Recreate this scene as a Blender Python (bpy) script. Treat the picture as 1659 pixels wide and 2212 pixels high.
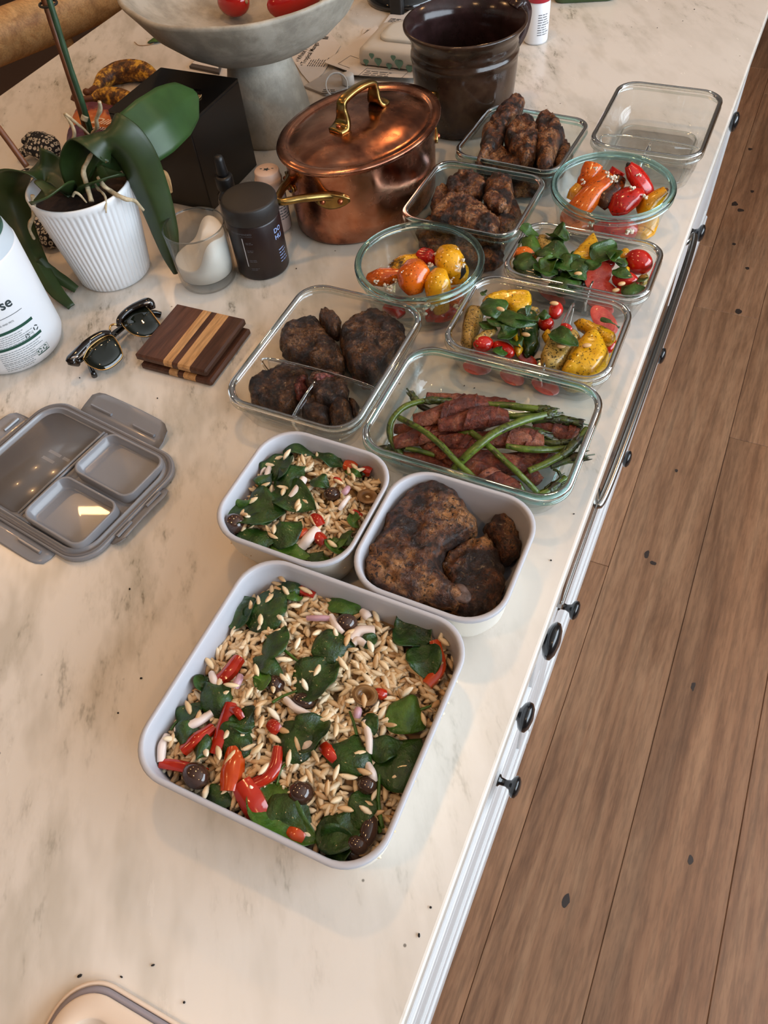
import bpy, bmesh, math, random
from mathutils import Vector, Matrix, noise, geometry

random.seed(7)
for o in list(bpy.data.objects):
    bpy.data.objects.remove(o, do_unlink=True)
SC = bpy.context.scene
COL = SC.collection
PI = math.pi

# ---------------------------------------------------------------- camera
# World: counter top is z = 0, floor z = FZ, +Y runs along the island, +X towards the aisle.
FZ = -0.914
CAMH = 0.60
CM = Matrix(((0.90871402, -0.29243395, 0.29786107),
             (0.41048112, 0.75560412, -0.51045828),
             (-0.07578971, 0.58612694, 0.80666668)))
FPX = 1634.4
cam = bpy.data.cameras.new('camera')
cam.sensor_fit = 'VERTICAL'
cam.sensor_height = 36.0
cam.lens = FPX * 36.0 / 2212.0
cam.clip_start = 0.02
cam_o = bpy.data.objects.new('camera', cam)
COL.objects.link(cam_o)
cam_o.matrix_world = Matrix.Translation((0, 0, CAMH)) @ CM.to_4x4()
SC.camera = cam_o

# ---------------------------------------------------------------- view, world and big lights
SC.view_settings.view_transform = 'Standard'
SC.view_settings.look = 'None'
SC.view_settings.gamma = 1.0
SC.view_settings.use_curve_mapping = False
SC.view_settings.exposure = 0.10
SC.cycles.max_bounces = 8
SC.cycles.diffuse_bounces = 2
SC.cycles.glossy_bounces = 4
SC.cycles.use_adaptive_sampling = True
SC.cycles.adaptive_threshold = 0.06
SC.cycles.adaptive_min_samples = 16
SC.cycles.transparent_max_bounces = 20
SC.cycles.transmission_bounces = 7
SC.cycles.caustics_reflective = False
SC.cycles.caustics_refractive = False
SC.cycles.sample_clamp_indirect = 6.0

W = bpy.data.worlds.new('outdoor_sky')
SC.world = W
W.use_nodes = True
W.node_tree.nodes['Background'].inputs[0].default_value = (0.62, 0.80, 1.0, 1)
W.node_tree.nodes['Background'].inputs[1].default_value = 1.2

def area(name, loc, rot, sx, sy, power, col, shape='RECTANGLE', spread=None):
    l = bpy.data.lights.new(name, 'AREA')
    l.shape = shape
    l.size = sx
    if shape in ('RECTANGLE', 'ELLIPSE'):
        l.size_y = sy
    l.energy = power
    l.color = col
    if spread:
        l.spread = spread
    o = bpy.data.objects.new(name, l)
    COL.objects.link(o)
    o.location = loc
    o.rotation_euler = rot
    return o

# daylight entering through the glazed opening in the aisle-side wall
DAY = area('window_daylight', (1.84, 0.8, 0.80), (0, math.radians(90), 0), 1.30, 3.2, 84, (0.79, 0.895, 1.0))
WARM = (1.0, 0.53, 0.21)
CANS = [(-0.55, -0.5), (-0.55, 0.9), (-0.55, 2.3), (-2.2, -0.5), (-2.2, 0.9), (-2.2, 2.3), (0.9, 2.4), (0.9, -0.9)]
CAN_POWER = 4.3

# ---------------------------------------------------------------- pixel -> point on a horizontal plane (measuring aid)
CAMP = Vector((0, 0, CAMH))
def P(px, py, z=0.0):
    d = CM @ Vector(((px - 829.5) / FPX, -(py - 1106.0) / FPX, -1.0))
    t = (z - CAMH) / d.z
    return CAMP + d * t

class Crop:
    """coordinates measured in an enlarged view of the photograph"""
    def __init__(s, ox, oy, k): s.ox, s.oy, s.k = ox, oy, k
    def __call__(s, x, y, z=0.0): return P(s.ox + x / s.k, s.oy + y / s.k, z)

# ---------------------------------------------------------------- colours and materials
def lin(c):
    c = c / 255.0
    return c / 12.92 if c <= 0.04045 else ((c + 0.055) / 1.055) ** 2.4
def rgb(r, g, b): return (lin(r), lin(g), lin(b), 1.0)

class N:
    def __init__(s, name):
        s.m = bpy.data.materials.new(name)
        s.m.use_nodes = True
        s.t = s.m.node_tree
        s.b = s.t.nodes['Principled BSDF']
        s.out = s.t.nodes['Material Output']
    def n(s, typ, **kw):
        nd = s.t.nodes.new(typ)
        for k, v in kw.items():
            if k in nd.inputs.keys():
                nd.inputs[k].default_value = v
            else:
                setattr(nd, k, v)
        return nd
    def l(s, a, ao, b, bi): s.t.links.new(a.outputs[ao], b.inputs[bi])
    def set(s, **kw):
        for k, v in kw.items():
            s.b.inputs[k.replace('_', ' ')].default_value = v
        return s
    def coords(s, scale=(1, 1, 1), rot=(0, 0, 0), space='Object'):
        tc = s.n('ShaderNodeTexCoord')
        mp = s.n('ShaderNodeMapping')
        mp.inputs['Scale'].default_value = scale
        mp.inputs['Rotation'].default_value = rot
        s.l(tc, space, mp, 'Vector')
        return mp
    def noise(s, co, scale, detail=4, rough=0.55, dist=0.0):
        nz = s.n('ShaderNodeTexNoise', Scale=scale, Detail=detail, Roughness=rough, Distortion=dist)
        if co: s.l(co, 'Vector', nz, 'Vector')
        return nz
    def ramp(s, src, so, stops, interp='LINEAR'):
        r = s.n('ShaderNodeValToRGB')
        r.color_ramp.interpolation = interp
        e = r.color_ramp.elements
        while len(e) > 1: e.remove(e[-1])
        e[0].position, e[0].color = stops[0][0], stops[0][1]
        for p, c in stops[1:]:
            x = e.new(p); x.color = c
        s.l(src, so, r, 'Fac')
        return r
    def mix(s, fac, a, b, mode='MIX'):
        m = s.n('ShaderNodeMix', data_type='RGBA', blend_type=mode)
        for idx, v in ((0, fac), (6, a), (7, b)):
            if isinstance(v, tuple) and hasattr(v[0], 'outputs'):
                s.t.links.new(v[0].outputs[v[1]], m.inputs[idx])
            else:
                m.inputs[idx].default_value = v
        return m
    def bump(s, src, so, strength=0.3, dist=0.002, prev=None):
        b = s.n('ShaderNodeBump', Strength=strength, Distance=dist)
        s.l(src, so, b, 'Height')
        if prev: s.l(prev, 'Normal', b, 'Normal')
        s.l(b, 'Normal', s.b, 'Normal')
        return b

G = lambda v: (v, v, v, 1)
MAT = {}
def plain(name, col, rough=0.5, metal=0.0, bump=None, var=0.0, vscale=40, **kw):
    n = N(name)
    n.set(Base_Color=col, Roughness=rough, Metallic=metal, **kw)
    if var or bump:
        co = n.coords()
        nz = n.noise(co, vscale)
        if var:
            lo = tuple(c * (1 - var) for c in col[:3]) + (1,)
            hi = tuple(min(1, c * (1 + var)) for c in col[:3]) + (1,)
            r = n.ramp(nz, 'Fac', [(0.3, lo), (0.7, hi)])
            n.l(r, 'Color', n.b, 'Base Color')
        if bump: n.bump(nz, 'Fac', bump, 0.001)
    MAT[name] = n.m
    return n.m

def marble():
    n = N('marble')
    rz = math.atan2(0.83, -0.56)
    co = n.coords((1, 1, 1), (0, 0, -rz))
    st = n.n('ShaderNodeMapping'); st.inputs['Scale'].default_value = (1.0, 2.6, 1.0)
    n.l(co, 'Vector', st, 'Vector')
    a = n.noise(st, 3.6, 3, 0.6)        # where the veins gather
    b = n.noise(st, 20.0, 4, 0.66)     # broken streaks
    c = n.noise(co, 2.0, 1, 0.5)
    d = n.noise(st, 70.0, 2, 0.7)
    base = n.ramp(c, 'Fac', [(0.38, rgb(221, 212, 201)), (0.62, rgb(232, 226, 217))])
    cl = n.ramp(b, 'Fac', [(0.46, G(0)), (0.64, G(0.42))])
    sx = n.n('ShaderNodeTexCoord'); sp_ = n.n('ShaderNodeSeparateXYZ'); n.l(sx, 'Object', sp_, 'Vector')
    calm = n.ramp(sp_, 'X', [(0.30, G(1.0)), (0.52, G(0.42))])      # the slab is calmer along the aisle edge
    mk0 = n.ramp(a, 'Fac', [(0.44, G(0)), (0.62, G(1.0))])
    mkm = n.mix(1.0, (mk0, 'Color'), (calm, 'Color'), 'MULTIPLY')
    c1 = n.mix(1.0, (cl, 'Color'), (mkm, 'Result'), 'MULTIPLY')
    e = n.noise(st, 8.5, 3, 0.55)
    es = n.ramp(e, 'Fac', [(0.50, G(0)), (0.68, G(0.55))])
    em = n.mix(1.0, (es, 'Color'), (calm, 'Color'), 'MULTIPLY')
    m0 = n.mix((em, 'Result'), (base, 'Color'), rgb(182, 174, 158))
    m1 = n.mix((c1, 'Result'), (m0, 'Result'), rgb(160, 154, 136))
    v2 = n.ramp(b, 'Fac', [(0.58, G(0)), (0.68, G(0.8))])
    v3 = n.ramp(d, 'Fac', [(0.44, G(0)), (0.58, G(1.0))])
    vm = n.mix(1.0, (v2, 'Color'), (mkm, 'Result'), 'MULTIPLY')
    vn = n.mix(1.0, (vm, 'Result'), (v3, 'Color'), 'MULTIPLY')
    m2 = n.mix((vn, 'Result'), (m1, 'Result'), rgb(112, 106, 90))
    vo = n.n('ShaderNodeTexVoronoi', Scale=38.0); n.l(co, 'Vector', vo, 'Vector')
    sp = n.ramp(vo, 'Distance', [(0.03, G(1)), (0.055, G(0))])
    mk2 = n.ramp(n.noise(co, 9.0, 2), 'Fac', [(0.54, G(0)), (0.62, G(0.8))])
    sm = n.mix(1.0, (sp, 'Color'), (mk2, 'Color'), 'MULTIPLY')
    m3 = n.mix((sm, 'Result'), (m2, 'Result'), rgb(92, 84, 72))
    n.l(m3, 'Result', n.b, 'Base Color')
    rr = n.ramp(b, 'Fac', [(0.3, G(0.16)), (0.7, G(0.28))])
    n.l(rr, 'Color', n.b, 'Roughness')
    n.set(Specular_IOR_Level=0.5)
    MAT['marble'] = n.m

def oak(name, cols, gscale=1.0, rough=0.42, axis='Y', world=False):
    """plank wood: long grain, cathedral figure, per-object tone"""
    n = N(name)
    oi = n.n('ShaderNodeObjectInfo')
    tc = n.n('ShaderNodeTexCoord')
    off = n.n('ShaderNodeVectorMath', operation='SCALE'); off.inputs['Scale'].default_value = 37.0
    cmb = n.n('ShaderNodeCombineXYZ')
    n.l(oi, 'Random', cmb, 'X'); n.l(oi, 'Random', cmb, 'Y'); n.l(oi, 'Random', cmb, 'Z')
    n.l(cmb, 'Vector', off, 0)
    add = n.n('ShaderNodeVectorMath', operation='ADD')
    n.l(tc, 'Object', add, 0); n.l(off, 'Vector', add, 1)
    mp = n.n('ShaderNodeMapping')
    mp.inputs['Scale'].default_value = (1, 0.09, 1) if axis == 'Y' else (0.09, 1, 1)
    n.l(add, 'Vector', mp, 'Vector')
    g1 = n.noise(mp, 15 * gscale, 5, 0.6, 1.4)
    g2 = n.noise(mp, 170 * gscale, 3, 0.7)
    big = n.noise(add, 2.4 * gscale, 2)
    w = n.n('ShaderNodeTexWave', Scale=7.0 * gscale, Distortion=9.0, Detail=2.0)
    w.inputs['Detail Scale'].default_value = 0.8
    w.bands_direction = 'X'
    n.l(mp, 'Vector', w, 'Vector')
    col = n.ramp(g1, 'Fac', [(0.28, cols[0]), (0.5, cols[1]), (0.75, cols[2])])
    fine = n.ramp(g2, 'Fac', [(0.38, G(0.66)), (0.58, G(1.0))])
    m = n.mix(0.75, (col, 'Color'), (fine, 'Color'), 'MULTIPLY')
    wr = n.ramp(w, 'Fac', [(0.0, G(0.74)), (0.20, G(1.0))])
    m2 = n.mix(0.7, (m, 'Result'), (wr, 'Color'), 'MULTIPLY')
    hv = n.n('ShaderNodeHueSaturation')
    mr = n.n('ShaderNodeMapRange'); mr.inputs['To Min'].default_value = 0.82; mr.inputs['To Max'].default_value = 1.16
    n.l(oi, 'Random', mr, 'Value'); n.l(mr, 'Result', hv, 'Value')
    n.l(m2, 'Result', hv, 'Color')
    n.l(hv, 'Color', n.b, 'Base Color')
    n.set(Roughness=rough, Specular_IOR_Level=0.4)
    MAT[name] = n.m

def thin_glass(name, tint, rough=0.0, ior=1.5, top=0.75, low=0.045, power=4.0):
    """clear walls: fresnel reflection over straight-through transmission"""
    n = N(name)
    n.t.nodes.remove(n.b)
    tr = n.n('ShaderNodeBsdfTransparent'); tr.inputs['Color'].default_value = tint
    gl = n.n('ShaderNodeBsdfGlossy'); gl.inputs['Roughness'].default_value = rough + 0.02
    lw = n.n('ShaderNodeLayerWeight'); lw.inputs['Blend'].default_value = 0.5
    pw = n.n('ShaderNodeMath', operation='POWER'); pw.inputs[1].default_value = power
    n.l(lw, 'Facing', pw, 0)
    fr = n.n('ShaderNodeMath', operation='MULTIPLY_ADD'); fr.inputs[1].default_value = top - low; fr.inputs[2].default_value = low
    n.l(pw, 'Value', fr, 0)
    mx = n.n('ShaderNodeMixShader')
    n.l(fr, 'Value', mx, 0); n.l(tr, 'BSDF', mx, 1); n.l(gl, 'BSDF', mx, 2)
    n.l(mx, 'Shader', n.out, 'Surface')
    MAT[name] = n.m

def solid_glass(name, tint, rough=0.0):
    n = N(name)
    n.set(Base_Color=tint, Roughness=rough, IOR=1.5, Transmission_Weight=1.0)
    MAT[name] = n.m

def meat(name, dark, mid, light, pink=None, scale=1.0, rough=0.38, pepper=True, floor=0.16, coat=0.35):
    n = N(name)
    co = n.coords()
    oi = n.n('ShaderNodeObjectInfo')
    sh = n.n('ShaderNodeVectorMath', operation='ADD')
    cmb = n.n('ShaderNodeCombineXYZ'); n.l(oi, 'Random', cmb, 'X'); n.l(oi, 'Random', cmb, 'Z')
    n.l(co, 'Vector', sh, 0); n.l(cmb, 'Vector', sh, 1)
    a = n.noise(sh, 42 * scale, 5, 0.6, 0.4)
    b = n.noise(sh, 230 * scale, 6, 0.7, 0.6)
    c = n.noise(sh, 520 * scale, 3, 0.6)
    base = n.ramp(a, 'Fac', [(0.41, dark), (0.49, mid), (0.58, light)])
    f = n.ramp(b, 'Fac', [(0.42, G(floor)), (0.54, G(1.0))])
    m = n.mix(0.85, (base, 'Color'), (f, 'Color'), 'MULTIPLY')
    last = (m, 'Result')
    if pepper:
        k = n.ramp(c, 'Fac', [(0.56, G(0)), (0.63, G(0.9))])
        m2 = n.mix((k, 'Color'), last, rgb(22, 15, 11)); last = (m2, 'Result')
    n.t.links.new(last[0].outputs[last[1]], n.b.inputs['Base Color'])
    r = n.ramp(a, 'Fac', [(0.38, G(rough + 0.12)), (0.6, G(rough - 0.14))])
    n.l(r, 'Color', n.b, 'Roughness')
    n.set(Coat_Weight=coat, Coat_Roughness=0.18)
    b1 = n.bump(b, 'Fac', 1.0, 0.006)
    n.bump(c, 'Fac', 0.7, 0.0015, b1)
    MAT[name] = n.m

def veg(name, c1, c2, rough=0.25, scale=60, speck=None, spk=(0.60, 0.68), bump=0.25, coat=0.0, sss=0.0, char=None, stretch=(1, 1, 1)):
    n = N(name)
    co = n.coords(stretch)
    oi = n.n('ShaderNodeObjectInfo')
    sh = n.n('ShaderNodeVectorMath', operation='ADD')
    cmb = n.n('ShaderNodeCombineXYZ'); n.l(oi, 'Random', cmb, 'X'); n.l(oi, 'Random', cmb, 'Y')
    n.l(co, 'Vector', sh, 0); n.l(cmb, 'Vector', sh, 1)
    a = n.noise(sh, scale, 4, 0.6)
    base = n.ramp(a, 'Fac', [(0.32, c1), (0.68, c2)])
    last = (base, 'Color')
    if char is not None:
        ch = n.noise(sh, scale * 0.5, 5, 0.7)
        k = n.ramp(ch, 'Fac', [(char, G(0)), (char + 0.08, G(0.92))])
        m = n.mix((k, 'Color'), last, rgb(30, 20, 12)); last = (m, 'Result')
    if speck is not None:
        s2 = n.noise(sh, 420, 3, 0.6)
        k = n.ramp(s2, 'Fac', [(spk[0], G(0)), (spk[1], G(0.9))])
        m = n.mix((k, 'Color'), last, speck); last = (m, 'Result')
    n.t.links.new(last[0].outputs[last[1]], n.b.inputs['Base Color'])
    n.set(Roughness=rough, Coat_Weight=coat, Coat_Roughness=0.08)
    n.bump(n.noise(sh, scale * 3.5, 4, 0.6), 'Fac', bump, 0.0012)
    MAT[name] = n.m

def attr_mat(name, stops, rough=0.35, sss=0.15, speck=True):
    """colour from the per-grain value stored on the mesh"""
    n = N(name)
    at = n.n('ShaderNodeAttribute'); at.attribute_name = 'tone'
    r = n.ramp(at, 'Fac', stops)
    last = (r, 'Color')
    if speck:
        k = n.ramp(n.noise(n.coords(), 700, 2, 0.5), 'Fac', [(0.70, G(0)), (0.76, G(0.8))])
        m = n.mix((k, 'Color'), last, rgb(60, 40, 22)); last = (m, 'Result')
    n.t.links.new(last[0].outputs[last[1]], n.b.inputs['Base Color'])
    n.set(Roughness=rough)
    MAT[name] = n.m

marble()
oak('floor_oak', [rgb(118, 80, 54), rgb(148, 106, 76), rgb(170, 128, 95)])
oak('chair_wood', [rgb(176, 128, 80), rgb(205, 160, 106), rgb(222, 182, 130)], 1.6, 0.5, 'X')
oak('walnut', [rgb(58, 34, 25), rgb(84, 52, 38), rgb(108, 70, 52)], 3.0, 0.45)
oak('maple', [rgb(186, 132, 80), rgb(208, 158, 104), rgb(224, 178, 126)], 3.0, 0.45)
plain('knot_wood', rgb(44, 31, 24), 0.5)
plain('joint_dark', rgb(84, 60, 44), 0.7)
plain('cabinet_paint', rgb(232, 231, 230), 0.38)
plain('wall_paint', rgb(176, 166, 152), 0.8)
plain('ceiling_paint', rgb(205, 200, 192), 0.85)
plain('knob_black', rgb(18, 18, 20), 0.22, 0.0, Coat_Weight=0.5)
plain('toe_dark', rgb(52, 50, 48), 0.6)
plain('frame_white', rgb(226, 226, 224), 0.4)
plain('stainless', rgb(176, 174, 170), 0.22, 1.0)
plain('black_plastic', rgb(20, 20, 21), 0.42)
plain('black_gloss', rgb(9, 9, 10), 0.10, Coat_Weight=0.6)
plain('black_lacquer', rgb(12, 10, 10), 0.2, bump=0.03, vscale=9)
plain('near_black', rgb(10, 9, 9), 0.6)
plain('amber_glass', rgb(20, 10, 7), 0.08, Coat_Weight=0.5)
plain('jar_body', rgb(34, 21, 20), 0.34)
plain('jar_lid', rgb(35, 31, 29), 0.5)
plain('print_white', rgb(205, 208, 214), 0.5)
plain('print_grey', rgb(96, 98, 104), 0.5)
plain('print_blue', rgb(140, 160, 205), 0.5)
plain('print_green', rgb(24, 72, 58), 0.5)
plain('print_dark', rgb(44, 56, 60), 0.6)
plain('print_black', rgb(28, 27, 28), 0.6)
plain('print_cream', rgb(232, 214, 196), 0.6)
plain('logo_blue', rgb(36, 66, 130), 0.5)
plain('bottle_white', rgb(228, 230, 234), 0.36)
plain('shoulder_grey', rgb(196, 206, 214), 0.3)
plain('cap_green', rgb(8, 84, 62), 0.3)
plain('cap_red', rgb(176, 22, 48), 0.35)
plain('pill_cap', rgb(226, 196, 178), 0.45)
plain('pill_body', rgb(205, 178, 168), 0.4)
plain('wax', rgb(248, 245, 238), 0.5)
plain('pot_white', rgb(228, 230, 232), 0.32)
plain('pot_soil', rgb(48, 32, 24), 0.9, bump=0.8, var=0.5, vscale=160)
plain('root_pale', rgb(182, 164, 132), 0.7, bump=0.5, var=0.35, vscale=180)
plain('dry_leaf', rgb(166, 128, 82), 0.7, var=0.3, vscale=120)
plain('stake_brown', rgb(104, 58, 28), 0.5, var=0.3, vscale=60)
plain('stem_green', rgb(44, 70, 44), 0.45, var=0.25, vscale=60)
plain('paper_white', rgb(214, 206, 198), 0.7)
plain('paper_grey', rgb(176, 170, 164), 0.7)
plain('paper_dark', rgb(70, 64, 62), 0.6)
plain('tape_white', rgb(222, 216, 208), 0.5)
plain('wipes_white', rgb(212, 206, 196), 0.4)
plain('wipes_mint', rgb(116, 158, 140), 0.5)
plain('lid_flap', rgb(222, 220, 212), 0.25)
plain('green_tin', rgb(64, 84, 50), 0.4)
plain('lens_dark', rgb(20, 25, 19), 0.05, Coat_Weight=0.6)
plain('gold_metal', rgb(206, 166, 108), 0.25, 1.0)
plain('silver_metal', rgb(205, 205, 208), 0.25, 1.0)
plain('brass', rgb(160, 130, 76), 0.26, 1.0, bump=0.12, var=0.25, vscale=70)
plain('rivet_copper', rgb(170, 96, 66), 0.35, 1.0)
plain('grey_plastic', rgb(138, 140, 146), 0.26, Coat_Weight=0.25)
plain('grey_plastic_deep', rgb(116, 114, 114), 0.24, Coat_Weight=0.25)
plain('grey_seal', rgb(112, 110, 112), 0.5)
plain('tray_shell', rgb(240, 235, 224), 0.36)
plain('tray_coat', rgb(186, 186, 192), 0.42)
plain('lid_cream', rgb(232, 212, 192), 0.4)
plain('lid_gasket', rgb(150, 144, 152), 0.5)
plain('cotton_black', rgb(12, 12, 13), 0.9)
plain('cotton_grey', rgb(168, 156, 156), 0.9)
plain('tomato_skin', rgb(176, 22, 18), 0.16, Coat_Weight=0.5)
plain('onion_white', rgb(228, 214, 206), 0.3)
plain('onion_pink', rgb(190, 148, 158), 0.3)
plain('olive_skin', rgb(66, 44, 34), 0.14, var=0.35, vscale=60, Coat_Weight=0.6)
plain('olive_flesh', rgb(126, 92, 54), 0.3, var=0.3, vscale=90)
plain('pine_nut', rgb(214, 172, 120), 0.4)
plain('feta', rgb(226, 216, 196), 0.7, bump=0.8, var=0.15, vscale=260)
plain('bone', rgb(92, 72, 64), 0.5, bump=0.8, var=0.45, vscale=220)
plain('soot', rgb(24, 18, 15), 0.8)
plain('lamp_trim', rgb(235, 235, 232), 0.5)

def copper():
    n = N('copper')
    co = n.coords()
    a = n.noise(co, 14, 4, 0.6, 0.3)
    b = n.noise(co, 40, 4, 0.6)
    c = n.ramp(a, 'Fac', [(0.38, rgb(130, 82, 64)), (0.5, rgb(182, 120, 92)), (0.62, rgb(206, 148, 120))])
    k = n.ramp(b, 'Fac', [(0.64, G(0)), (0.72, G(0.7))])
    m = n.mix((k, 'Color'), (c, 'Color'), rgb(98, 76, 52))
    n.l(m, 'Result', n.b, 'Base Color')
    r = n.ramp(b, 'Fac', [(0.35, G(0.16)), (0.7, G(0.34))])
    n.l(r, 'Color', n.b, 'Roughness')
    n.set(Metallic=1.0)
    v = n.n('ShaderNodeTexVoronoi', Scale=62.0); v.feature = 'SMOOTH_F1'; n.l(co, 'Vector', v, 'Vector')
    n.bump(v, 'Distance', 0.10, 0.003)
    MAT['copper'] = n.m
copper()

def stoneware(name, cols, rough, bump, scale=22):
    n = N(name)
    co = n.coords()
    a = n.noise(co, scale, 6, 0.65)
    c = n.ramp(a, 'Fac', [(0.40, cols[0]), (0.5, cols[1]), (0.60, cols[2])])
    n.l(c, 'Color', n.b, 'Base Color')
    n.set(Roughness=rough)
    n.bump(n.noise(co, scale * 4, 5, 0.65), 'Fac', bump, 0.002)
    MAT[name] = n.m
stoneware('paper_mache', [rgb(150, 142, 128), rgb(166, 157, 142), rgb(180, 171, 156)], 0.6, 0.35)
stoneware('crock_glaze', [rgb(44, 29, 20), rgb(58, 39, 28), rgb(70, 50, 36)], 0.16, 0.10, 14)
stoneware('crock_inside', [rgb(36, 24, 22), rgb(46, 30, 30), rgb(60, 42, 42)], 0.16, 0.10, 14)
stoneware('banana_skin', [rgb(52, 28, 10), rgb(120, 74, 22), rgb(222, 170, 56)], 0.5, 0.1, 70)

thin_glass('glass_teal', (0.955, 0.988, 0.982, 1))
thin_glass('glass_clear', (0.978, 0.986, 0.980, 1))
thin_glass('glass_pane', (0.97, 0.98, 0.98, 1))
solid_glass('rim_teal', (0.58, 0.93, 0.94, 1))
solid_glass('rim_clear', (0.93, 0.97, 0.94, 1))
thin_glass('bead_clear', (0.94, 0.96, 0.94, 1), 0.0, 1.5, 0.95, 0.10, 2.2)
thin_glass('bead_teal', (0.80, 0.95, 0.94, 1), 0.0, 1.5, 0.95, 0.10, 2.2)
thin_glass('glass_smoke', (0.90, 0.90, 0.89, 1))
solid_glass('rim_smoke', (0.78, 0.80, 0.80, 1))

meat('pork', rgb(46, 24, 14), rgb(108, 64, 38), rgb(172, 120, 74), scale=0.62, rough=0.32, floor=0.26, coat=0.12)
meat('steak', rgb(44, 25, 17), rgb(92, 57, 38), rgb(136, 94, 62), scale=1.3, rough=0.36, floor=0.24, coat=0.15)
meat('steak_pink', rgb(96, 34, 32), rgb(160, 72, 68), rgb(176, 104, 92), scale=1.6, pepper=False)
meat('chicken', rgb(44, 23, 14), rgb(124, 68, 36), rgb(188, 128, 82), scale=1.0, rough=0.34, floor=0.22, coat=0.15)
meat('prosciutto', rgb(104, 40, 22), rgb(144, 66, 42), rgb(176, 104, 74), scale=0.9, rough=0.36, pepper=False, floor=0.5, coat=0.1)
BLK = rgb(24, 18, 12)
veg('pepper_red', rgb(168, 16, 10), rgb(196, 30, 14), 0.2, 40, BLK, (0.60, 0.66), 0.15, 0.4, 0.1, 0.60)
veg('pepper_orange', rgb(206, 84, 8), rgb(226, 112, 14), 0.2, 40, BLK, (0.60, 0.66), 0.15, 0.4, 0.1, 0.60)
veg('pepper_yellow', rgb(214, 144, 10), rgb(232, 172, 22), 0.2, 40, BLK, (0.60, 0.66), 0.15, 0.4, 0.1, 0.60)
veg('pepper_char', rgb(150, 58, 10), rgb(190, 86, 16), 0.25, 60, BLK, (0.6, 0.68), 0.4, 0.3, 0, 0.42)
veg('bell_red', rgb(150, 26, 10), rgb(186, 44, 16), 0.18, 50, None, bump=0.1, coat=0.4, sss=0.1)
veg('bell_orange', rgb(176, 56, 12), rgb(204, 78, 20), 0.18, 50, None, bump=0.1, coat=0.4, sss=0.1)
veg('tomato_red', rgb(170, 22, 14), rgb(200, 38, 22), 0.14, 60, None, bump=0.04, coat=0.5, sss=0.1)
veg('tomato_flesh', rgb(172, 44, 32), rgb(206, 84, 62), 0.2, 130, rgb(226, 180, 120), (0.66, 0.72), 0.3, 0.4, 0.1)
veg('zucchini_skin', rgb(26, 46, 20), rgb(46, 70, 28), 0.2, 80, rgb(90, 104, 50), (0.66, 0.72), 0.15, 0.3)
veg('zucchini_flesh', rgb(156, 122, 54), rgb(200, 172, 96), 0.28, 80, BLK, (0.54, 0.62), 0.3, 0.2, 0, 0.57)
veg('squash_yellow', rgb(204, 146, 14), rgb(226, 176, 34), 0.2, 60, BLK, (0.58, 0.65), 0.2, 0.3, 0, 0.60)
veg('spinach', rgb(18, 42, 10), rgb(44, 80, 22), 0.33, 90, None, bump=1.0, coat=0.12)
veg('spinach_light', rgb(40, 76, 16), rgb(76, 116, 34), 0.33, 80, None, bump=0.9, coat=0.12)
veg('basil', rgb(24, 52, 12), rgb(56, 94, 30), 0.32, 90, None, bump=0.9, coat=0.12)
veg('asparagus_green', rgb(56, 74, 18), rgb(104, 126, 42), 0.28, 60, BLK, (0.58, 0.66), 0.4, 0.2, 0, 0.56, (1, 1, 1))
veg('asparagus_dark', rgb(42, 54, 18), rgb(82, 96, 38), 0.32, 110, BLK, (0.56, 0.64), 0.6, 0.2, 0, 0.50)
veg('orchid_leaf', rgb(30, 46, 18), rgb(50, 68, 30), 0.42, 16, None, bump=0.06, coat=0.0)
veg('orchid_leaf_bright', rgb(34, 62, 26), rgb(50, 82, 36), 0.42, 16, None, bump=0.06, coat=0.0)
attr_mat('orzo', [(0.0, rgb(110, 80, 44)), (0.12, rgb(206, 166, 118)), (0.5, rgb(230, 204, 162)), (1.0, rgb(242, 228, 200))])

def textile():
    n = N('woven_cloth')
    co = n.coords()
    v = n.n('ShaderNodeTexVoronoi', Scale=150.0, Randomness=0.25); n.l(co, 'Vector', v, 'Vector')
    r = n.ramp(v, 'Distance', [(0.20, rgb(24, 24, 30)), (0.26, rgb(190, 182, 168)), (0.44, rgb(190, 182, 168)), (0.5, rgb(24, 24, 30))])
    n.l(r, 'Color', n.b, 'Base Color'); n.set(Roughness=0.9)
    MAT['woven_cloth'] = n.m
textile()
def chipbag():
    n = N('chip_bag_print')
    co = n.coords()
    sp = n.n('ShaderNodeSeparateXYZ'); n.l(co, 'Vector', sp, 'Vector')
    nz = n.noise(co, 55, 3, 0.6)
    ad = n.n('ShaderNodeMath', operation='MULTIPLY_ADD'); ad.inputs[1].default_value = 0.05
    n.l(nz, 'Fac', ad, 0); n.l(sp, 'Y', ad, 2)
    sc_ = n.n('ShaderNodeMath', operation='MULTIPLY_ADD'); sc_.inputs[1].default_value = 7.0; sc_.inputs[2].default_value = 0.33
    n.l(ad, 'Value', sc_, 0)
    r = n.ramp(sc_, 'Value', [(0.0, rgb(84, 38, 72)), (0.20, rgb(84, 38, 72)), (0.24, rgb(206, 122, 50)), (0.48, rgb(190, 92, 36)), (0.53, rgb(104, 42, 62)), (1, rgb(110, 44, 66))])
    n.l(r, 'Color', n.b, 'Base Color'); n.set(Roughness=0.35)
    MAT['chip_bag_print'] = n.m
chipbag()
def emitter(name, col, s):
    n = N(name)
    n.set(Base_Color=col, Emission_Color=col, Emission_Strength=s)
    MAT[name] = n.m
emitter('lamp_glow', (1.0, 0.74, 0.45, 1), 12.0)

plain('print_soft', rgb(128, 136, 138), 0.6)
plain('wipes_print', rgb(150, 150, 146), 0.5)
# ---------------------------------------------------------------- object bookkeeping
BASE = {}            # object name -> world offset of its coordinates
def tag(o, label, cat, group=None):
    o['label'] = label
    o['category'] = cat
    if group: o['group'] = group
    return o

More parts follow.
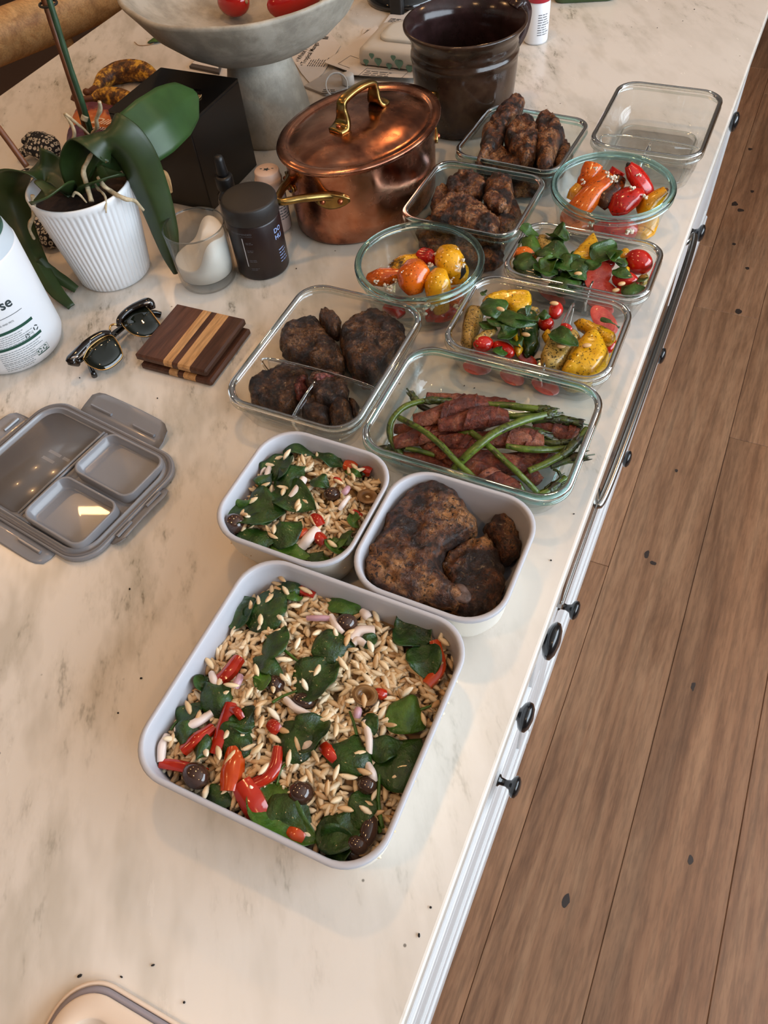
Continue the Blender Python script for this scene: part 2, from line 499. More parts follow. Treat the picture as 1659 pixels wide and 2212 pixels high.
def empty(name, loc, label, cat, group=None):
    o = bpy.data.objects.new(name, None)
    o.empty_display_size = 0.02
    COL.objects.link(o)
    o.location = loc
    BASE[o.name] = Vector(loc)
    if label: tag(o, label, cat, group)
    return o

def obj(name, vf, mat, parent=None, smooth=True, attr=None):
    """one mesh object; coordinates come in world space"""
    v, f = vf
    if parent is not None:
        off = BASE[parent.name]
    else:
        xs = [p[0] for p in v]; ys = [p[1] for p in v]; zs = [p[2] for p in v]
        off = Vector(((min(xs) + max(xs)) / 2, (min(ys) + max(ys)) / 2, min(zs)))
    me = bpy.data.meshes.new(name)
    me.from_pydata([(p[0] - off[0], p[1] - off[1], p[2] - off[2]) for p in v], [], f)
    me.update()
    if smooth:
        me.polygons.foreach_set('use_smooth', [True] * len(me.polygons))
    ms = mat if isinstance(mat, (list, tuple)) else [mat]
    for m in ms: me.materials.append(MAT[m])
    if attr is not None:
        a = me.attributes.new('tone', 'FLOAT', 'POINT')
        a.data.foreach_set('value', attr)
    o = bpy.data.objects.new(name, me)
    COL.objects.link(o)
    if parent is None:
        o.location = off
    else:
        o.parent = parent
    BASE[o.name] = off.copy()
    return o

def sharpen(o, deg=35):
    m = o.modifiers.new('edge_split', 'EDGE_SPLIT'); m.split_angle = math.radians(deg)
    return o

def struct(o):
    o['kind'] = 'structure'
    return o

# ---------------------------------------------------------------- geometry
def join(*vfs):
    V, F = [], []
    for v, f in vfs:
        k = len(V)
        V += list(v)
        F += [tuple(i + k for i in q) for q in f]
    return V, F

def box(x0, x1, y0, y1, z0, z1, bev=0.0, seg=2, rot=0.0, piv=None):
    bm = bmesh.new()
    bmesh.ops.create_cube(bm, size=1.0)
    for v in bm.verts:
        v.co = Vector(((x0 + x1) / 2 + v.co.x * (x1 - x0), (y0 + y1) / 2 + v.co.y * (y1 - y0), (z0 + z1) / 2 + v.co.z * (z1 - z0)))
    if bev:
        bmesh.ops.bevel(bm, geom=list(bm.edges), offset=bev, segments=seg, affect='EDGES', profile=0.5)
    if rot:
        c = Vector(piv if piv else ((x0 + x1) / 2, (y0 + y1) / 2, 0))
        R = Matrix.Rotation(rot, 3, 'Z')
        for v in bm.verts: v.co = R @ (v.co - c) + c
    bm.verts.index_update()
    out = [v.co.copy() for v in bm.verts], [tuple(v.index for v in f.verts) for f in bm.faces]
    bm.free()
    return out

def loft(rings, closed=True, cap0=True, cap1=True):
    V, F = [], []
    n = len(rings[0])
    for r in rings: V += [Vector(p) for p in r]
    for i in range(len(rings) - 1):
        for j in range(n if closed else n - 1):
            a, b = i * n + j, i * n + (j + 1) % n
            F.append((a, b, b + n, a + n))
    if cap0: F.append(tuple(range(n - 1, -1, -1)))
    if cap1: F.append(tuple((len(rings) - 1) * n + j for j in range(n)))
    return V, F

def circle(c, r, z, n=48, ry=None, rot=0.0):
    ry = r if ry is None else ry
    cr, sr = math.cos(rot), math.sin(rot)
    out = []
    for i in range(n):
        a = 2 * PI * i / n
        x, y = r * math.cos(a), ry * math.sin(a)
        out.append((c[0] + x * cr - y * sr, c[1] + x * sr + y * cr, z))
    return out

def lathe(c, prof, n=48, cap0=True, cap1=True, ry=None, rot=0.0, z0=0.0, wob=0.0):
    rings = []
    for r, z in prof:
        k = (ry or 1.0)
        ring = circle(c, r, z0 + z, n, r * k, rot)
        if wob:
            ring = [(x + wob * noise.noise(Vector((x * 14, y * 14, z * 9))), y + wob * noise.noise(Vector((x * 14 + 7, y * 14, z * 9))), zz + 0.5 * wob * noise.noise(Vector((x * 9, y * 9 + 5, z)))) for x, y, zz in ring]
        rings.append(ring)
    return loft(rings, True, cap0, cap1)

def rrect(c, w, d, r, z, rot=0.0, n=8):
    pts = []
    r = max(r, 0.0005)
    for k, (sx, sy) in enumerate(((1, 1), (-1, 1), (-1, -1), (1, -1))):
        for i in range(n + 1):
            a = k * PI / 2 + PI / 2 * i / n
            pts.append((sx * (w / 2 - r) + r * math.cos(a), sy * (d / 2 - r) + r * math.sin(a)))
    cr, sr = math.cos(rot), math.sin(rot)
    return [(c[0] + x * cr - y * sr, c[1] + x * sr + y * cr, z) for x, y in pts]

def catmull(pts, n):
    pts = [Vector(p) for p in pts]
    if len(pts) == 2:
        return [pts[0].lerp(pts[1], i / (n - 1)) for i in range(n)]
    out = []
    m = len(pts) - 1
    for i in range(n):
        t = i / (n - 1) * m
        k = min(int(t), m - 1); u = t - k
        p1, p2 = pts[k], pts[k + 1]
        p0 = pts[k - 1] if k > 0 else p1 * 2 - p2
        p3 = pts[k + 2] if k + 2 <= m else p2 * 2 - p1
        out.append(0.5 * ((2 * p1) + (p2 - p0) * u + (2 * p0 - 5 * p1 + 4 * p2 - p3) * u * u + (3 * p1 - p0 - 3 * p2 + p3) * u ** 3))
    return out

def interp(vals, t):
    if not isinstance(vals, (list, tuple)): return vals
    x = t * (len(vals) - 1); k = min(int(x), len(vals) - 2)
    return vals[k] + (vals[k + 1] - vals[k]) * (x - k)

def tube(path, rad, n=12, m=24, flat=1.0, lump=0.0, lfreq=60, seed=0.0, hint=None, twist=0.0, ridge=0.0, ridges=5):
    pts = catmull(path, m)
    rings = []
    ref = Vector(hint) if hint else Vector((0, 0, 1))
    for i, p in enumerate(pts):
        t = (pts[min(i + 1, m - 1)] - pts[max(i - 1, 0)]).normalized()
        s = t.cross(ref)
        if s.length < 1e-4: s = t.cross(Vector((1, 0, 0)))
        s.normalize(); u = s.cross(t).normalized()
        r = interp(rad, i / (m - 1))
        ring = []
        for j in range(n):
            a = 2 * PI * j / n + twist * i / (m - 1)
            k = 1.0 + ridge * math.sin(ridges * a + 6.0 * i / (m - 1))
            q = p + s * (math.cos(a) * r * k) + u * (math.sin(a) * r * flat * k)
            if lump:
                nn = noise.noise((q + Vector((seed, seed * .7, 0))) * lfreq)
                q += (q - p).normalized() * (lump * nn)
            ring.append(q)
        rings.append(ring)
    return loft(rings)

def ball(c, rx, ry, rz, rot=0.0, nu=20, nv=12, lump=0.0, lfreq=50, axis=None, vmin=-PI / 2):
    c = Vector(c); rings = []
    R = Matrix.Rotation(rot, 3, 'Z')
    if axis is not None:
        R = Vector((0, 0, 1)).rotation_difference(Vector(axis)).to_matrix() @ R
    for i in range(nv + 1):
        a = vmin + (PI / 2 - vmin) * i / nv
        a = min(max(a, -PI / 2 + 0.02), PI / 2 - 0.02)
        ring = []
        for j in range(nu):
            b = 2 * PI * j / nu
            d = Vector((rx * math.cos(a) * math.cos(b), ry * math.cos(a) * math.sin(b), rz * math.sin(a)))
            if lump: d *= 1 + lump * noise.noise((d + c) * lfreq)
            ring.append(c + R @ d)
        rings.append(ring)
    return loft(rings)

def pillow(outline, z, up, dn=None, edge=0.012, res=0.0035, lump=0.0, lfreq=70, seed=0.0, tilt=None, rough=0.0, n=64, crease=None):
    """a rounded slab: a smooth closed outline, domed above and below the height z"""
    dn = up if dn is None else dn
    pts = [Vector((p[0], p[1], 0)) for p in outline]
    m = len(pts); loop = []
    per = max(2, n // m)
    for i in range(m):
        p0, p1, p2, p3 = pts[i - 1], pts[i], pts[(i + 1) % m], pts[(i + 2) % m]
        for k in range(per):
            u = k / per
            loop.append(0.5 * ((2 * p1) + (p2 - p0) * u + (2 * p0 - 5 * p1 + 4 * p2 - p3) * u * u + (3 * p1 - p0 - 3 * p2 + p3) * u ** 3))
    if rough:
        cc = sum(loop, Vector()) / len(loop)
        loop = [p + (p - cc).normalized() * rough * noise.noise(Vector((p.x * 160 + seed, p.y * 160, 3))) for p in loop]
    B = [Vector((p.x, p.y)) for p in loop]
    nb = len(B)
    x0, x1 = min(p.x for p in B), max(p.x for p in B)
    y0, y1 = min(p.y for p in B), max(p.y for p in B)
    def dist(p):
        best = 1e9; inside = False
        for i in range(nb):
            a, b = B[i - 1], B[i]
            ab = b - a; l2 = ab.length_squared
            t = 0 if l2 < 1e-14 else max(0, min(1, (p - a).dot(ab) / l2))
            d = (p - (a + ab * t)).length
            if d < best: best = d
            if (a.y > p.y) != (b.y > p.y) and p.x < (b.x - a.x) * (p.y - a.y) / (b.y - a.y) + a.x: inside = not inside
        return best if inside else -best
    inner, ds = [], []
    ny = int((y1 - y0) / res) + 1; nx = int((x1 - x0) / res) + 1
    for i in range(nx + 1):
        for j in range(ny + 1):
            p = Vector((x0 + (i + 0.5 * (j % 2)) * res, y0 + j * res))
            d = dist(p)
            if d > res * 0.55: inner.append(p); ds.append(d)
    co = B + inner
    r = geometry.delaunay_2d_cdt(co, [(i, (i + 1) % nb) for i in range(nb)], [], 1, 1e-7)
    v2, faces, ov = r[0], r[2], r[3]
    D = []
    for i, src in enumerate(ov):
        k = src[0] if src else 0
        D.append(0.0 if k < nb else ds[k - nb])
    V, F = [], []
    cx, cy = (x0 + x1) / 2, (y0 + y1) / 2
    def zoff(p): return 0.0 if tilt is None else tilt[0] * (p.x - cx) + tilt[1] * (p.y - cy)
    def disp(q):
        if not lump: return q
        k = Vector((seed * 3.1, seed * 1.7, seed))
        a = noise.noise(q * lfreq + k); b = noise.noise(q * lfreq * 2.7 + k)
        return q + Vector((0.4 * lump * noise.noise(q * lfreq + k * 2), 0.4 * lump * noise.noise(q * lfreq - k), lump * (a + 0.5 * b + 0.45 * noise.noise(q * lfreq * 5.5 + k))))
    top = []
    for p, d in zip(v2, D):
        h = math.sqrt(max(0.0, 1 - (1 - min(d / edge, 1.0)) ** 2))
        zz = z + zoff(p) + up * h
        if crease:
            for (ca, cb, cw, cd) in crease:
                ab = cb - ca; t = max(0, min(1, (p - ca).dot(ab) / ab.length_squared))
                dd = (p - (ca + ab * t)).length
                zz -= cd * math.exp(-(dd / cw) ** 2)
        V.append(disp(Vector((p.x, p.y, zz)))); top.append(h)
    n0 = len(V); mp = {}
    for i, (p, d) in enumerate(zip(v2, D)):
        if d == 0.0: mp[i] = i
        else:
            mp[i] = len(V)
            V.append(Vector((p.x, p.y, z + zoff(p) - dn * top[i])))
    for f in faces:
        F.append(tuple(f)); F.append(tuple(mp[i] for i in reversed(f)))
    return V, F

def ribbon(path, wid, side=None, cup=0.0, thick=0.0006, nl=16, nw=8, wrinkle=0.0, wfreq=90, seed=0.0, roll=0.0, vee=0.0):
    """a leaf or strip: widths along a path, bowed across, with a real thickness"""
    pts = catmull(path, nl)
    top, bot = [], []
    for i, p in enumerate(pts):
        t = (pts[min(i + 1, nl - 1)] - pts[max(i - 1, 0)]).normalized()
        s = (p - CAMP).cross(t) * -1 if side == 'view' else (Vector(side) if side is not None else t.cross(Vector((0, 0, 1))))
        s = s - t * s.dot(t)
        if s.length < 1e-5: s = t.cross(Vector((0, 1, 0)))
        s.normalize(); nn = s.cross(t).normalized()
        if roll:
            R = Matrix.Rotation(interp(roll, i / (nl - 1)), 3, t); s = R @ s; nn = R @ nn
        w = interp(wid, i / (nl - 1))
        a, b = [], []
        for j in range(nw + 1):
            u = 2.0 * j / nw - 1
            q = p + s * (u * w / 2) + nn * (cup * w * (u * u - 0.3) + vee * w * (abs(u) - 0.5))
            if wrinkle:
                q += nn * (wrinkle * noise.noise(q * wfreq + Vector((seed, 0, seed))) * (0.35 + abs(u)))
            a.append(q + nn * thick / 2); b.append(q - nn * thick / 2)
        top.append(a); bot.append(b)
    V, F = [], []
    w1 = nw + 1
    for r in top: V += r
    k = len(V)
    for r in bot: V += r
    for i in range(nl - 1):
        for j in range(nw):
            a = i * w1 + j
            F.append((a, a + 1, a + 1 + w1, a + w1))
            F.append((k + a + w1, k + a + 1 + w1, k + a + 1, k + a))
        for j in (0, nw):
            a = i * w1 + j
            q = (a, a + w1, k + a + w1, k + a)
            F.append(q if j == 0 else q[::-1])
    for i in (0, nl - 1):
        for j in range(nw):
            a = i * w1 + j
            q = (a, k + a, k + a + 1, a + 1)
            F.append(q if i == 0 else q[::-1])
    return V, F

def leafw(w, n=9, fat=0.75, base=0.12):
    """width profile of a leaf blade"""
    out = []
    for i in range(n):
        t = i / (n - 1)
        out.append(max(w * (math.sin(PI * t ** fat) ** 0.75) if 0 < t < 1 else 0, w * base if t < 0.5 else w * 0.04))
    return out

TXT = {}
def text2d(s, size, align='LEFT', shear=0.0, bold=0.0):
    """flat lettering as 2-D triangles"""
    key = (s, align, shear, bold)
    if key not in TXT:
        c = bpy.data.curves.new('lettering', 'FONT')
        c.body = s; c.size = 1.0; c.align_x = align; c.shear = shear; c.offset = bold
        c.resolution_u = 3
        o = bpy.data.objects.new('lettering', c)
        COL.objects.link(o)
        dg = bpy.context.evaluated_depsgraph_get()
        me = bpy.data.meshes.new_from_object(o.evaluated_get(dg))
        TXT[key] = ([(v.co.x, v.co.y) for v in me.vertices], [tuple(p.vertices) for p in me.polygons])
        bpy.data.objects.remove(o, do_unlink=True); bpy.data.curves.remove(c); bpy.data.meshes.remove(me)
    v, f = TXT[key]
    return [(x * size, y * size) for x, y in v], f

def on_plane(t2, org, xd, yd, lift=0.0003):
    v, f = t2
    org, xd, yd = Vector(org), Vector(xd).normalized(), Vector(yd).normalized()
    nn = xd.cross(yd).normalized()
    return [org + xd * x + yd * y + nn * lift for x, y in v], f

def on_cyl(t2, c, r, ang, z, lift=0.0003):
    """wrap 2-D shapes around an upright cylinder; x runs counter-clockwise"""
    v, f = t2
    return [Vector((c[0] + (r + lift) * math.cos(ang + x / r), c[1] + (r + lift) * math.sin(ang + x / r), z + y)) for x, y in v], f

def rect2(x0, x1, y0, y1, n=10):
    v = []; f = []
    for i in range(n + 1):
        x = x0 + (x1 - x0) * i / n
        v += [(x, y0), (x, y1)]
    for i in range(n): f.append((2 * i, 2 * i + 2, 2 * i + 3, 2 * i + 1))
    return v, f

def fine_print(w, rows, lh, h, seed=1):
    """rows of small printed words too fine to read"""
    rnd = random.Random(seed); vs = []
    for r in range(rows):
        x = 0; end = w * rnd.uniform(0.7, 1.0)
        while x < end:
            l = rnd.uniform(1.5, 4.0) * h
            vs.append(rect2(x, min(x + l, end), -r * lh, -r * lh + h * 0.6, 2)); x += l + 0.6 * h
    return join(*[([(a, b) for a, b in v], f) for v, f in vs])

# ---------------------------------------------------------------- the room
X0, X1, Y0, Y1, ZC = -4.2, 1.9, -3.2, 5.2, 1.75
CEIL = struct(obj('ceiling', box(X0, X1, Y0, Y1, ZC, ZC + 0.1), 'ceiling_paint', smooth=False))
struct(obj('wall_left', box(X0 - 0.1, X0, Y0, Y1, FZ, ZC), 'wall_paint', smooth=False))
struct(obj('wall_back', box(X0, X1, Y1, Y1 + 0.1, FZ, ZC), 'wall_paint', smooth=False))
struct(obj('wall_front', box(X0, X1, Y0 - 0.1, Y0, FZ, ZC), 'wall_paint', smooth=False))
wy0, wy1, wz0, wz1 = -0.85, 2.45, 0.12, 1.48
struct(obj('wall_right', join(box(X1, X1 + 0.12, Y0, wy0, FZ, ZC), box(X1, X1 + 0.12, wy1, Y1, FZ, ZC),
                              box(X1, X1 + 0.12, wy0, wy1, FZ, wz0), box(X1, X1 + 0.12, wy0, wy1, wz1, ZC)), 'wall_paint', smooth=False))
win = empty('window_1', (X1 + 0.06, (wy0 + wy1) / 2, wz0), None, None); win['kind'] = 'structure'
obj('window_frame', join(box(X1, X1 + 0.1, wy0, wy0 + 0.06, wz0, wz1), box(X1, X1 + 0.1, wy1 - 0.06, wy1, wz0, wz1),
                         box(X1, X1 + 0.1, wy0, wy1, wz0, wz0 + 0.06), box(X1, X1 + 0.1, wy0, wy1, wz1 - 0.06, wz1)), 'frame_white', win, False)
for k in range(3):
    y = wy0 + (wy1 - wy0) * k / 3
    obj('pane', box(X1 + 0.05, X1 + 0.056, y + 0.06, y + (wy1 - wy0) / 3 - 0.02, wz0 + 0.06, wz1 - 0.06), 'glass_pane', win, False)
    if k: obj('mullion', box(X1 + 0.02, X1 + 0.09, y - 0.025, y + 0.025, wz0, wz1), 'frame_white', win, False)

# recessed warm ceiling lights
for k, (x, y) in enumerate(CANS):
    t = empty('ceiling_light', (x, y, ZC), None, None)
    t.parent = CEIL; t.location = Vector((x, y, ZC)) - BASE[CEIL.name]
    obj('trim_ring', lathe((x, y), [(0.075, -0.002), (0.078, -0.008), (0.062, -0.012), (0.056, -0.004)], 32, False, False, z0=ZC), 'lamp_trim', t)
    obj('lamp_disc', lathe((x, y), [(0.056, -0.004), (0.05, -0.005)], 32, True, True, z0=ZC), 'lamp_glow', t)
    l = area('can_light', (x, y, ZC - 0.016), (0, 0, 0), 0.10, 0.10, CAN_POWER, WARM, 'DISK')
    l.parent = t; l.location = (0, 0, -0.016)

# floor: planks along Y
fl = struct(obj('floor', box(X0, X1, Y0, Y1, FZ - 0.06, FZ - 0.004), 'joint_dark', smooth=False))
rnd = random.Random(3)
def planks(x_first, ncol, fixed, ya, yb):
    out = []
    for i in range(ncol):
        xa = x_first + i * 0.1825
        ys = [ya]
        js = fixed.get(i)
        if js is None:
            js = []; y = ya + rnd.uniform(0.4, 1.6)
            while y < yb - 0.2: js.append(y); y += rnd.uniform(1.1, 2.0)
        for j in js + [yb]:
            a, b = ys[-1], j
            out.append(obj('plank', box(xa + 0.0004, xa + 0.1825 - 0.0004, a + 0.0004, b - 0.0004, FZ - 0.016, FZ, 0.0012, 1), 'floor_oak', fl, False))
            ys.append(j)
    return out
planks(-0.195, 7, {0: [-0.4, 1.004, 2.276, 3.5], 1: [0.35 - 0.9, 1.975, 3.3], 2: [-0.2, 1.494, 2.9], 3: [-0.6, 1.05, 2.35]}, -1.0, 4.6)
planks(-2.9, 10, {}, 0.4, 4.6)
def knot(x, y, rx, ry, seed):
    pts = []
    for i in range(14):
        a = 2 * PI * i / 14
        k = 1 + 0.45 * noise.noise(Vector((math.cos(a) * 1.3 + seed, math.sin(a) * 1.3, seed)))
        pts.append((x + rx * k * math.cos(a), y + ry * k * math.sin(a)))
    V = [Vector((px, py, FZ + 0.0003)) for px, py in pts]
    obj('knot', (V, [tuple(range(14))]), 'knot_wood', fl, False)
for i, (x, y, rx, ry) in enumerate([(0.06, 1.067, .009, .016), (0.078, 1.05, .012, .008), (0.219, 0.785, .007, .016), (0.095, 0.297, .010, .017), (0.07, 1.338, .006, .008),
                                    (0.103, 2.201, .009, .010), (0.010, 2.53, .016, .020), (0.034, 2.50, .02, .014), (0.004, 2.885, .012, .012), (0.052, 2.62, .010, .012),
                                    (0.11, 1.99, .014, .018), (0.045, 2.31, .008, .01), (0.28, 0.45, .007, .012)]):
    knot(x, y, rx * 0.62, ry * 0.66, i * 1.7)

# ---------------------------------------------------------------- island
ISX0, ISX1, ISY0, ISY1 = -1.24, -0.038, -0.5, 2.35
wt = obj('marble_worktop', box(ISX0, ISX1, ISY0, ISY1, -0.030, 0.0, 0.003, 3), 'marble', smooth=False)
tag(wt, 'long cream marble worktop with grey veins covering the kitchen island', 'worktop')
FX = -0.060      # front plane of the drawer fronts
def knob(parent, y, z, k=1.0, name='knob'):
    prof = [(0.009, 0.0), (0.0085, 0.002), (0.0055, 0.004), (0.0048, 0.012), (0.007, 0.0175), (0.0128, 0.0200), (0.0155, 0.0235), (0.0148, 0.0275), (0.010, 0.0305), (0.002, 0.0318)]
    v, f = lathe((0, 0), prof, 24)
    v = [Vector((FX + p[2] * (1 + (k - 1) * 0.3), y + p[0] * k, z + p[1] * k)) for p in v]
    return obj(name, (v, f), 'knob_black', parent)
def front(parent, y0, y1, z0, z1, name='drawer'):
    """framed shaker front with an applied bead"""
    a = box(FX - 0.020, FX - 0.005, y0, y1, z0, z1, 0.001, 1)
    st = 0.055
    fr = [box(FX - 0.006, FX, y0, y0 + st, z0, z1, 0.0012, 1), box(FX - 0.006, FX, y1 - st, y1, z0, z1, 0.0012, 1),
          box(FX - 0.006, FX, y0 + st, y1 - st, z0, z0 + st * 0.8, 0.0012, 1), box(FX - 0.006, FX, y0 + st, y1 - st, z1 - st * 0.8, z1, 0.0012, 1)]
    d = obj(name, a, 'cabinet_paint', parent, False)
    obj('front_frame', join(*fr), 'cabinet_paint', d, False)
    return d
def cabinet(y0, y1, rows, label, group=None, knobs=()):
    t = empty('island_cabinet', ((ISX0 + ISX1) / 2, (y0 + y1) / 2, FZ), label, 'cabinet', group)
    obj('carcass', box(-1.20, FX - 0.021, y0 + 0.001, y1 - 0.001, FZ + 0.09, -0.031), 'cabinet_paint', t, False)
    obj('plinth', box(-1.17, -0.055, y0, y1, FZ, FZ + 0.088, 0.004, 2), 'cabinet_paint', t, False)
    obj('rail', box(FX - 0.021, FX - 0.001, y0, y1, -0.052, -0.031, 0.002, 1), 'cabinet_paint', t, False)
    ds = []
    for za, zb in rows:
        ds.append(front(t, y0 + 0.004, y1 - 0.004, za, zb))
    for r, y, z, *k in knobs: knob(ds[r], y, z, *k)
    return t
cabinet(-0.46, 0.535, [(-0.285, -0.058), (-0.54, -0.290), (-0.82, -0.545)], 'white painted drawer cabinet under the near end of the island', None,
        [(0, 0.345, -0.074, 1.25), (0, 0.282, -0.122), (1, 0.318, -0.47)])
cabinet(1.30, 2.30, [(-0.255, -0.058), (-0.82, -0.26)], 'white painted drawer cabinet under the far end of the island', None,
        [(0, 1.366, -0.076), (1, 1.362, -0.282)])
# built-in steel microwave drawer between the two cabinets, a drawer below it
t = empty('island_cabinet', ((ISX0 + ISX1) / 2, 0.917, FZ), 'white island cabinet housing the steel microwave, one low drawer with two black knobs', 'cabinet')
obj('carcass', box(-1.20, FX - 0.055, 0.536, 1.299, FZ + 0.09, -0.031), 'cabinet_paint', t, False)
obj('plinth', box(-1.17, -0.055, 0.535, 1.30, FZ, FZ + 0.088, 0.004, 2), 'cabinet_paint', t, False)
obj('rail', box(FX - 0.021, FX - 0.001, 0.535, 1.30, -0.052, -0.031, 0.002, 1), 'cabinet_paint', t, False)
for ya, yb in ((0.535, 0.562), (1.276, 1.30)): obj('stile', box(FX - 0.05, FX, ya, yb, -0.82, -0.052, 0.001, 1), 'cabinet_paint', t, False)
d = front(t, 0.566, 1.272, -0.82, -0.405)
knob(d, 0.595, -0.440); knob(d, 0.935, -0.462); knob(d, 1.168, -0.420)
t = empty('microwave_drawer', (FX - 0.02, 0.917, -0.40), 'stainless steel microwave drawer built into the island below the marble', 'microwave')
obj('door_panel', box(FX - 0.03, FX + 0.006, 0.566, 1.272, -0.39, -0.165, 0.003, 2), 'stainless', t, False)
obj('control_panel', box(FX - 0.03, FX + 0.002, 0.566, 1.272, -0.160, -0.056, 0.002, 2), 'black_gloss', t, False)
obj('lower_trim', box(FX - 0.03, FX + 0.009, 0.566, 1.272, -0.400, -0.386, 0.002, 2), 'stainless', t, False)
obj('handle', tube([(FX + 0.006, 0.64, -0.20), (FX + 0.022, 0.66, -0.20), (FX + 0.022, 1.18, -0.20), (FX + 0.006, 1.20, -0.20)], 0.006, 12, 40), 'stainless', t)
# ================================================================ containers
def white_tray(name, x0, x1, y0, y1, h, r, label, inset=0.010):
    c = ((x0 + x1) / 2, (y0 + y1) / 2); w, d = x1 - x0, y1 - y0
    t = empty(name, (c[0], c[1], 0), label, 'food container')
    R = lambda i, z: rrect(c, w - 2 * i, d - 2 * i, r - i * 0.6, z, 0, 10)
    th = 0.0042
    outer = [R(inset + 0.012, 0.0), R(inset + 0.006, 0.0012), R(inset + 0.002, 0.006), R(inset * 0.45, h * 0.45), R(0.0018, h - 0.008), R(0.0006, h - 0.0045), R(0, h - 0.0035)]
    obj('outer_shell', loft(outer, True, True, False), 'tray_shell', t)
    inner = [R(0, h - 0.0035), R(0, h - 0.0008), R(0.0008, h), R(th - 0.0008, h), R(th, h - 0.001), R(th + 0.001, h - 0.006), R(th + inset * 0.45, h * 0.45), R(th + inset, 0.010), R(th + inset + 0.008, 0.004)]
    obj('inner_coating', loft(inner, True, False, True), 'tray_coat', t)
    return t

def glass_box(x0, x1, y0, y1, h, r, label, tint='teal', inset=0.013, dividers=None, rot=0.0, rim=0.0029):
    c = ((x0 + x1) / 2, (y0 + y1) / 2); w, d = x1 - x0, y1 - y0
    t = empty('glass_container', (c[0], c[1], 0), label, 'glass container')
    R = lambda i, z: rrect(c, w - 2 * i, d - 2 * i, max(r - i * 0.5, 0.006), z, rot, 10)
    th = 0.0036
    rings = [R(inset + 0.012, 0.0), R(inset + 0.005, 0.001), R(inset + 0.001, 0.005), R(inset * 0.5, h * 0.5), R(0.004, h - 0.008), R(0.0028, h - 0.003),
             R(0.0028 + th, h - 0.003), R(0.004 + th, h - 0.009), R(inset * 0.5 + th, h * 0.5), R(inset + th + 0.001, 0.009), R(inset + th + 0.010, 0.0045)]
    g = 'glass_' + tint
    obj('glass_wall', loft(rings), g, t)
    # the thick moulded lip
    prof = []
    for k in range(10):
        a = 2 * PI * k / 10
        prof.append((0.0036 + rim * 1.15 * math.cos(a), h - rim + rim * math.sin(a)))
    rr = [R(i, z) for i, z in prof]
    V, F = loft(rr + [rr[0]], True, False, False)
    obj('glass_rim', (V, F), 'rim_' + tint, t)
    lip = []
    for k in range(8):
        a = 2 * PI * k / 8
        lip.append(R(0.0016 + 0.0016 * math.cos(a), h - 0.0105 + 0.0016 * math.sin(a)))
    obj('lid_ledge', loft(lip + [lip[0]], True, False, False), 'bead_' + tint, t)
    ring = [R(inset + th + 0.007 + 0.0012 * math.cos(2 * PI * k / 6), 0.0050 + 0.0012 * math.sin(2 * PI * k / 6)) for k in list(range(6)) + [0]]
    obj('base_bead', loft(ring, True, False, False), 'bead_' + tint, t)
    for (xa, ya, xb, yb, dh) in (dividers or []):
        a, b = Vector((xa, ya, 0)), Vector((xb, yb, 0))
        n = (b - a).normalized().cross(Vector((0, 0, 1)))
        sec = [(-0.0045, 0.0048), (-0.0016, dh - 0.002), (0, dh), (0.0016, dh - 0.002), (0.0045, 0.0048)]
        rings = [[p + n * s + Vector((0, 0, z)) for s, z in sec] for p in (a, b)]
        dv = obj('glass_divider', loft(rings), g, t)
        obj('divider_bead', tube([a + Vector((0, 0, 0.010)), a + Vector((0, 0, dh)), b + Vector((0, 0, dh)), b + Vector((0, 0, 0.010))], 0.0017, 8, 40), 'rim_' + tint, dv)
    return t

def glass_bowl(cx, cy, R0, h, label):
    t = empty('glass_bowl', (cx, cy, 0), label, 'glass bowl')
    th = 0.0034
    b = R0 - 0.013
    prof = [(b - 0.010, 0.0), (b - 0.003, 0.001), (b, 0.005), (b + 0.005, h * 0.5), (R0 - 0.0035, h - 0.008), (R0 - 0.0025, h - 0.003), (R0 - 0.0025 - th, h - 0.003), (R0 - 0.0035 - th, h - 0.009),
            (b + 0.005 - th, h * 0.5), (b - th, 0.009), (b - th - 0.008, 0.0048)]
    obj('glass_wall', lathe((cx, cy), prof, 72), 'glass_teal', t)
    rr = [circle((cx, cy), R0 - 0.0036 + 0.0042 * math.cos(2 * PI * k / 10), h - 0.0036 + 0.0036 * math.sin(2 * PI * k / 10), 72) for k in range(10)]
    obj('glass_rim', loft(rr + [rr[0]], True, False, False), 'rim_teal', t)
    rr = [circle((cx, cy), R0 - 0.0016 + 0.0016 * math.cos(2 * PI * k / 8), h - 0.0105 + 0.0016 * math.sin(2 * PI * k / 8), 72) for k in range(8)]
    obj('lid_ledge', loft(rr + [rr[0]], True, False, False), 'bead_teal', t)
    return t

HA = 0.06
white_tray('storage_tray', -0.2870, -0.0835, 0.0635, 0.2645, HA, 0.034, 'large white square tray of orzo salad nearest the camera')
white_tray('storage_tray', -0.3445, -0.2085, 0.2665, 0.4015, 0.06, 0.036, 'small white square tray of orzo salad beside the pork chops')
white_tray('storage_tray', -0.2060, -0.0695, 0.2655, 0.4000, 0.06, 0.036, 'small white square tray holding grilled pork chops')
HD = 0.050
glass_box(-0.2665, -0.0555, 0.4110, 0.5680, HD, 0.030, 'rectangular teal-rimmed glass dish of asparagus wrapped in prosciutto')
HE = 0.050
glass_box(-0.4270, -0.2715, 0.4190, 0.6240, HE, 0.030, 'divided clear glass container holding the dark grilled steaks', 'clear', 0.012,
          [(-0.411, 0.497, -0.287, 0.497, 0.040), (-0.346, 0.436, -0.346, 0.495, 0.036)])
HF = 0.050
glass_box(-0.2420, -0.0605, 0.5705, 0.7040, HF, 0.028, 'divided glass container of grilled squash and tomato next to the asparagus', 'clear', 0.011,
          [(-0.128, 0.586, -0.128, 0.690, 0.040)])
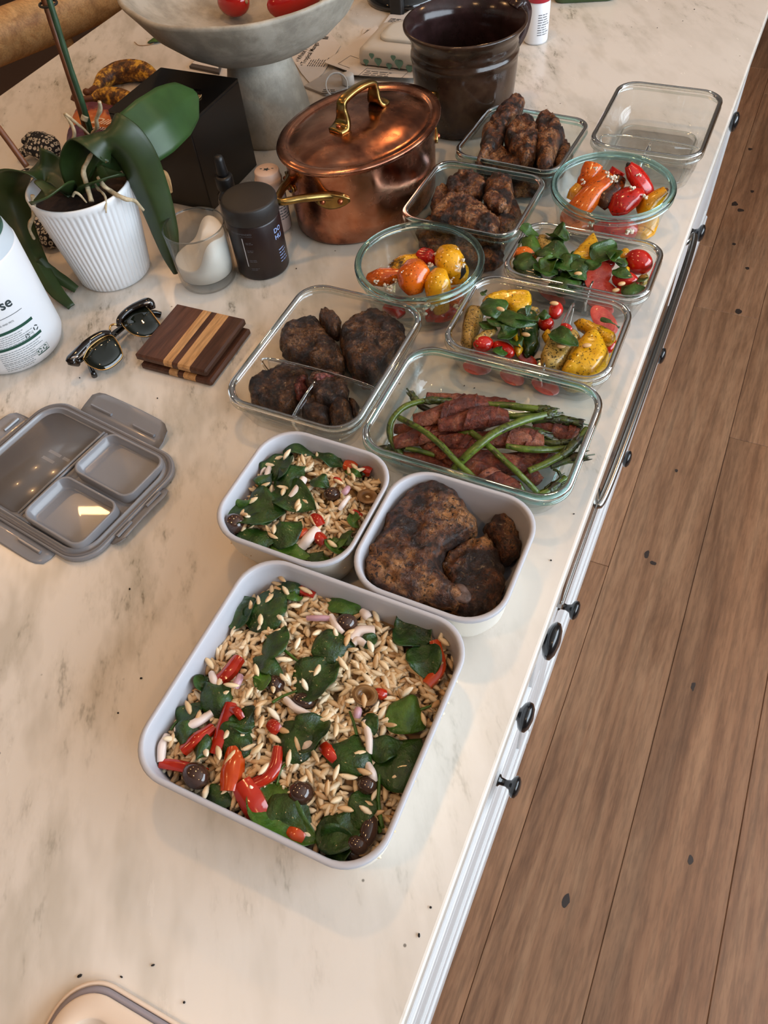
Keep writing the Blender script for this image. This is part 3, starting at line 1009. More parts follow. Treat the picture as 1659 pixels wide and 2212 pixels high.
glass_box(-0.2210, -0.0525, 0.7075, 0.8190, HF, 0.026, 'glass container of basil, tomato and zucchini salad behind the yellow squash one', 'clear', 0.010,
          [(-0.118, 0.722, -0.118, 0.805, 0.036)])
HH = 0.058
glass_box(-0.1985, -0.0510, 0.9900, 1.1760, HH, 0.030, 'empty divided clear glass container at the far aisle edge of the worktop', 'clear', 0.011,
          [(-0.185, 1.062, -0.065, 1.062, 0.034), (-0.125, 1.006, -0.125, 1.060, 0.032)])
HI = 0.050
glass_box(-0.3640, -0.2120, 0.9250, 1.0730, HI, 0.024, 'square teal glass container of charred chicken against the brown crock', 'teal', 0.012, rot=math.radians(-3))
glass_box(-0.3780, -0.2240, 0.7720, 0.9160, HI, 0.024, 'square teal glass container of charred chicken beside the copper pot', 'teal', 0.012, rot=math.radians(-1))
HK = 0.060
glass_bowl(-0.1405, 0.9060, 0.0757, HK, 'round glass bowl of roasted peppers at the aisle edge by the empty container')
glass_bowl(-0.3115, 0.6895, 0.0757, HK, 'round glass bowl of roasted peppers between the steaks and the copper pot')

# ================================================================ copper pot
cp = (-0.465, 0.862); crot = math.radians(74.2)
t = empty('copper_pot', (cp[0], cp[1], 0), 'oval copper cooking pot with its lid on and brass handles', 'pot')
k = 0.0845 / 0.114
obj('pot_body', lathe(cp, [(0.106, 0.0), (0.110, 0.0015), (0.1125, 0.006), (0.1135, 0.03), (0.114, 0.098), (0.1145, 0.1005)], 96, True, True, k, crot), 'copper', t)
k2 = 0.0925 / 0.1225
lid = obj('pot_lid', lathe(cp, [(0.112, 0.098), (0.118, 0.1005), (0.1222, 0.1045), (0.1228, 0.1065), (0.1215, 0.1085), (0.111, 0.1092), (0.1085, 0.1085), (0.1065, 0.1065), (0.104, 0.1062), (0.098, 0.1085),
                                (0.085, 0.1125), (0.06, 0.1165), (0.03, 0.1185), (0.004, 0.119)], 96, True, True, k2, crot), 'copper', t)
ld = Vector((math.cos(crot), math.sin(crot), 0)); lp = Vector((-ld.y, ld.x, 0)); lc = Vector((cp[0], cp[1], 0))
Z = lambda z: Vector((0, 0, z))
hd = lc + ld * 0.002
def strap(name, path, wid, th, mat, parent, side, nl=40):
    return obj(name, ribbon(path, wid, side, 0.06, th, nl, 6), mat, parent)
hpts = [hd - ld * 0.047 + Z(0.1195), hd - ld * 0.036 + Z(0.1205), hd - ld * 0.031 + Z(0.128), hd - ld * 0.031 + Z(0.142), hd - ld * 0.026 + Z(0.150),
        hd + Z(0.153), hd + ld * 0.026 + Z(0.150), hd + ld * 0.031 + Z(0.142), hd + ld * 0.031 + Z(0.128), hd + ld * 0.036 + Z(0.1205), hd + ld * 0.047 + Z(0.1195)]
wd = [0.022, 0.026, 0.020, 0.013, 0.012, 0.0115, 0.012, 0.013, 0.020, 0.026, 0.022]
hl = strap('lid_handle', hpts, wd, 0.0055, 'brass', lid, lp, 60)
for s in (-1, 1):
    q = hd + ld * (0.040 * s)
    obj('rivet', ball(q + Z(0.1235), 0.0032, 0.0032, 0.0018), 'rivet_copper', lid)
for s in (-1, 1):
    # loop handles at both ends of the oval, seen from the near one
    end = lc + ld * (0.1145 * s)
    a, b = end - lp * 0.048, end + lp * 0.048
    inn = ld * (-0.024 * s)
    z = 0.074
    pts = [a + inn + Z(z - 0.004), a + inn * 0.45 + lp * 0.014 + Z(z), a + ld * (0.018 * s) + lp * 0.030 + Z(z + 0.006), end + ld * (0.042 * s) + Z(z + 0.008),
           b + ld * (0.018 * s) - lp * 0.030 + Z(z + 0.006), b + inn * 0.45 - lp * 0.014 + Z(z), b + inn + Z(z - 0.004)]
    obj('side_handle', tube(pts, [0.006, 0.0062, 0.0048, 0.0046, 0.0048, 0.0062, 0.006], 12, 48), 'brass', t)
    for e, sg in ((a, 1), (b, -1)):
        # escutcheon plates riveted to the wall
        th = math.atan2((e - lc).dot(lp) / k, (e - lc).dot(ld))
        pl = []
        for i in range(15):
            u = -0.24 + 0.48 * i / 14
            aa = th - sg * 0.05 + u
            q = lc + ld * (0.1155 * math.cos(aa)) + lp * (0.1155 * k * math.sin(aa))
            pl.append(q + Z(z - 0.006))
        wv = [0.004, 0.014, 0.019, 0.021, 0.020, 0.017, 0.012, 0.004]
        V, F = ribbon(pl, wv, (0, 0, 1), 0.0, 0.004, 15, 6)
        ec = obj('handle_plate', (V, F), 'brass', t)
        for u in (-0.12, 0.12):
            aa = th - sg * 0.05 + u
            q = lc + ld * (0.118 * math.cos(aa)) + lp * (0.118 * k * math.sin(aa))
            obj('rivet', ball(q + Z(z - 0.006), 0.0036, 0.0036, 0.0036), 'rivet_copper', ec)

# ================================================================ brown crock with side handle
cc = (-0.416, 1.113)
t = empty('brown_crock', (cc[0], cc[1], 0), 'dark brown glazed stoneware crock with flared rim behind the copper pot', 'crock')
obj('crock_body', lathe(cc, [(0.060, 0.0), (0.0665, 0.0015), (0.069, 0.005), (0.0685, 0.010), (0.071, 0.012), (0.0745, 0.045), (0.0770, 0.075), (0.0775, 0.090), (0.0765, 0.096), (0.079, 0.0985), (0.0785, 0.102), (0.0755, 0.105),
                             (0.0765, 0.108), (0.0775, 0.112), (0.0765, 0.115), (0.077, 0.119), (0.081, 0.127), (0.0875, 0.1355), (0.0878, 0.1385), (0.085, 0.1392)], 96, True, False, wob=0.0012), 'crock_glaze', t)
obj('crock_inside', lathe(cc, [(0.085, 0.1392), (0.082, 0.1375), (0.0755, 0.127), (0.0715, 0.118), (0.072, 0.112), (0.0705, 0.106), (0.0695, 0.098), (0.070, 0.08), (0.066, 0.02), (0.062, 0.008)], 96, False, True, wob=0.0012), 'crock_inside', t)
a = math.radians(52)
er = Vector((math.cos(a), math.sin(a), 0)); ec_ = Vector((cc[0], cc[1], 0))
strap('crock_handle', [ec_ + er * 0.081 + Z(0.134), ec_ + er * 0.092 + Z(0.140), ec_ + er * 0.100 + Z(0.126), ec_ + er * 0.094 + Z(0.10), ec_ + er * 0.0765 + Z(0.078)], [0.020, 0.022, 0.022, 0.021, 0.018], 0.010, 'crock_inside', t, er.cross(Vector((0, 0, 1))), 36)

# ================================================================ pedestal bowl with tomatoes
bc = (-0.698, 1.003)
t = empty('pedestal_bowl', (bc[0], bc[1], 0), 'large rough grey pedestal bowl standing behind the black tissue box', 'bowl')
obj('bowl', lathe(bc, [(0.040, 0.116), (0.060, 0.119), (0.088, 0.129), (0.118, 0.147), (0.145, 0.170), (0.160, 0.193), (0.169, 0.207), (0.1705, 0.2115), (0.167, 0.2135), (0.1635, 0.212), (0.153, 0.197), (0.132, 0.178), (0.104, 0.160), (0.07, 0.149), (0.03, 0.145)],
                       96, True, True, wob=0.005), 'paper_mache', t)
obj('pedestal', lathe(bc, [(0.066, 0.0), (0.0685, 0.003), (0.067, 0.015), (0.061, 0.045), (0.053, 0.080), (0.047, 0.104), (0.045, 0.114), (0.046, 0.120)], 72, True, True, wob=0.003), 'paper_mache', t)
def plum_tomato(p, L, R, ang, label):
    tt = empty('plum_tomato', (p[0], p[1], p[2] - R), label, 'tomato', 'tomatoes in the pedestal bowl')
    d = Vector((math.cos(ang), math.sin(ang), 0.12))
    obj('tomato_body', ball(p, R, R, L, axis=d, lump=0.05, lfreq=30), 'tomato_skin', tt)
    e = Vector(p) + d.normalized() * L * 0.98
    obj('stem_scar', ball(e, 0.003, 0.003, 0.0015, axis=d, nu=10, nv=6), 'dry_leaf', tt)
plum_tomato((-0.735, 1.020, 0.170), 0.027, 0.0195, math.radians(-10), 'small round-ended plum tomato alone on the left in the grey pedestal bowl')
plum_tomato((-0.640, 1.035, 0.176), 0.042, 0.022, math.radians(48), 'long plum tomato poking over the right of the grey pedestal bowl')

# ================================================================ black tissue box
bx0, bx1, by0, by1, bh = -0.797, -0.667, 0.773, 0.900, 0.125
t = empty('tissue_box', ((bx0 + bx1) / 2, (by0 + by1) / 2, 0), 'black square tissue box cover with an oval opening on top', 'tissue box')
bcx, bcy = (bx0 + bx1) / 2, (by0 + by1) / 2
obj('box_shell', box(bx0, bx1, by0, by1, 0, bh - 0.003, 0.0015, 2), 'black_lacquer', t, False)
sq = rrect((bcx, bcy), bx1 - bx0, by1 - by0, 0.002, bh, 0, 8)
sqb = [(x, y, bh - 0.003) for x, y, z in sq]
ov = []
for (x, y, z) in sq:
    a = math.atan2(y - bcy, x - bcx)
    ov.append((bcx + 0.044 * math.cos(a), bcy + 0.030 * math.sin(a), bh))
ovb = [(x, y, bh - 0.0028) for x, y, z in ov]
obj('top_panel', loft([sqb, sq, ov, ovb], True, False, False), 'black_lacquer', t, False)
obj('opening', loft([[(x, y, bh - 0.0026) for x, y, z in ov]], True, False, True), 'near_black', t, False)
tp = P(425, 208, bh)
obj('tissue', ribbon([(bcx + 0.036, bcy - 0.012, bh - 0.002), (bcx + 0.040, bcy, bh + 0.001), (bcx + 0.036, bcy + 0.012, bh - 0.001)], [0.004, 0.008, 0.003], None, 0.1, 0.0006, 10, 4), 'dry_leaf', t)

# ================================================================ candle, jar, bottles
c = (-0.590, 0.641)
t = empty('glass_candle', (c[0], c[1], 0), 'half-burned white candle in a clear glass tumbler by the dark jar', 'candle')
obj('tumbler', lathe(c, [(0.030, 0.0), (0.0345, 0.001), (0.0362, 0.005), (0.0372, 0.03), (0.0385, 0.076), (0.0382, 0.0772), (0.0370, 0.0772), (0.0365, 0.076), (0.0352, 0.03), (0.0342, 0.0135), (0.030, 0.0115)], 64), 'glass_smoke', t)
rr = [circle(c, 0.0377 + 0.0009 * math.cos(2 * PI * k / 6), 0.0772 + 0.0009 * math.sin(2 * PI * k / 6), 64) for k in range(6)]
obj('tumbler_rim', loft(rr + [rr[0]], True, False, False), 'rim_smoke', t)
# wax: level low on the left, a tall slope of unburnt wax on the right and back
rings = []
for r, z0 in ((0.030, 0.0125), (0.0338, 0.0145), (0.0346, 0.03)):
    rings.append(circle(c, r, z0, 64))
for f, rr_ in ((0.0, 0.0348), (0.10, 0.0335), (0.45, 0.024), (0.75, 0.012), (0.95, 0.002)):
    ring = []
    for i in range(64):
        a = 2 * PI * i / 64
        x, y = math.cos(a), math.sin(a)
        u = (x * 0.80 + y * 0.60) * rr_ / 0.0348          # towards the tall side
        s = 1 / (1 + math.exp(-7 * (u - 0.05)))
        zz = 0.034 + 0.032 * s - 0.004 * math.sin(3 * a) * s
        ring.append((c[0] + rr_ * x, c[1] + rr_ * y, zz))
    rings.append(ring)
obj('wax', loft(rings), 'wax', t)

c = (-0.534, 0.688)
t = empty('supplement_jar', (c[0], c[1], 0), 'dark brown jar with a wide black lid beside the candle', 'jar')
obj('jar_body', lathe(c, [(0.030, 0), (0.0325, 0.001), (0.0338, 0.004), (0.0338, 0.074), (0.0325, 0.077)], 64), 'jar_body', t)
obj('jar_lid', lathe(c, [(0.0338, 0.0765), (0.0345, 0.0775), (0.0345, 0.0955), (0.0335, 0.0975), (0.031, 0.0983), (0.002, 0.0983)], 64), 'jar_lid', t)
av = math.atan2(-c[1], -c[0])        # side facing the camera
pj_ = []
lb = obj('jar_print', join(on_cyl(text2d('RECOMMENDED', 0.0038, 'RIGHT'), c, 0.0338, av - 0.20, 0.0665),
                           on_cyl(rect2(-0.016, 0.0, 0, 0.0003), c, 0.0338, av - 0.20, 0.0645),
                           on_cyl(fine_print(0.010, 2, 0.002, 0.0012, 3), c, 0.0338, av - 0.50, 0.056),
                           on_cyl(fine_print(0.010, 2, 0.002, 0.0012, 4), c, 0.0338, av - 0.50, 0.045),
                           on_cyl(fine_print(0.010, 2, 0.002, 0.0012, 5), c, 0.0338, av - 0.50, 0.031),
                           on_cyl(fine_print(0.011, 2, 0.002, 0.0012, 6), c, 0.0338, av - 0.50, 0.019)), 'print_grey', t, False)
obj('dosage_bar', on_cyl(rect2(0, 0.0012, 0, 0.040), c, 0.0338, av - 0.62, 0.022), 'print_white', t, False)
obj('brand_print', join(on_cyl(text2d('DO', 0.0085, 'LEFT', bold=0.02), c, 0.0338, av + 0.66, 0.059), on_cyl(text2d('HU', 0.0085, 'LEFT', bold=0.02), c, 0.0338, av + 0.66, 0.050),
                        on_cyl(fine_print(0.014, 5, 0.0042, 0.0022, 8), c, 0.0338, av + 0.72, 0.034)), 'print_blue', t, False)

c = (-0.612, 0.748)
t = empty('dropper_bottle', (c[0], c[1], 0), 'small dark dropper bottle with a black rubber bulb', 'bottle')
obj('bottle_glass', lathe(c, [(0.012, 0), (0.0145, 0.001), (0.015, 0.004), (0.015, 0.046), (0.0135, 0.053), (0.009, 0.058), (0.0085, 0.064)], 40), 'amber_glass', t)
obj('bottle_label', lathe(c, [(0.0152, 0.008), (0.0152, 0.044)], 40, False, False), 'paper_grey', t)
obj('collar', lathe(c, [(0.0112, 0.061), (0.0118, 0.0625), (0.0118, 0.076), (0.0105, 0.0785), (0.007, 0.079)], 40), 'black_plastic', t)
obj('rubber_bulb', lathe(c, [(0.0068, 0.078), (0.0075, 0.082), (0.0066, 0.090), (0.0062, 0.099), (0.0052, 0.1035), (0.002, 0.1055)], 32), 'black_plastic', t)

c = (-0.558, 0.770)
t = empty('pill_bottle', (c[0], c[1], 0), 'small pale pink pill bottle behind the dark jar', 'bottle')
obj('bottle_body', lathe(c, [(0.016, 0), (0.0185, 0.001), (0.019, 0.004), (0.019, 0.055), (0.017, 0.060), (0.0145, 0.063)], 40), 'pill_body', t)
obj('label_band', lathe(c, [(0.0192, 0.051), (0.0192, 0.055)], 40, False, False), 'logo_blue', t)
cap = obj('bottle_cap', lathe(c, [(0.0160, 0.0605), (0.0178, 0.061), (0.0180, 0.072), (0.0172, 0.073), (0.0165, 0.0735), (0.0163, 0.0815), (0.0152, 0.083), (0.002, 0.083)], 48), 'pill_cap', t)
star = [(0.0055 * (1 if i % 2 == 0 else 0.45) * math.cos(i * PI / 5), 0.0042 * (1 if i % 2 == 0 else 0.45) * math.sin(i * PI / 5)) for i in range(10)]
obj('cap_print', on_plane(join((star, [tuple(range(10))]), rect2(-0.009, -0.006, 0.001, 0.0025, 2), rect2(0.006, 0.009, 0.001, 0.0025, 2)), (c[0], c[1], 0.083), (0.94, 0.34, 0), (-0.34, 0.94, 0)), 'print_dark', cap, False)
obj('label_print', on_cyl(fine_print(0.026, 7, 0.004, 0.002, 12), c, 0.019, math.atan2(-c[1], -c[0]) - 0.1, 0.044), 'print_dark', t, False)

# ---------------------------------------------------------------- white wipes canister
c = (-0.752, 0.448); R0 = 0.0605
t = empty('wipes_canister', (c[0], c[1], 0), 'tall white canister with green lid and printed label beside the orchid', 'canister')
obj('canister_body', lathe(c, [(0.045, 0), (0.052, 0.0008), (0.056, 0.004), (R0, 0.014), (R0, 0.134), (0.0598, 0.136)], 80), 'bottle_white', t)
obj('shoulder', lathe(c, [(0.0598, 0.1345), (0.0595, 0.137), (0.0565, 0.150), (0.0555, 0.152)], 80), 'shoulder_grey', t)
obj('canister_lid', lathe(c, [(0.0540, 0.150), (0.0552, 0.151), (0.0552, 0.180), (0.053, 0.184), (0.004, 0.186)], 80), 'cap_green', t)
av = math.atan2(-c[1], -c[0])
A = lambda deg: av + math.radians(deg)
obj('label_title', on_cyl(text2d('se', 0.017, 'RIGHT', bold=0.02), c, R0, A(18), 0.088), 'print_dark', t, False)
obj('label_rule', join(on_cyl(rect2(-0.06, 0, 0, 0.0006, 24), c, R0, A(24), 0.078), on_cyl(text2d('HUMANS AND PETS', 0.0030, 'RIGHT'), c, R0, A(10), 0.070)), 'print_dark', t, False)
obj('label_bar', on_cyl(rect2(-0.07, 0, 0, 0.0036, 30), c, R0, A(29), 0.0590), 'print_green', t, False)
obj('label_bar', on_cyl(rect2(-0.07, 0, 0, 0.0036, 30), c, R0, A(31), 0.0385), 'print_green', t, False)
obj('label_text', join(on_cyl(fine_print(0.052, 6, 0.0026, 0.0013, 21), c, R0, A(-24), 0.0555),
                       on_cyl(fine_print(0.054, 6, 0.0028, 0.0013, 22), c, R0, A(-24), 0.0345),
                       on_cyl(fine_print(0.040, 4, 0.0026, 0.0013, 23), c, R0, A(-24), 0.0195 - 0.001)), 'print_soft', t, False)
def recyc(x, y, r):
    out = []
    for k in range(3):
        a0 = k * 2 * PI / 3 + 0.3
        v = []; f = []
        for i in range(7):
            a = a0 + i * 0.24
            v += [(x + r * math.cos(a), y + r * math.sin(a)), (x + 0.62 * r * math.cos(a), y + 0.62 * r * math.sin(a))]
        for i in range(6): f.append((2 * i, 2 * i + 2, 2 * i + 3, 2 * i + 1))
        out.append((v, f))
    return out
def frame2(x0, x1, y0, y1, w):
    return [rect2(x0, x1, y0, y0 + w, 4), rect2(x0, x1, y1 - w, y1, 4), rect2(x0, x0 + w, y0, y1, 1), rect2(x1 - w, x1, y0, y1, 1)]
ic = frame2(-0.017, 0, 0, 0.0085, 0.0003) + recyc(-0.0125, 0.0046, 0.003) + recyc(-0.0048, 0.0046, 0.003) + [rect2(-0.017, 0, 0, 0.0011, 4)]
obj('recycling_mark', on_cyl(join(*ic), c, R0, A(30), 0.0155), 'print_green', t, False)
ic = recyc(-0.004, 0.0035, 0.0034) + frame2(-0.020, -0.0095, -0.002, 0.003, 0.0002) + recyc(-0.0175, 0.0006, 0.0026)
obj('seal_mark', on_cyl(join(*ic), c, R0, A(31), 0.0445), 'print_dark', t, False)

# ================================================================ orchid
pc = (-0.722, 0.613)
t = empty('potted_orchid', (pc[0], pc[1], 0), 'orchid with drooping dark leaves in a white ribbed pot', 'plant')
rings = []
def ribbed(r, z, amp):
    return [(pc[0] + (r + amp * abs(math.sin(27 * a)) - amp) * math.cos(a), pc[1] + (r + amp * abs(math.sin(27 * a)) - amp) * math.sin(a), z) for a in [2 * PI * i / 324 for i in range(324)]]
prof = [(0.042, 0.0, 0), (0.0455, 0.001, 0), (0.0475, 0.003, 0.001), (0.0485, 0.010, 0.0018), (0.0552, 0.06, 0.0019), (0.0618, 0.112, 0.0019), (0.0628, 0.1165, 0.0012), (0.0632, 0.119, 0), (0.0636, 0.1245, 0), (0.0622, 0.126, 0), (0.0605, 0.1255, 0), (0.0595, 0.121, 0), (0.058, 0.108, 0)]
pot = obj('ribbed_pot', loft([ribbed(r, z, a) for r, z, a in prof], True, True, False), 'pot_white', t)
obj('bark_soil', ball((pc[0], pc[1], 0.108), 0.0575, 0.0575, 0.008, nu=40, nv=12, lump=0.10, lfreq=90), 'pot_soil', t)
C2 = Crop(0, 230, 3.77)
B0 = Vector((pc[0] - 0.002, pc[1] - 0.004, 0.116))
def oleaf(pts, wid, mat, side=None, cup=0.12, roll=0.0):
    return obj('leaf', ribbon(pts, wid, side, cup, 0.0018, 64, 12, 0.0008, 30, roll=roll, vee=0.10), mat, t)
oleaf([B0, P(238, 335, 0.146), P(290, 305, 0.160), P(345, 265, 0.166), P(397, 222, 0.160), P(424, 202, 0.154)], [0.020, 0.034, 0.052, 0.063, 0.066, 0.062, 0.046, 0.012], 'orchid_leaf_bright', 'view', 0.0)
oleaf([B0, P(166, 352, 0.150), P(195, 306, 0.176), P(240, 298, 0.182), P(285, 335, 0.160), P(322, 410, 0.115), P(350, 490, 0.068), P(368, 555, 0.030), P(379, 592, 0.008)],
      [0.022, 0.036, 0.046, 0.052, 0.052, 0.048, 0.042, 0.034, 0.020, 0.006], 'orchid_leaf', (0.88, 0.46, 0.1), 0.16)
oleaf([B0 + Vector((0, -0.004, 0)), P(118, 372, 0.134), P(78, 362, 0.142), P(38, 378, 0.132), P(20, 425, 0.098), P(48, 500, 0.062), P(84, 572, 0.036), P(118, 625, 0.016), P(154, 662, 0.003)],
      [0.022, 0.034, 0.044, 0.052, 0.052, 0.042, 0.030, 0.022, 0.018, 0.010], 'orchid_leaf', (0.60, 0.78, 0.0), 0.05)
oleaf([P(84, 560, 0.042), P(110, 588, 0.026), P(140, 608, 0.014), P(165, 625, 0.004)], [0.010, 0.016, 0.014, 0.010], 'orchid_leaf', (0.62, 0.75, 0.05), 0.08)
oleaf([B0 + Vector((-0.004, -0.006, 0)), C2(470, 650, 0.142), C2(360, 720, 0.144), C2(270, 790, 0.132)], [0.018, 0.034, 0.040, 0.034, 0.008], 'orchid_leaf', None, 0.15)
oleaf([B0 + Vector((0.006, -0.002, 0)), C2(760, 600, 0.138), C2(880, 560, 0.140), C2(1010, 560, 0.130)], [0.018, 0.030, 0.034, 0.030, 0.008], 'orchid_leaf', None, 0.15)
obj('dried_leaf', ribbon([C2(1180, 520, 0.105), C2(1270, 560, 0.102), C2(1350, 630, 0.092), C2(1395, 705, 0.082)], [0.004, 0.020, 0.022, 0.010, 0.003], None, 0.25, 0.0012, 20, 6, 0.002, 60), 'dry_leaf', t)
obj('flower_stake', tube([P(196, 318, 0.130), P(172, 235, 0.175), P(140, 135, 0.225), P(108, 40, 0.268), P(86, -30, 0.300)], 0.0034, 10, 30), 'stake_brown', t)
obj('flower_stem', tube([P(202, 312, 0.132), P(182, 236, 0.178), P(150, 140, 0.228), P(122, 50, 0.270), P(100, -20, 0.300)], [0.0036, 0.0034, 0.0032, 0.0034, 0.003], 10, 30, lump=0.0004), 'stem_green', t)
obj('stem_node', tube([P(181, 260, 0.167), P(184, 250, 0.1715)], 0.0042, 12, 6), 'root_pale', t)
q0 = P(104, 8, 0.283)
obj('stem_clip', loft([[q0 + Matrix.Rotation(2 * PI * i / 24, 3, 'Z') @ Vector((0.0095 + 0.0014 * math.cos(2 * PI * j / 8), 0, 0.0014 * math.sin(2 * PI * j / 8))) for i in range(24)] for j in list(range(8)) + [0]], True, False, False), 'black_plastic', t)
obj('flower_stake', tube([P(58, 360, 0.165), P(22, 310, 0.190), P(-14, 262, 0.212)], 0.0035, 10, 14), 'stake_brown', t)
def root(pts, r=0.0022):
    obj('aerial_root', tube([C2(x, y, z) for x, y, z in pts], [r, r * 1.05, r * 0.9, r * 0.6], 9, 26, lump=0.0009, lfreq=140), 'root_pale', t)
root([(745, 775, .122), (715, 660, .132), (680, 540, .146), (700, 470, .154), (752, 372, .164)], .0030)
root([(840, 650, .130), (910, 695, .128), (1010, 750, .122), (1095, 770, .113), (1170, 845, .098)], .0026)
root([(268, 722, .128), (275, 880, .106), (238, 985, .090), (278, 1078, .072)], .0024)
root([(525, 55, .190), (590, 160, .178), (602, 250, .168), (560, 340, .156), (490, 435, .142)], .0022)
root([(530, 60, .190), (640, 150, .178), (735, 235, .165)], .0018)
root([(808, -40, .205), (815, 20, .196), (788, 100, .184), (790, 165, .174), (745, 225, .164)], .0024)
root([(590, 735, .128), (612, 702, .132), (660, 730, .128), (705, 785, .122)], .0016)
root([(770, 625, .132), (800, 670, .130), (855, 735, .128), (865, 868, .116)], .0016)
root([(800, 580, .138), (850, 650, .134), (905, 690, .128)], .0026)

# ================================================================ sunglasses
S5 = Crop(130, 630, 3.858)
t = empty('sunglasses', tuple(S5(420, 430, 0)), 'tortoiseshell browline sunglasses with dark lenses beside the wooden block', 'sunglasses')
tl = Vector((S5(60, 560, 0.0) - S5(60, 560, 0.0)))
def zlens(x, y):
    # the front leans: brow edge high, lower edge near the worktop
    u = ((x - 120) * 0.52 + (y - 560) * 0.854) / 290.0
    return 0.030 - 0.024 * max(0, min(1, u + 0.05))
def lens(pts, name='lens'):
    n = len(pts); loop = catmull([Vector((x, y, 0)) for x, y in pts + [pts[0]]], 48)[:-1]
    top = [S5(p.x, p.y, zlens(p.x, p.y)) for p in loop]
    bot = [p + Vector((0.0004, 0.0003, -0.0014)) for p in top]
    cen = sum(top, Vector()) / len(top) + Vector((0, 0, 0.0012))
    k = len(top)
    mid = [p.lerp(cen, 0.5) + Vector((0, 0, 0.0009)) for p in top]
    V, F = loft([bot, top, mid], True, True, False)
    V.append(cen); ci = len(V) - 1
    for i in range(k): F.append((2 * k + i, 2 * k + (i + 1) % k, ci))
    o = obj(name, (V, F), 'lens_dark', t)
    return o, top
l1, e1 = lens([(190, 560), (240, 470), (340, 390), (420, 362), (470, 405), (512, 490), (512, 550), (430, 625), (340, 652), (240, 615)])
l2, e2 = lens([(500, 235), (560, 170), (680, 122), (740, 148), (800, 225), (835, 285), (790, 350), (700, 376), (600, 352), (530, 292)])
for e in (e1, e2):
    obj('wire_rim', tube(e + [e[0]], 0.0006, 8, 60), 'gold_metal', t)
bz = 0.031
def brow(pts, wid, name):
    o = obj(name, tube([S5(x, y, z) for x, y, z in pts], wid, 12, 40, 0.8), 'amber_glass', t)
    return o
b1 = brow([(150, 600, .020), (92, 575, .028), (130, 520, .031), (240, 415, .032), (350, 350, .032), (425, 345, .030)], [0.0046, 0.0066, 0.0056, 0.0046, 0.0042, 0.0034], 'browline')
b2 = brow([(490, 285, .029), (500, 225, .031), (560, 160, .032), (650, 110, .033), (735, 88, .032), (768, 145, .024)], [0.0034, 0.0040, 0.0044, 0.0050, 0.0062, 0.0046], 'browline')
obj('rivet', ball(S5(122, 545, .0372), 0.0042, 0.0016, 0.0012, rot=0.8), 'silver_metal', b1)
obj('rivet', ball(S5(724, 94, .0372), 0.0042, 0.0016, 0.0012, rot=0.8), 'silver_metal', b2)
obj('bridge', tube([S5(415, 320, .029), S5(418, 288, .031), S5(450, 272, .032), S5(480, 278, .029)], 0.0013, 8, 20), 'gold_metal', t)
obj('nose_pad', ball(S5(470, 372, .018), 0.004, 0.0025, 0.005), 'glass_smoke', t)
obj('nose_pad', ball(S5(585, 372, .012), 0.005, 0.0022, 0.004), 'glass_smoke', t)
obj('temple_arm', tube([S5(150, 585, .022), S5(300, 480, .012), S5(440, 370, .010), S5(620, 225, .010), S5(760, 180, .010), S5(835, 195, .004)], [0.0022, 0.0022, 0.0024, 0.0026, 0.0030, 0.0034], 10, 40, 1.4), 'black_gloss', t)
obj('temple_arm', tube([S5(745, 150, .018), S5(620, 250, .008), S5(470, 330, .0065), S5(290, 500, .0065), S5(248, 600, .006), S5(285, 700, .004)], [0.0022, 0.0022, 0.0024, 0.0026, 0.0030, 0.0034], 10, 40, 1.4), 'black_gloss', t)
xd = (S5(215, 465, .03) - S5(180, 525, .025)).normalized(); yd = (S5(170, 500, .031) - S5(200, 530, .024)).normalized()
obj('lens_print', on_plane(text2d('Ray-Ban P', 0.0042, 'LEFT', 0.3), S5(196, 524, .0268), xd, yd, 0.0006), 'print_white', l1, False)

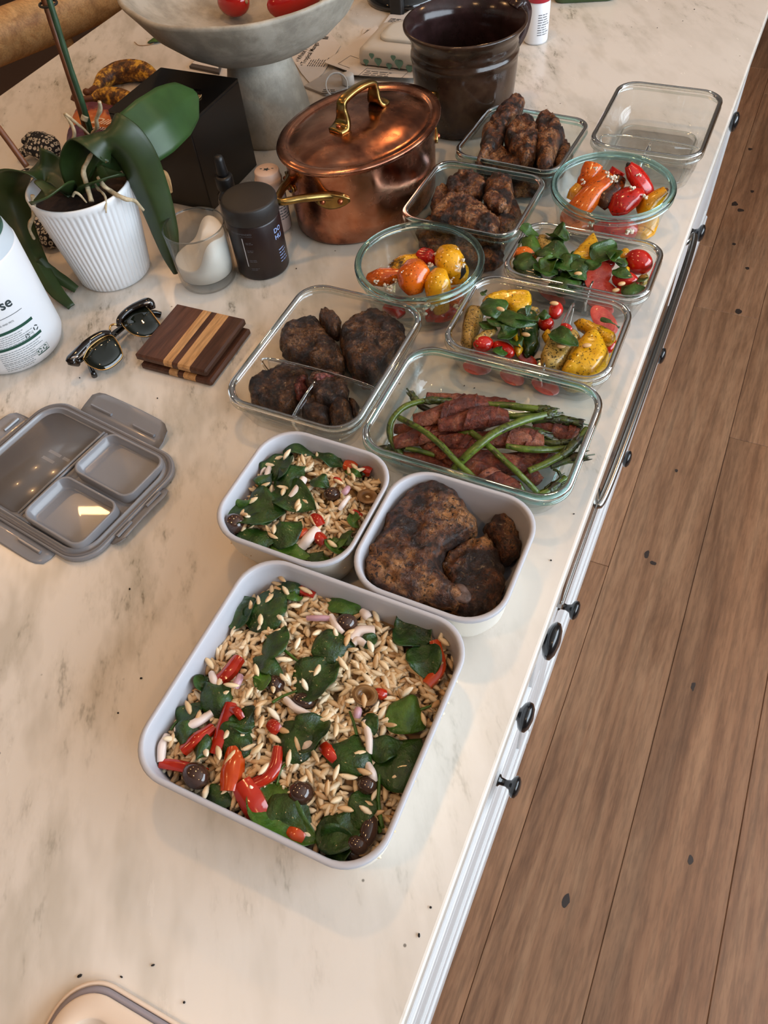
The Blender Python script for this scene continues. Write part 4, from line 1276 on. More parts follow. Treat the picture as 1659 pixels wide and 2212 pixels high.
# ================================================================ striped wooden wallet
t = empty('wooden_wallet', (-0.532, 0.517, 0), 'two-piece square walnut wallet with two pale maple stripes', 'wallet')
rot = math.radians(2.0)
for (dx, dy, z0, z1) in ((0.006, -0.003, 0.0004, 0.0085), (0.0, 0.0, 0.0102, 0.0195)):
    cx, cy, w, d = -0.534 + dx, 0.5185 + dy, 0.097, 0.096
    plate = obj('wood_plate', box(cx - w / 2 + 0.006, cx + w / 2 - 0.006, cy - d / 2 + 0.006, cy + d / 2 - 0.006, z0 + 0.002, z1 - 0.002, 0, 1, rot, (cx, cy, 0)), 'walnut', t, False)
    xs = [0.0, 0.41, 0.53, 0.61, 0.78, 1.0]
    for i in range(5):
        xa, xb = cx - w / 2 + xs[i] * w, cx - w / 2 + xs[i + 1] * w
        V, F = box(xa, xb, cy - d / 2, cy + d / 2, z0, z1, 0, 1)
        ch = 0.0022
        out = []
        bm = bmesh.new()
        bv = [bm.verts.new(p) for p in V]
        for f in F: bm.faces.new([bv[k] for k in f])
        bm.edges.ensure_lookup_table()
        es = []
        for e in bm.edges:
            a, b = e.verts[0].co, e.verts[1].co
            m_ = (a + b) / 2
            horiz = abs(a.z - b.z) < 1e-6
            if horiz and (abs(m_.y - (cy - d / 2)) < 1e-5 or abs(m_.y - (cy + d / 2)) < 1e-5): es.append(e)
            if horiz and i == 0 and abs(m_.x - xa) < 1e-5: es.append(e)
            if horiz and i == 4 and abs(m_.x - xb) < 1e-5: es.append(e)
            if not horiz and ((i == 0 and abs(m_.x - xa) < 1e-5) or (i == 4 and abs(m_.x - xb) < 1e-5)): es.append(e)
        bmesh.ops.bevel(bm, geom=list(set(es)), offset=ch, segments=1, affect='EDGES')
        Rm = Matrix.Rotation(rot, 3, 'Z'); pv = Vector((cx, cy, 0))
        for v in bm.verts: v.co = Rm @ (v.co - pv) + pv
        bm.verts.index_update()
        vf = [v.co.copy() for v in bm.verts], [tuple(v.index for v in f.verts) for f in bm.faces]
        bm.free()
        obj('wood_strip', vf, 'maple' if i in (1, 3) else 'walnut', plate, False)

# ================================================================ grey snap lid, upside down
lc_ = (-0.5515, 0.2985); lrot = math.radians(-8)
t = empty('snap_lid', (lc_[0], lc_[1], 0), 'grey plastic snap lid lying upside down by the sunglasses', 'lid')
LR = Matrix.Rotation(lrot, 3, 'Z'); LC = Vector((lc_[0], lc_[1], 0))
def L(x, y, z): return LC + LR @ Vector((x, y, z))
LW, LD = 0.203, 0.151
RR = lambda i, z, n=10: rrect(lc_, LW - 2 * i, LD - 2 * i, 0.030 - 0.5 * i, z, lrot, n)
obj('lid_rim', loft([RR(0.001, 0.0005), RR(0, 0.002), RR(0, 0.0065), RR(0.0012, 0.0072), RR(0.0052, 0.0072), RR(0.0058, 0.0055), RR(0.0072, 0.0055), RR(0.0078, 0.0095), RR(0.0090, 0.0098), RR(0.0100, 0.0090), RR(0.0105, 0.0040), RR(0.016, 0.0036)], True, True, True), 'grey_plastic', t)
obj('silicone_seal', loft([RR(0.0035 + 0.0016 * math.cos(2 * PI * k / 8), 0.0072 + 0.0012 * math.sin(2 * PI * k / 8)) for k in list(range(8)) + [0]], True, False, False), 'grey_seal', t)
def well(x0, x1, y0, y1, r, h, flo, name):
    c0 = L((x0 + x1) / 2, (y0 + y1) / 2, 0)
    q = lambda i, z: rrect((c0.x, c0.y), x1 - x0 - 2 * i, y1 - y0 - 2 * i, max(0.002, r - i * 0.6), z, lrot, 6)
    obj(name, loft([q(0, 0.0042), q(0, h - 0.0006), q(0.0006, h), q(0.0020, h), q(0.0026, h - 0.0006), q(0.0030, flo), q(0.006, flo - 0.0006)], True, False, True), 'grey_plastic', t)
obj('wide_panel', loft([rrect(L(-0.046, 0, 0)[:2], 0.084, 0.124, 0.016, z, lrot, 8) for z in (0.0040, 0.0046)], True, True, True), 'grey_plastic_deep', t)
well(0.006, 0.089, 0.004, 0.064, 0.012, 0.0165, 0.0048, 'compartment_well')
well(0.006, 0.089, -0.064, -0.004, 0.012, 0.0180, 0.0048, 'compartment_well')
for x in (-0.0035, 0.0008):
    obj('divider_rib', tube([L(x, -0.062, 0.0105), L(x, 0, 0.0112), L(x, 0.062, 0.0105)], 0.0014, 8, 12), 'grey_plastic', t)
def latch(cx, cy, ang, w, d, z0, lift):
    """hinged side flap with two small hooks, folded outward"""
    Ra = Matrix.Rotation(ang, 3, 'Z')
    def q(x, y, z): return L(*((Ra @ Vector((x, y, 0))) + Vector((cx, cy, z))))
    rows = []
    for i, (yy, ww, zz) in enumerate(((0.0, 1.0, z0), (0.35, 1.0, z0 + lift * 0.3), (0.75, 0.96, z0 + lift * 0.8), (0.93, 0.84, z0 + lift), (1.0, 0.70, z0 + lift))):
        rows.append((yy * d, ww * w, zz))
    top = [[q(u * ww / 2, yy, zz + 0.0011 - 0.0016 * u * u) for u in [-1 + 2 * j / 12 for j in range(13)]] for yy, ww, zz in rows]
    V, F = [], []
    for r in top: V += r
    k = len(V)
    for r in top: V += [p - Vector((0, 0, 0.0016)) for p in r]
    for i in range(4):
        for j in range(12):
            a = i * 13 + j
            F.append((a, a + 1, a + 14, a + 13)); F.append((k + a + 13, k + a + 14, k + a + 1, k + a))
        for j in (0, 12):
            a = i * 13 + j; F.append((a, a + 13, k + a + 13, k + a))
    for j in range(12):
        F.append((j, k + j, k + j + 1, j + 1)); a = 52 + j; F.append((a, a + 1, k + a + 1, k + a))
    la = obj('latch', (V, F), 'grey_plastic', t)
    for s in (-1, 1):
        x0 = s * w * 0.27
        p0, p1 = q(x0 - w * 0.13, d * 0.38, z0 + lift * 0.35 + 0.0022), q(x0 + w * 0.13, d * 0.38, z0 + lift * 0.35 + 0.0022)
        obj('latch_hook', tube([p0, p1], 0.0018, 6, 4), 'grey_plastic', la, False)
latch(0.0, LD / 2 - 0.001, 0.0, 0.120, 0.030, 0.0035, 0.010)
latch(LW / 2 - 0.001, 0.0, -PI / 2, 0.078, 0.014, 0.0035, 0.006)
latch(-LW / 2 + 0.001, 0.0, PI / 2, 0.078, 0.030, 0.0035, 0.002)
latch(0.0, -LD / 2 + 0.001, PI, 0.120, 0.020, 0.0025, -0.0010)
obj('embossed_print', join(on_plane(fine_print(0.042, 1, 0.01, 0.006, 71), L(-0.045, 0.014, 0.0047), LR @ Vector((1, 0, 0)), LR @ Vector((0, 1, 0)), 0.0),
                           on_plane(fine_print(0.030, 1, 0.01, 0.006, 72), L(-0.045, 0.004, 0.0047), LR @ Vector((1, 0, 0)), LR @ Vector((0, 1, 0)), 0.0)), 'grey_plastic', t, False)

# ================================================================ cream lid, corner at the lower frame edge
cx0, cx1, cy0, cy1 = -0.258, -0.055, -0.258, -0.056
cl = ((cx0 + cx1) / 2, (cy0 + cy1) / 2)
t = empty('tray_lid', (cl[0], cl[1], 0), 'cream tray lid with a grey gasket at the near edge of the worktop', 'lid')
q = lambda i, z: rrect(cl, cx1 - cx0 - 2 * i, cy1 - cy0 - 2 * i, 0.030 - 0.6 * i, z, 0, 12)
obj('lid_plate', loft([q(0.001, 0.0), q(0, 0.001), q(0, 0.0055), q(0.001, 0.0065), q(0.0022, 0.0065), q(0.0028, 0.0045), q(0.0075, 0.0045)], True, True, True), 'lid_cream', t)
obj('gasket', loft([q(0.0030, 0.0042), q(0.0030, 0.0075), q(0.0068, 0.0082), q(0.0074, 0.0042)], True, False, False), 'lid_gasket', t)
obj('lid_insert', loft([q(0.0070, 0.004), q(0.0070, 0.0115), q(0.0080, 0.0125), q(0.0190, 0.0125), q(0.0200, 0.0120), q(0.0215, 0.0055), q(0.024, 0.0050)], True, False, True), 'lid_cream', t)
obj('clear_window', loft([q(0.0245, 0.0052), q(0.0245, 0.0058)], True, True, True), 'glass_smoke', t)

# ================================================================ far end of the worktop
def sheet(name, pts, z, th, mat, label, cat, group=None, curl=None):
    V = [Vector((x, y, z)) for x, y in pts]
    top = [v + Vector((0, 0, th)) for v in V]
    if curl:
        for i, c_ in enumerate(curl): top[i].z += c_; V[i].z += c_
    n = len(pts)
    o = obj(name, loft([V, top]), mat, None, False)
    tag(o, label, cat, group)
    return o
def printed(par, vf, mat): return obj('print', vf, mat, par, False)
PX = Crop(640, 0, 5.184)
w = lambda x, y, z=0.0: PX(x, y, z)[:2]
s1 = sheet('flyer', [w(-60, 640), w(330, 330), w(500, 520), w(300, 830), w(170, 960), w(60, 830)], 0.0012, 0.0004, 'paper_white', 'white tea flyer sticking out under the grey pedestal bowl', 'paper', 'papers by the pedestal bowl')
xd = (PX(160, 500, .002) - PX(50, 660, .002)); xd.normalize(); yd = Vector((-xd.y, xd.x, 0))
for s_, x, y, sz, b_ in (('White Peach', 48, 668, .0130, .012), ('Tropical Mango', 96, 716, .0130, .012), ('4', 26, 690, .008, 0), ('4', 72, 735, .008, 0)):
    printed(s1, on_plane(text2d(s_, sz, 'LEFT', 0, b_), PX(x, y, .0017), xd, yd, .0002), 'print_black')
printed(s1, on_plane(fine_print(0.034, 8, 0.0042, 0.003, 31), PX(128, 742, .0017), xd, yd, .0002), 'print_grey')
printed(s1, on_plane(join(rect2(0, 0.004, 0, 0.012), rect2(0.006, 0.010, 0.001, 0.013)), PX(352, 440, .0017), xd, yd, .0002), 'print_black')
s2 = sheet('envelope', [w(318, 745), w(900, 330), w(1060, 480), w(1000, 700), w(600, 850)], 0.0065, 0.0006, 'paper_white', 'large white envelope lying under the patterned wipes pack', 'paper', 'papers by the pedestal bowl')
s3 = sheet('letter', [w(690, 500), w(755, 325), w(910, 325), w(900, 480), w(760, 560)], 0.0010, 0.0004, 'paper_white', 'white letter with printed stamp box standing out behind the wipes pack', 'paper', 'papers by the pedestal bowl')
s4 = sheet('letter', [w(880, 420), w(1050, 185), w(1200, 190), w(1330, 100), w(1420, 330), w(1150, 480)], 0.0034, 0.0004, 'paper_white', 'folded white letter with small address print nearest the black canister', 'paper', 'papers by the pedestal bowl')
xd4 = (PX(1150, 215, 0) - PX(1050, 205, 0)).normalized(); yd4 = Vector((-xd4.y, xd4.x, 0))
for par, px_, py_, z_ in ((s4, 1040, 270, .0039), (s3, 775, 400, .0015)):
    printed(par, on_plane(join(*frame2(0, 0.030, -0.004, 0.022, 0.0008)), PX(px_, py_, z_), xd4, yd4, .0002), 'print_grey')
    printed(par, on_plane(fine_print(0.024, 4, 0.0045, 0.0035, 33), PX(px_ + 14, py_ - 60, z_), xd4, yd4, .0002), 'print_black')
s5 = sheet('statement', [w(535, 890), w(720, 700), w(1320, 800), w(1380, 930), w(1240, 930)], 0.0078, 0.0005, 'paper_white', 'printed statement page peeking out behind the copper lid', 'paper', 'papers by the pedestal bowl')
printed(s5, on_plane(join(*frame2(0, 0.075, 0, 0.03, 0.0009)), PX(690, 850, .0084), (PX(1150, 890, 0) - PX(690, 850, 0)), Vector((0.1, 1, 0)), .0002), 'print_grey')
printed(s5, on_plane(fine_print(0.05, 3, 0.006, 0.004, 37), PX(780, 800, .0084), (PX(1150, 890, 0) - PX(690, 850, 0)), Vector((0.1, 1, 0)), .0002), 'print_grey')
printed(s2, on_plane(join(*frame2(0, 0.055, 0, 0.035, 0.0009)), PX(465, 715, .0072), (PX(630, 775, 0) - PX(465, 715, 0)), (PX(760, 520, 0) - PX(465, 715, 0)), .0002), 'print_grey')
s6 = sheet('magazine', [w(90, 985), w(420, 800), w(640, 870), w(560, 1010), w(330, 1080)], 0.0008, 0.0030, 'paper_grey', 'grey magazine page under the white tape roll', 'paper', 'papers by the pedestal bowl')
printed(s6, on_plane(fine_print(0.03, 3, 0.006, 0.004, 39), PX(300, 1010, .0038), (1, 0.2, 0), (-0.2, 1, 0), .0003), 'print_black')
# white ring of tape standing on its edge beside a second white cap
q_ = PX(452, 955, 0.019)
V, F = lathe((0, 0), [(0.0165, -0.006), (0.0185, -0.006), (0.0185, 0.006), (0.0165, 0.006), (0.0165, -0.006)], 40, False, False)
ax = Vector((0.45, -0.75, 0.5)).normalized(); Rt = Vector((0, 0, 1)).rotation_difference(ax).to_matrix()
tag(obj('tape_roll', ([Rt @ p + q_ for p in V], F), 'tape_white'), 'small white tape ring leaning on the papers', 'tape')
c_ = PX(585, 965, 0)
tag(obj('bottle_cap', lathe((c_.x, c_.y), [(0.009, 0.0042), (0.0105, 0.005), (0.0105, 0.018), (0.009, 0.0195), (0.001, 0.0195)], 24), 'tape_white'), 'small white bottle cap beside the tape ring', 'cap')
# wipes pack
t = empty('wipes_pack', (-0.575, 1.275, 0.0085), 'soft mint-patterned wipes pack with a clear flap on the papers', 'wipes')
wx0, wx1, wy0_, wy1_ = -0.650, -0.500, 1.218, 1.332
obj('pack_body', loft([rrect(((wx0 + wx1) / 2, (wy0_ + wy1_) / 2), wx1 - wx0 - 2 * i, wy1_ - wy0_ - 2 * i, 0.012, z, 0.02, 8) for i, z in ((0.006, 0.0085), (0.001, 0.011), (0.0, 0.020), (0.002, 0.031), (0.007, 0.0355), (0.016, 0.037))]), 'wipes_white', t)
hx = [(0.10, 0.3, 1.0), (0.26, 0.45, 1.3), (0.40, 0.2, 1.0), (0.53, 0.5, 1.5), (0.66, 0.2, 1.2), (0.80, 0.45, 1.5), (0.93, 0.3, 1.1), (0.18, 0.85, 0.9), (0.46, 0.9, 0.9), (0.72, 0.88, 0.9)]
def heart2(x, y, r):
    v = [(x, y - 1.3 * r)]
    for i in range(9): v.append((x + 0.5 * r + 0.55 * r * math.cos(-0.5 + i * 0.42), y + 0.2 * r + 0.6 * r * math.sin(-0.5 + i * 0.42)))
    for i in range(9): v.append((x - 0.5 * r + 0.55 * r * math.cos(0.3 + i * 0.42), y + 0.2 * r + 0.6 * r * math.sin(0.3 + i * 0.42)))
    return v, [tuple(range(len(v)))]
for u, w_, s_ in hx:
    obj('heart_print', on_plane(heart2(0, 0, 0.0050 * s_), (wx0 + 0.004 + u * (wx1 - wx0 - 0.008), wy0_ - 0.0008, 0.010 + w_ * 0.020), (1, 0.02, 0), (0, 0, 1), .0004), 'wipes_mint', t, False)
obj('flap', loft([rrect((-0.578, 1.285), 0.094 - i, 0.072 - i, 0.02, z, 0.02, 8) for i, z in ((0, 0.0365), (0, 0.0405), (0.004, 0.0425), (0.02, 0.0435))], True, True, True), 'lid_flap', t)
obj('logo', on_plane(rect2(0, 0.009, 0, 0.007), (-0.575, 1.295, 0.0436), (1, 0.2, 0), (-0.2, 1, 0), .0003), 'logo_blue', t, False)
obj('small_print', on_plane(fine_print(0.02, 3, 0.005, 0.004, 61), (-0.562, 1.300, 0.0436), (1, 0.2, 0), (-0.2, 1, 0), .0003), 'wipes_print', t, False)
# small booklet behind the tissue box
C1 = Crop(0, 0, 2.9625)
o = sheet('booklet', [C1(1215, 440)[:2], C1(1265, 388)[:2], C1(1420, 430)[:2], C1(1405, 480)[:2]], 0.0005, 0.004, 'paper_dark', 'dark folded booklet at the foot of the pedestal bowl', 'booklet')
obj('cover', loft([[Vector((p.x, p.y, 0.0046)) for p in (C1(1235, 425), C1(1268, 392), C1(1410, 432), C1(1400, 458))], [Vector((p.x, p.y, 0.0054)) for p in (C1(1235, 425), C1(1268, 392), C1(1410, 432), C1(1400, 458))]]), 'paper_white', o, False)
# stray leaf
t = empty('fallen_leaf', tuple(C1(980, 270)), 'small green leaf with a dry stalk lying by the bowl rim', 'leaf')
obj('blade', ribbon([C1(945, 272, .001), C1(990, 258, .004), C1(1045, 262, .002)], [0.004, 0.018, 0.016, 0.004], None, 0.1, 0.0005, 12, 6), 'spinach_light', t)
obj('stalk', tube([C1(860, 268, .001), C1(890, 290, .001), C1(950, 288, .001), C1(985, 275, .002)], 0.0006, 6, 14), 'dry_leaf', t)
# spotted bananas
def banana(pts, r, label):
    tt = empty('banana', (pts[1].x, pts[1].y, 0), label, 'banana', 'bananas behind the tissue box')
    obj('banana_skin', tube(pts, [r * 0.35, r * 0.8, r, r, r * 0.9, r * 0.4], 10, 30, ridge=0.05, ridges=5), 'banana_skin', tt)
    d = (pts[0] - pts[1]).normalized()
    obj('banana_stem', tube([pts[0] - d * 0.004, pts[0] + d * 0.022 + Vector((0, 0, 0.004)), pts[0] + d * 0.034 + Vector((0.002, 0.004, 0.009))], [r * 0.36, r * 0.28, r * 0.34], 8, 10), 'stake_brown', tt)
banana([C1(610, 570, .019), C1(690, 490, .018), C1(800, 455, .018), C1(920, 460, .018), C1(1010, 500, .018)], 0.0175, 'spotted brown banana lying at the back behind the tissue box')
banana([C1(590, 635, .020), C1(655, 622, .018), C1(740, 630, .018), C1(830, 655, .018), C1(880, 690, .018)], 0.0175, 'yellower spotted banana nearest the chip bag')
# chip bag
t = empty('chip_bag', tuple(C1(580, 830, 0)), 'crumpled purple and orange potato chip bag behind the orchid', 'chip bag')
bag = [C1(540, 685, .02)[:2], C1(770, 705, .02)[:2], C1(800, 900, .02)[:2], C1(640, 1010, .02)[:2], C1(430, 990, .02)[:2], C1(450, 790, .02)[:2]]
obj('bag_film', pillow(bag, 0.018, 0.016, 0.0175, 0.03, 0.006, 0.003, 45), 'chip_bag_print', t)
xd = (C1(740, 800, .035) - C1(600, 785, .035)).normalized(); yd = Vector((-xd.y, xd.x, 0))
obj('bag_print', join(on_plane(text2d('Dill P', 0.024, 'LEFT', 0.35, 0.01), C1(575, 790, .0362), xd, yd, .0012), on_plane(text2d('POTATO CHIPS', 0.0105, 'LEFT', 0.25, 0.01), C1(585, 828, .0362), xd, yd, .0012)), 'print_cream', t, False)
# patterned cloth bunched behind the pot
t = empty('patterned_cloth', tuple(C1(280, 960, 0)), 'black and cream patterned cloth crumpled behind the orchid pot', 'cloth')
obj('cloth_fold', tube([C1(150, 900, .020), C1(230, 890, .026), C1(310, 935, .024), C1(360, 985, .016)], [0.006, 0.016, 0.018, 0.010], 14, 26, 0.7, 0.004, 60), 'woven_cloth', t)
obj('cloth_fold', tube([C1(110, 985, .012), C1(210, 950, .020), C1(290, 985, .016), C1(330, 1030, .012)], [0.006, 0.014, 0.016, 0.010], 14, 26, 0.7, 0.004, 60, 3.0), 'woven_cloth', t)
obj('cloth_fold', pillow([(-0.93, 0.66), (-0.845, 0.615), (-0.82, 0.64), (-0.835, 0.70), (-0.91, 0.765), (-0.97, 0.765), (-1.0, 0.73)], 0.010, 0.018, 0.010, 0.025, 0.006, 0.005, 45), 'woven_cloth', t)
# black canister, red-capped bottle and green tin at the far end
q_ = PX(1130, 0, 0)
t = empty('black_kettle', (-0.690, 1.515, 0), 'black round-bottomed kettle base standing behind the papers', 'kettle')
kc = (-0.690, 1.515)
obj('kettle_base', lathe(kc, [(0.060, 0), (0.071, 0.001), (0.073, 0.006), (0.070, 0.014), (0.060, 0.020), (0.057, 0.026), (0.060, 0.032), (0.060, 0.040)], 64), 'black_gloss', t)
obj('kettle_body', lathe(kc, [(0.056, 0.038), (0.060, 0.042), (0.066, 0.070), (0.066, 0.11), (0.060, 0.15)], 64), 'black_gloss', t)
obj('kettle_strap', box(-0.684, -0.660, 1.430, 1.446, 0, 0.10, 0.003, 2), 'black_plastic', t, False)
c = (-0.392, 1.397)
t = empty('medicine_bottle', (c[0], c[1], 0), 'small white bottle with a red cap behind the brown crock', 'bottle')
obj('bottle_body', lathe(c, [(0.016, 0), (0.0195, 0.001), (0.0205, 0.004), (0.0205, 0.060), (0.019, 0.064), (0.016, 0.066)], 48), 'bottle_white', t)
obj('bottle_cap', lathe(c, [(0.0185, 0.0635), (0.0205, 0.0645), (0.0208, 0.085), (0.019, 0.088), (0.002, 0.088)], 48), 'cap_red', t)
obj('label_print', on_cyl(fine_print(0.022, 9, 0.0038, 0.0022, 51), c, 0.0205, math.atan2(-c[1], -c[0]) + 0.1, 0.046), 'print_grey', t, False)
t = empty('green_tin', (-0.36, 1.60, 0), 'low dark green tin at the top edge behind the crock', 'tin')
obj('tin_body', loft([rrect((-0.365, 1.605), 0.110 - i, 0.085 - i, 0.016, z, 0.35, 8) for i, z in ((0.006, 0.0), (0.0, 0.002), (0.0, 0.030))], True, True, True), 'green_tin', t)
obj('tin_lid', loft([rrect((-0.365, 1.605), 0.112 - i, 0.087 - i, 0.016, z, 0.35, 8) for i, z in ((0, 0.029), (0, 0.040), (0.004, 0.043))], True, True, True), 'green_tin', t)

# ================================================================ stool beyond the island
t = empty('wooden_chair', (-1.62, 1.50, FZ), 'pale wooden chair with a thick curved back rail beyond the island', 'chair')
obj('back_rail', tube([(-1.80, 1.02, -0.105), (-1.68, 1.28, -0.10), (-1.60, 1.47, -0.10), (-1.535, 1.66, -0.105)], [0.036, 0.043, 0.043, 0.038], 16, 40, 1.25), 'chair_wood', t)
for (x, y, x2, y2) in ((-1.60, 1.50, -1.57, 1.47), (-1.74, 1.16, -1.70, 1.14)):
    obj('back_post', tube([(x, y, -0.10), (x2, y2, FZ + 0.45), (x2 - 0.01, y2, FZ)], [0.017, 0.019, 0.016], 12, 20), 'chair_wood', t)
obj('seat', pillow([(-2.05, 1.15), (-1.72, 1.02), (-1.52, 1.50), (-1.85, 1.68)], FZ + 0.45, 0.02, 0.02, 0.04, 0.05), 'chair_wood', t)
for (x, y) in ((-2.0, 1.18), (-1.84, 1.62)):
    obj('front_leg', tube([(x, y, FZ + 0.44), (x - 0.02, y, FZ)], [0.018, 0.015], 12, 10), 'chair_wood', t)
tag(obj('black_jacket', pillow([(-1.52, 1.86), (-1.44, 1.82), (-1.34, 1.90), (-1.34, 2.10), (-1.50, 2.14), (-1.60, 2.02)], -0.17, 0.06, 0.30, 0.06, 0.02, 0.012, 14), 'cotton_black'), 'black jacket draped beyond the end of the chair rail', 'jacket')
tag(obj('grey_cloth', pillow([(-1.44, 1.58), (-1.40, 1.56), (-1.30, 1.66), (-1.30, 1.78), (-1.40, 1.76)], -0.23, 0.03, 0.16, 0.05, 0.015, 0.02, 30), 'cotton_grey'), 'pale grey cloth hanging beside the chair rail', 'cloth')
# ================================================================ food helpers
A6 = Crop(280, 1200, 2.242); B4 = Crop(440, 910, 3.95); C5 = Crop(740, 980, 3.77); E2 = Crop(470, 600, 3.606)
I5 = Crop(840, 200, 3.6065); K4 = Crop(1180, 150, 4.1475); L7 = Crop(740, 420, 3.95); F8 = Crop(940, 420, 3.19); D3 = Crop(760, 720, 2.9625)

def edge_d(x, y, r):   # distance inside an axis-aligned rounded tray opening
    x0, x1, y0, y1 = r
    return min(x - x0, x1 - x, y - y0, y1 - y)
RA = (-0.2790, -0.0915, 0.0715, 0.2565)
RB = (-0.3360, -0.2170, 0.2750, 0.3930)
def hA(x, y):
    d = max(0, edge_d(x, y, RA))
    return 0.0345 + 0.0085 * (1 - math.exp(-d / 0.03)) + 0.0045 * noise.noise(Vector((x * 28, y * 28, 1))) + 0.002 * noise.noise(Vector((x * 80, y * 80, 4)))
def hB(x, y):
    d = max(0, edge_d(x, y, RB))
    return 0.0370 + 0.0085 * (1 - math.exp(-d / 0.022)) + 0.004 * noise.noise(Vector((x * 32, y * 32, 9))) + 0.002 * noise.noise(Vector((x * 80, y * 80, 4)))

def on_salad(crop, h, x, y, dz=0.0, z0=0.042, m=0.003):
    p = crop(x, y, z0)
    z = h(p.x, p.y) + dz
    p = crop(x, y, z)
    r = RA if h is hA else RB
    for k in range(3):          # stay clear of the tray walls, rounded corners included
        p.x = min(max(p.x, r[0] + m), r[1] - m); p.y = min(max(p.y, r[2] + m), r[3] - m)
        cx = min(max(p.x, r[0] + 0.026), r[1] - 0.026); cy = min(max(p.y, r[2] + 0.026), r[3] - 0.026)
        d = Vector((p.x - cx, p.y - cy))
        if d.length > 0.024 and p.x != cx and p.y != cy:
            d = d.normalized() * 0.024; p.x, p.y = cx + d.x, cy + d.y
    return p

def inside_round(x, y, r, rad):
    x0, x1, y0, y1 = r
    if not (x0 < x < x1 and y0 < y < y1): return False
    cx = min(max(x, x0 + rad), x1 - rad); cy = min(max(y, y0 + rad), y1 - rad)
    return (x - cx) ** 2 + (y - cy) ** 2 <= rad * rad or (x0 + rad <= x <= x1 - rad) or (y0 + rad <= y <= y1 - rad)

def orzo_mass(r, h, n, label, seed, holes=()):
    rn = random.Random(seed)
    V, F, T = [], [], []
    prof = [(-1.0, 0.18), (-0.62, 0.72), (0.0, 1.0), (0.62, 0.72), (1.0, 0.18)]
    k6 = [(math.cos(2 * PI * j / 6), math.sin(2 * PI * j / 6)) for j in range(6)]
    # a bed of packed grains below
    step = 0.006
    nx = int((r[1] - r[0]) / step); ny = int((r[3] - r[2]) / step)
    idx = {}
    for i in range(nx + 1):
        for j in range(ny + 1):
            x = r[0] + (r[1] - r[0]) * i / nx; y = r[2] + (r[3] - r[2]) * j / ny
            if inside_round(x, y, (r[0] - 0.002, r[1] + 0.002, r[2] - 0.002, r[3] + 0.002), 0.026):
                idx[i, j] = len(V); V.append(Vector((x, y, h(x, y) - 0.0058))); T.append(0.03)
    for i in range(nx):
        for j in range(ny):
            q = [(i, j), (i + 1, j), (i + 1, j + 1), (i, j + 1)]
            if all(a in idx for a in q): F.append(tuple(idx[a] for a in q))
    cnt = 0
    while cnt < n:
        x = rn.uniform(r[0], r[1]); y = rn.uniform(r[2], r[3])
        if not inside_round(x, y, r, 0.026): continue
        dens = noise.noise(Vector((x * 35, y * 35, seed * 2.0)))
        if dens < -0.25 and rn.random() < 0.6: continue
        lift = rn.uniform(-0.006, 0.0022) if rn.random() > 0.035 else rn.uniform(0.006, 0.0105)
        z = h(x, y) + lift
        a = rn.uniform(0, 2 * PI); el = rn.gauss(0, 0.33)
        d = Vector((math.cos(a) * math.cos(el), math.sin(a) * math.cos(el), math.sin(el)))
        s = d.cross(Vector((0, 0, 1))).normalized(); u = s.cross(d)
        L = rn.uniform(0.0052, 0.0070); W_ = rn.uniform(0.0021, 0.0027)
        tone = min(1, max(0.1, rn.gauss(0.55, 0.22)))
        if rn.random() < 0.08: tone = 0.12
        b = len(V)
        bow = rn.uniform(-0.12, 0.12)
        for t_, w in prof:
            cpt = Vector((x, y, z)) + d * (t_ * L) + s * (bow * L * (t_ * t_))
            for c_, s_ in k6:
                V.append(cpt + s * (c_ * w * W_) + u * (s_ * w * W_ * 0.8)); T.append(tone)
        for i in range(4):
            for j in range(6):
                p = b + i * 6 + j; q = b + i * 6 + (j + 1) % 6
                F.append((p, q, q + 6, p + 6))
        F.append(tuple(b + j for j in range(5, -1, -1))); F.append(tuple(b + 24 + j for j in range(6)))
        cnt += 1
    o = obj('orzo', (V, F), 'orzo', None, True, T)
    tag(o, label, 'orzo'); o['kind'] = 'stuff'
    return o

SEED = [0]
def sd():
    SEED[0] += 1
    return SEED[0] * 1.37

LEAFK = 1.38
def keep_in(vf, r):
    """press a piece against the tray walls instead of through them"""
    out = []
    for p in vf[0]:
        p = Vector(p)
        g = 0.0025 + max(0.0, p.z - 0.035) * 0.10
        x0, x1, y0, y1 = r[0] - g, r[1] + g, r[2] - g, r[3] + g
        rad = 0.027
        if p.z < 0.0605:
            p.x = min(max(p.x, x0), x1); p.y = min(max(p.y, y0), y1)
            cx = min(max(p.x, x0 + rad), x1 - rad); cy = min(max(p.y, y0 + rad), y1 - rad)
            d = Vector((p.x - cx, p.y - cy))
            if d.length > rad:
                d = d.normalized() * rad; p.x, p.y = cx + d.x, cy + d.y
        out.append(p)
    return out, vf[1]
def leaf_thing(name, pts, width, label, cat='leaf', group=None, mat='spinach', stem=None, cup=None, wr=0.0036, smat='spinach_light', fat=0.75, tray=None):
    s = sd()
    cup = random.uniform(-0.22, 0.22) if cup is None else cup
    vf = ribbon(pts, leafw(width * LEAFK, 11, fat), None, cup, 0.0006, 20, 10, wr, 85, s, random.uniform(-0.25, 0.25))
    if tray: vf = keep_in(vf, tray)
    if stem is None:
        o = obj(name, vf, mat); tag(o, label, cat, group)
    else:
        zs = min(p[2] for p in vf[0])
        o = empty(name, (pts[0][0], pts[0][1], zs), label, cat, group)
        obj('blade', vf, mat, o)
        obj('leaf_stem', tube(stem, [0.0013, 0.0011, 0.0009], 7, 16, 0.8), smat, o)
    return o

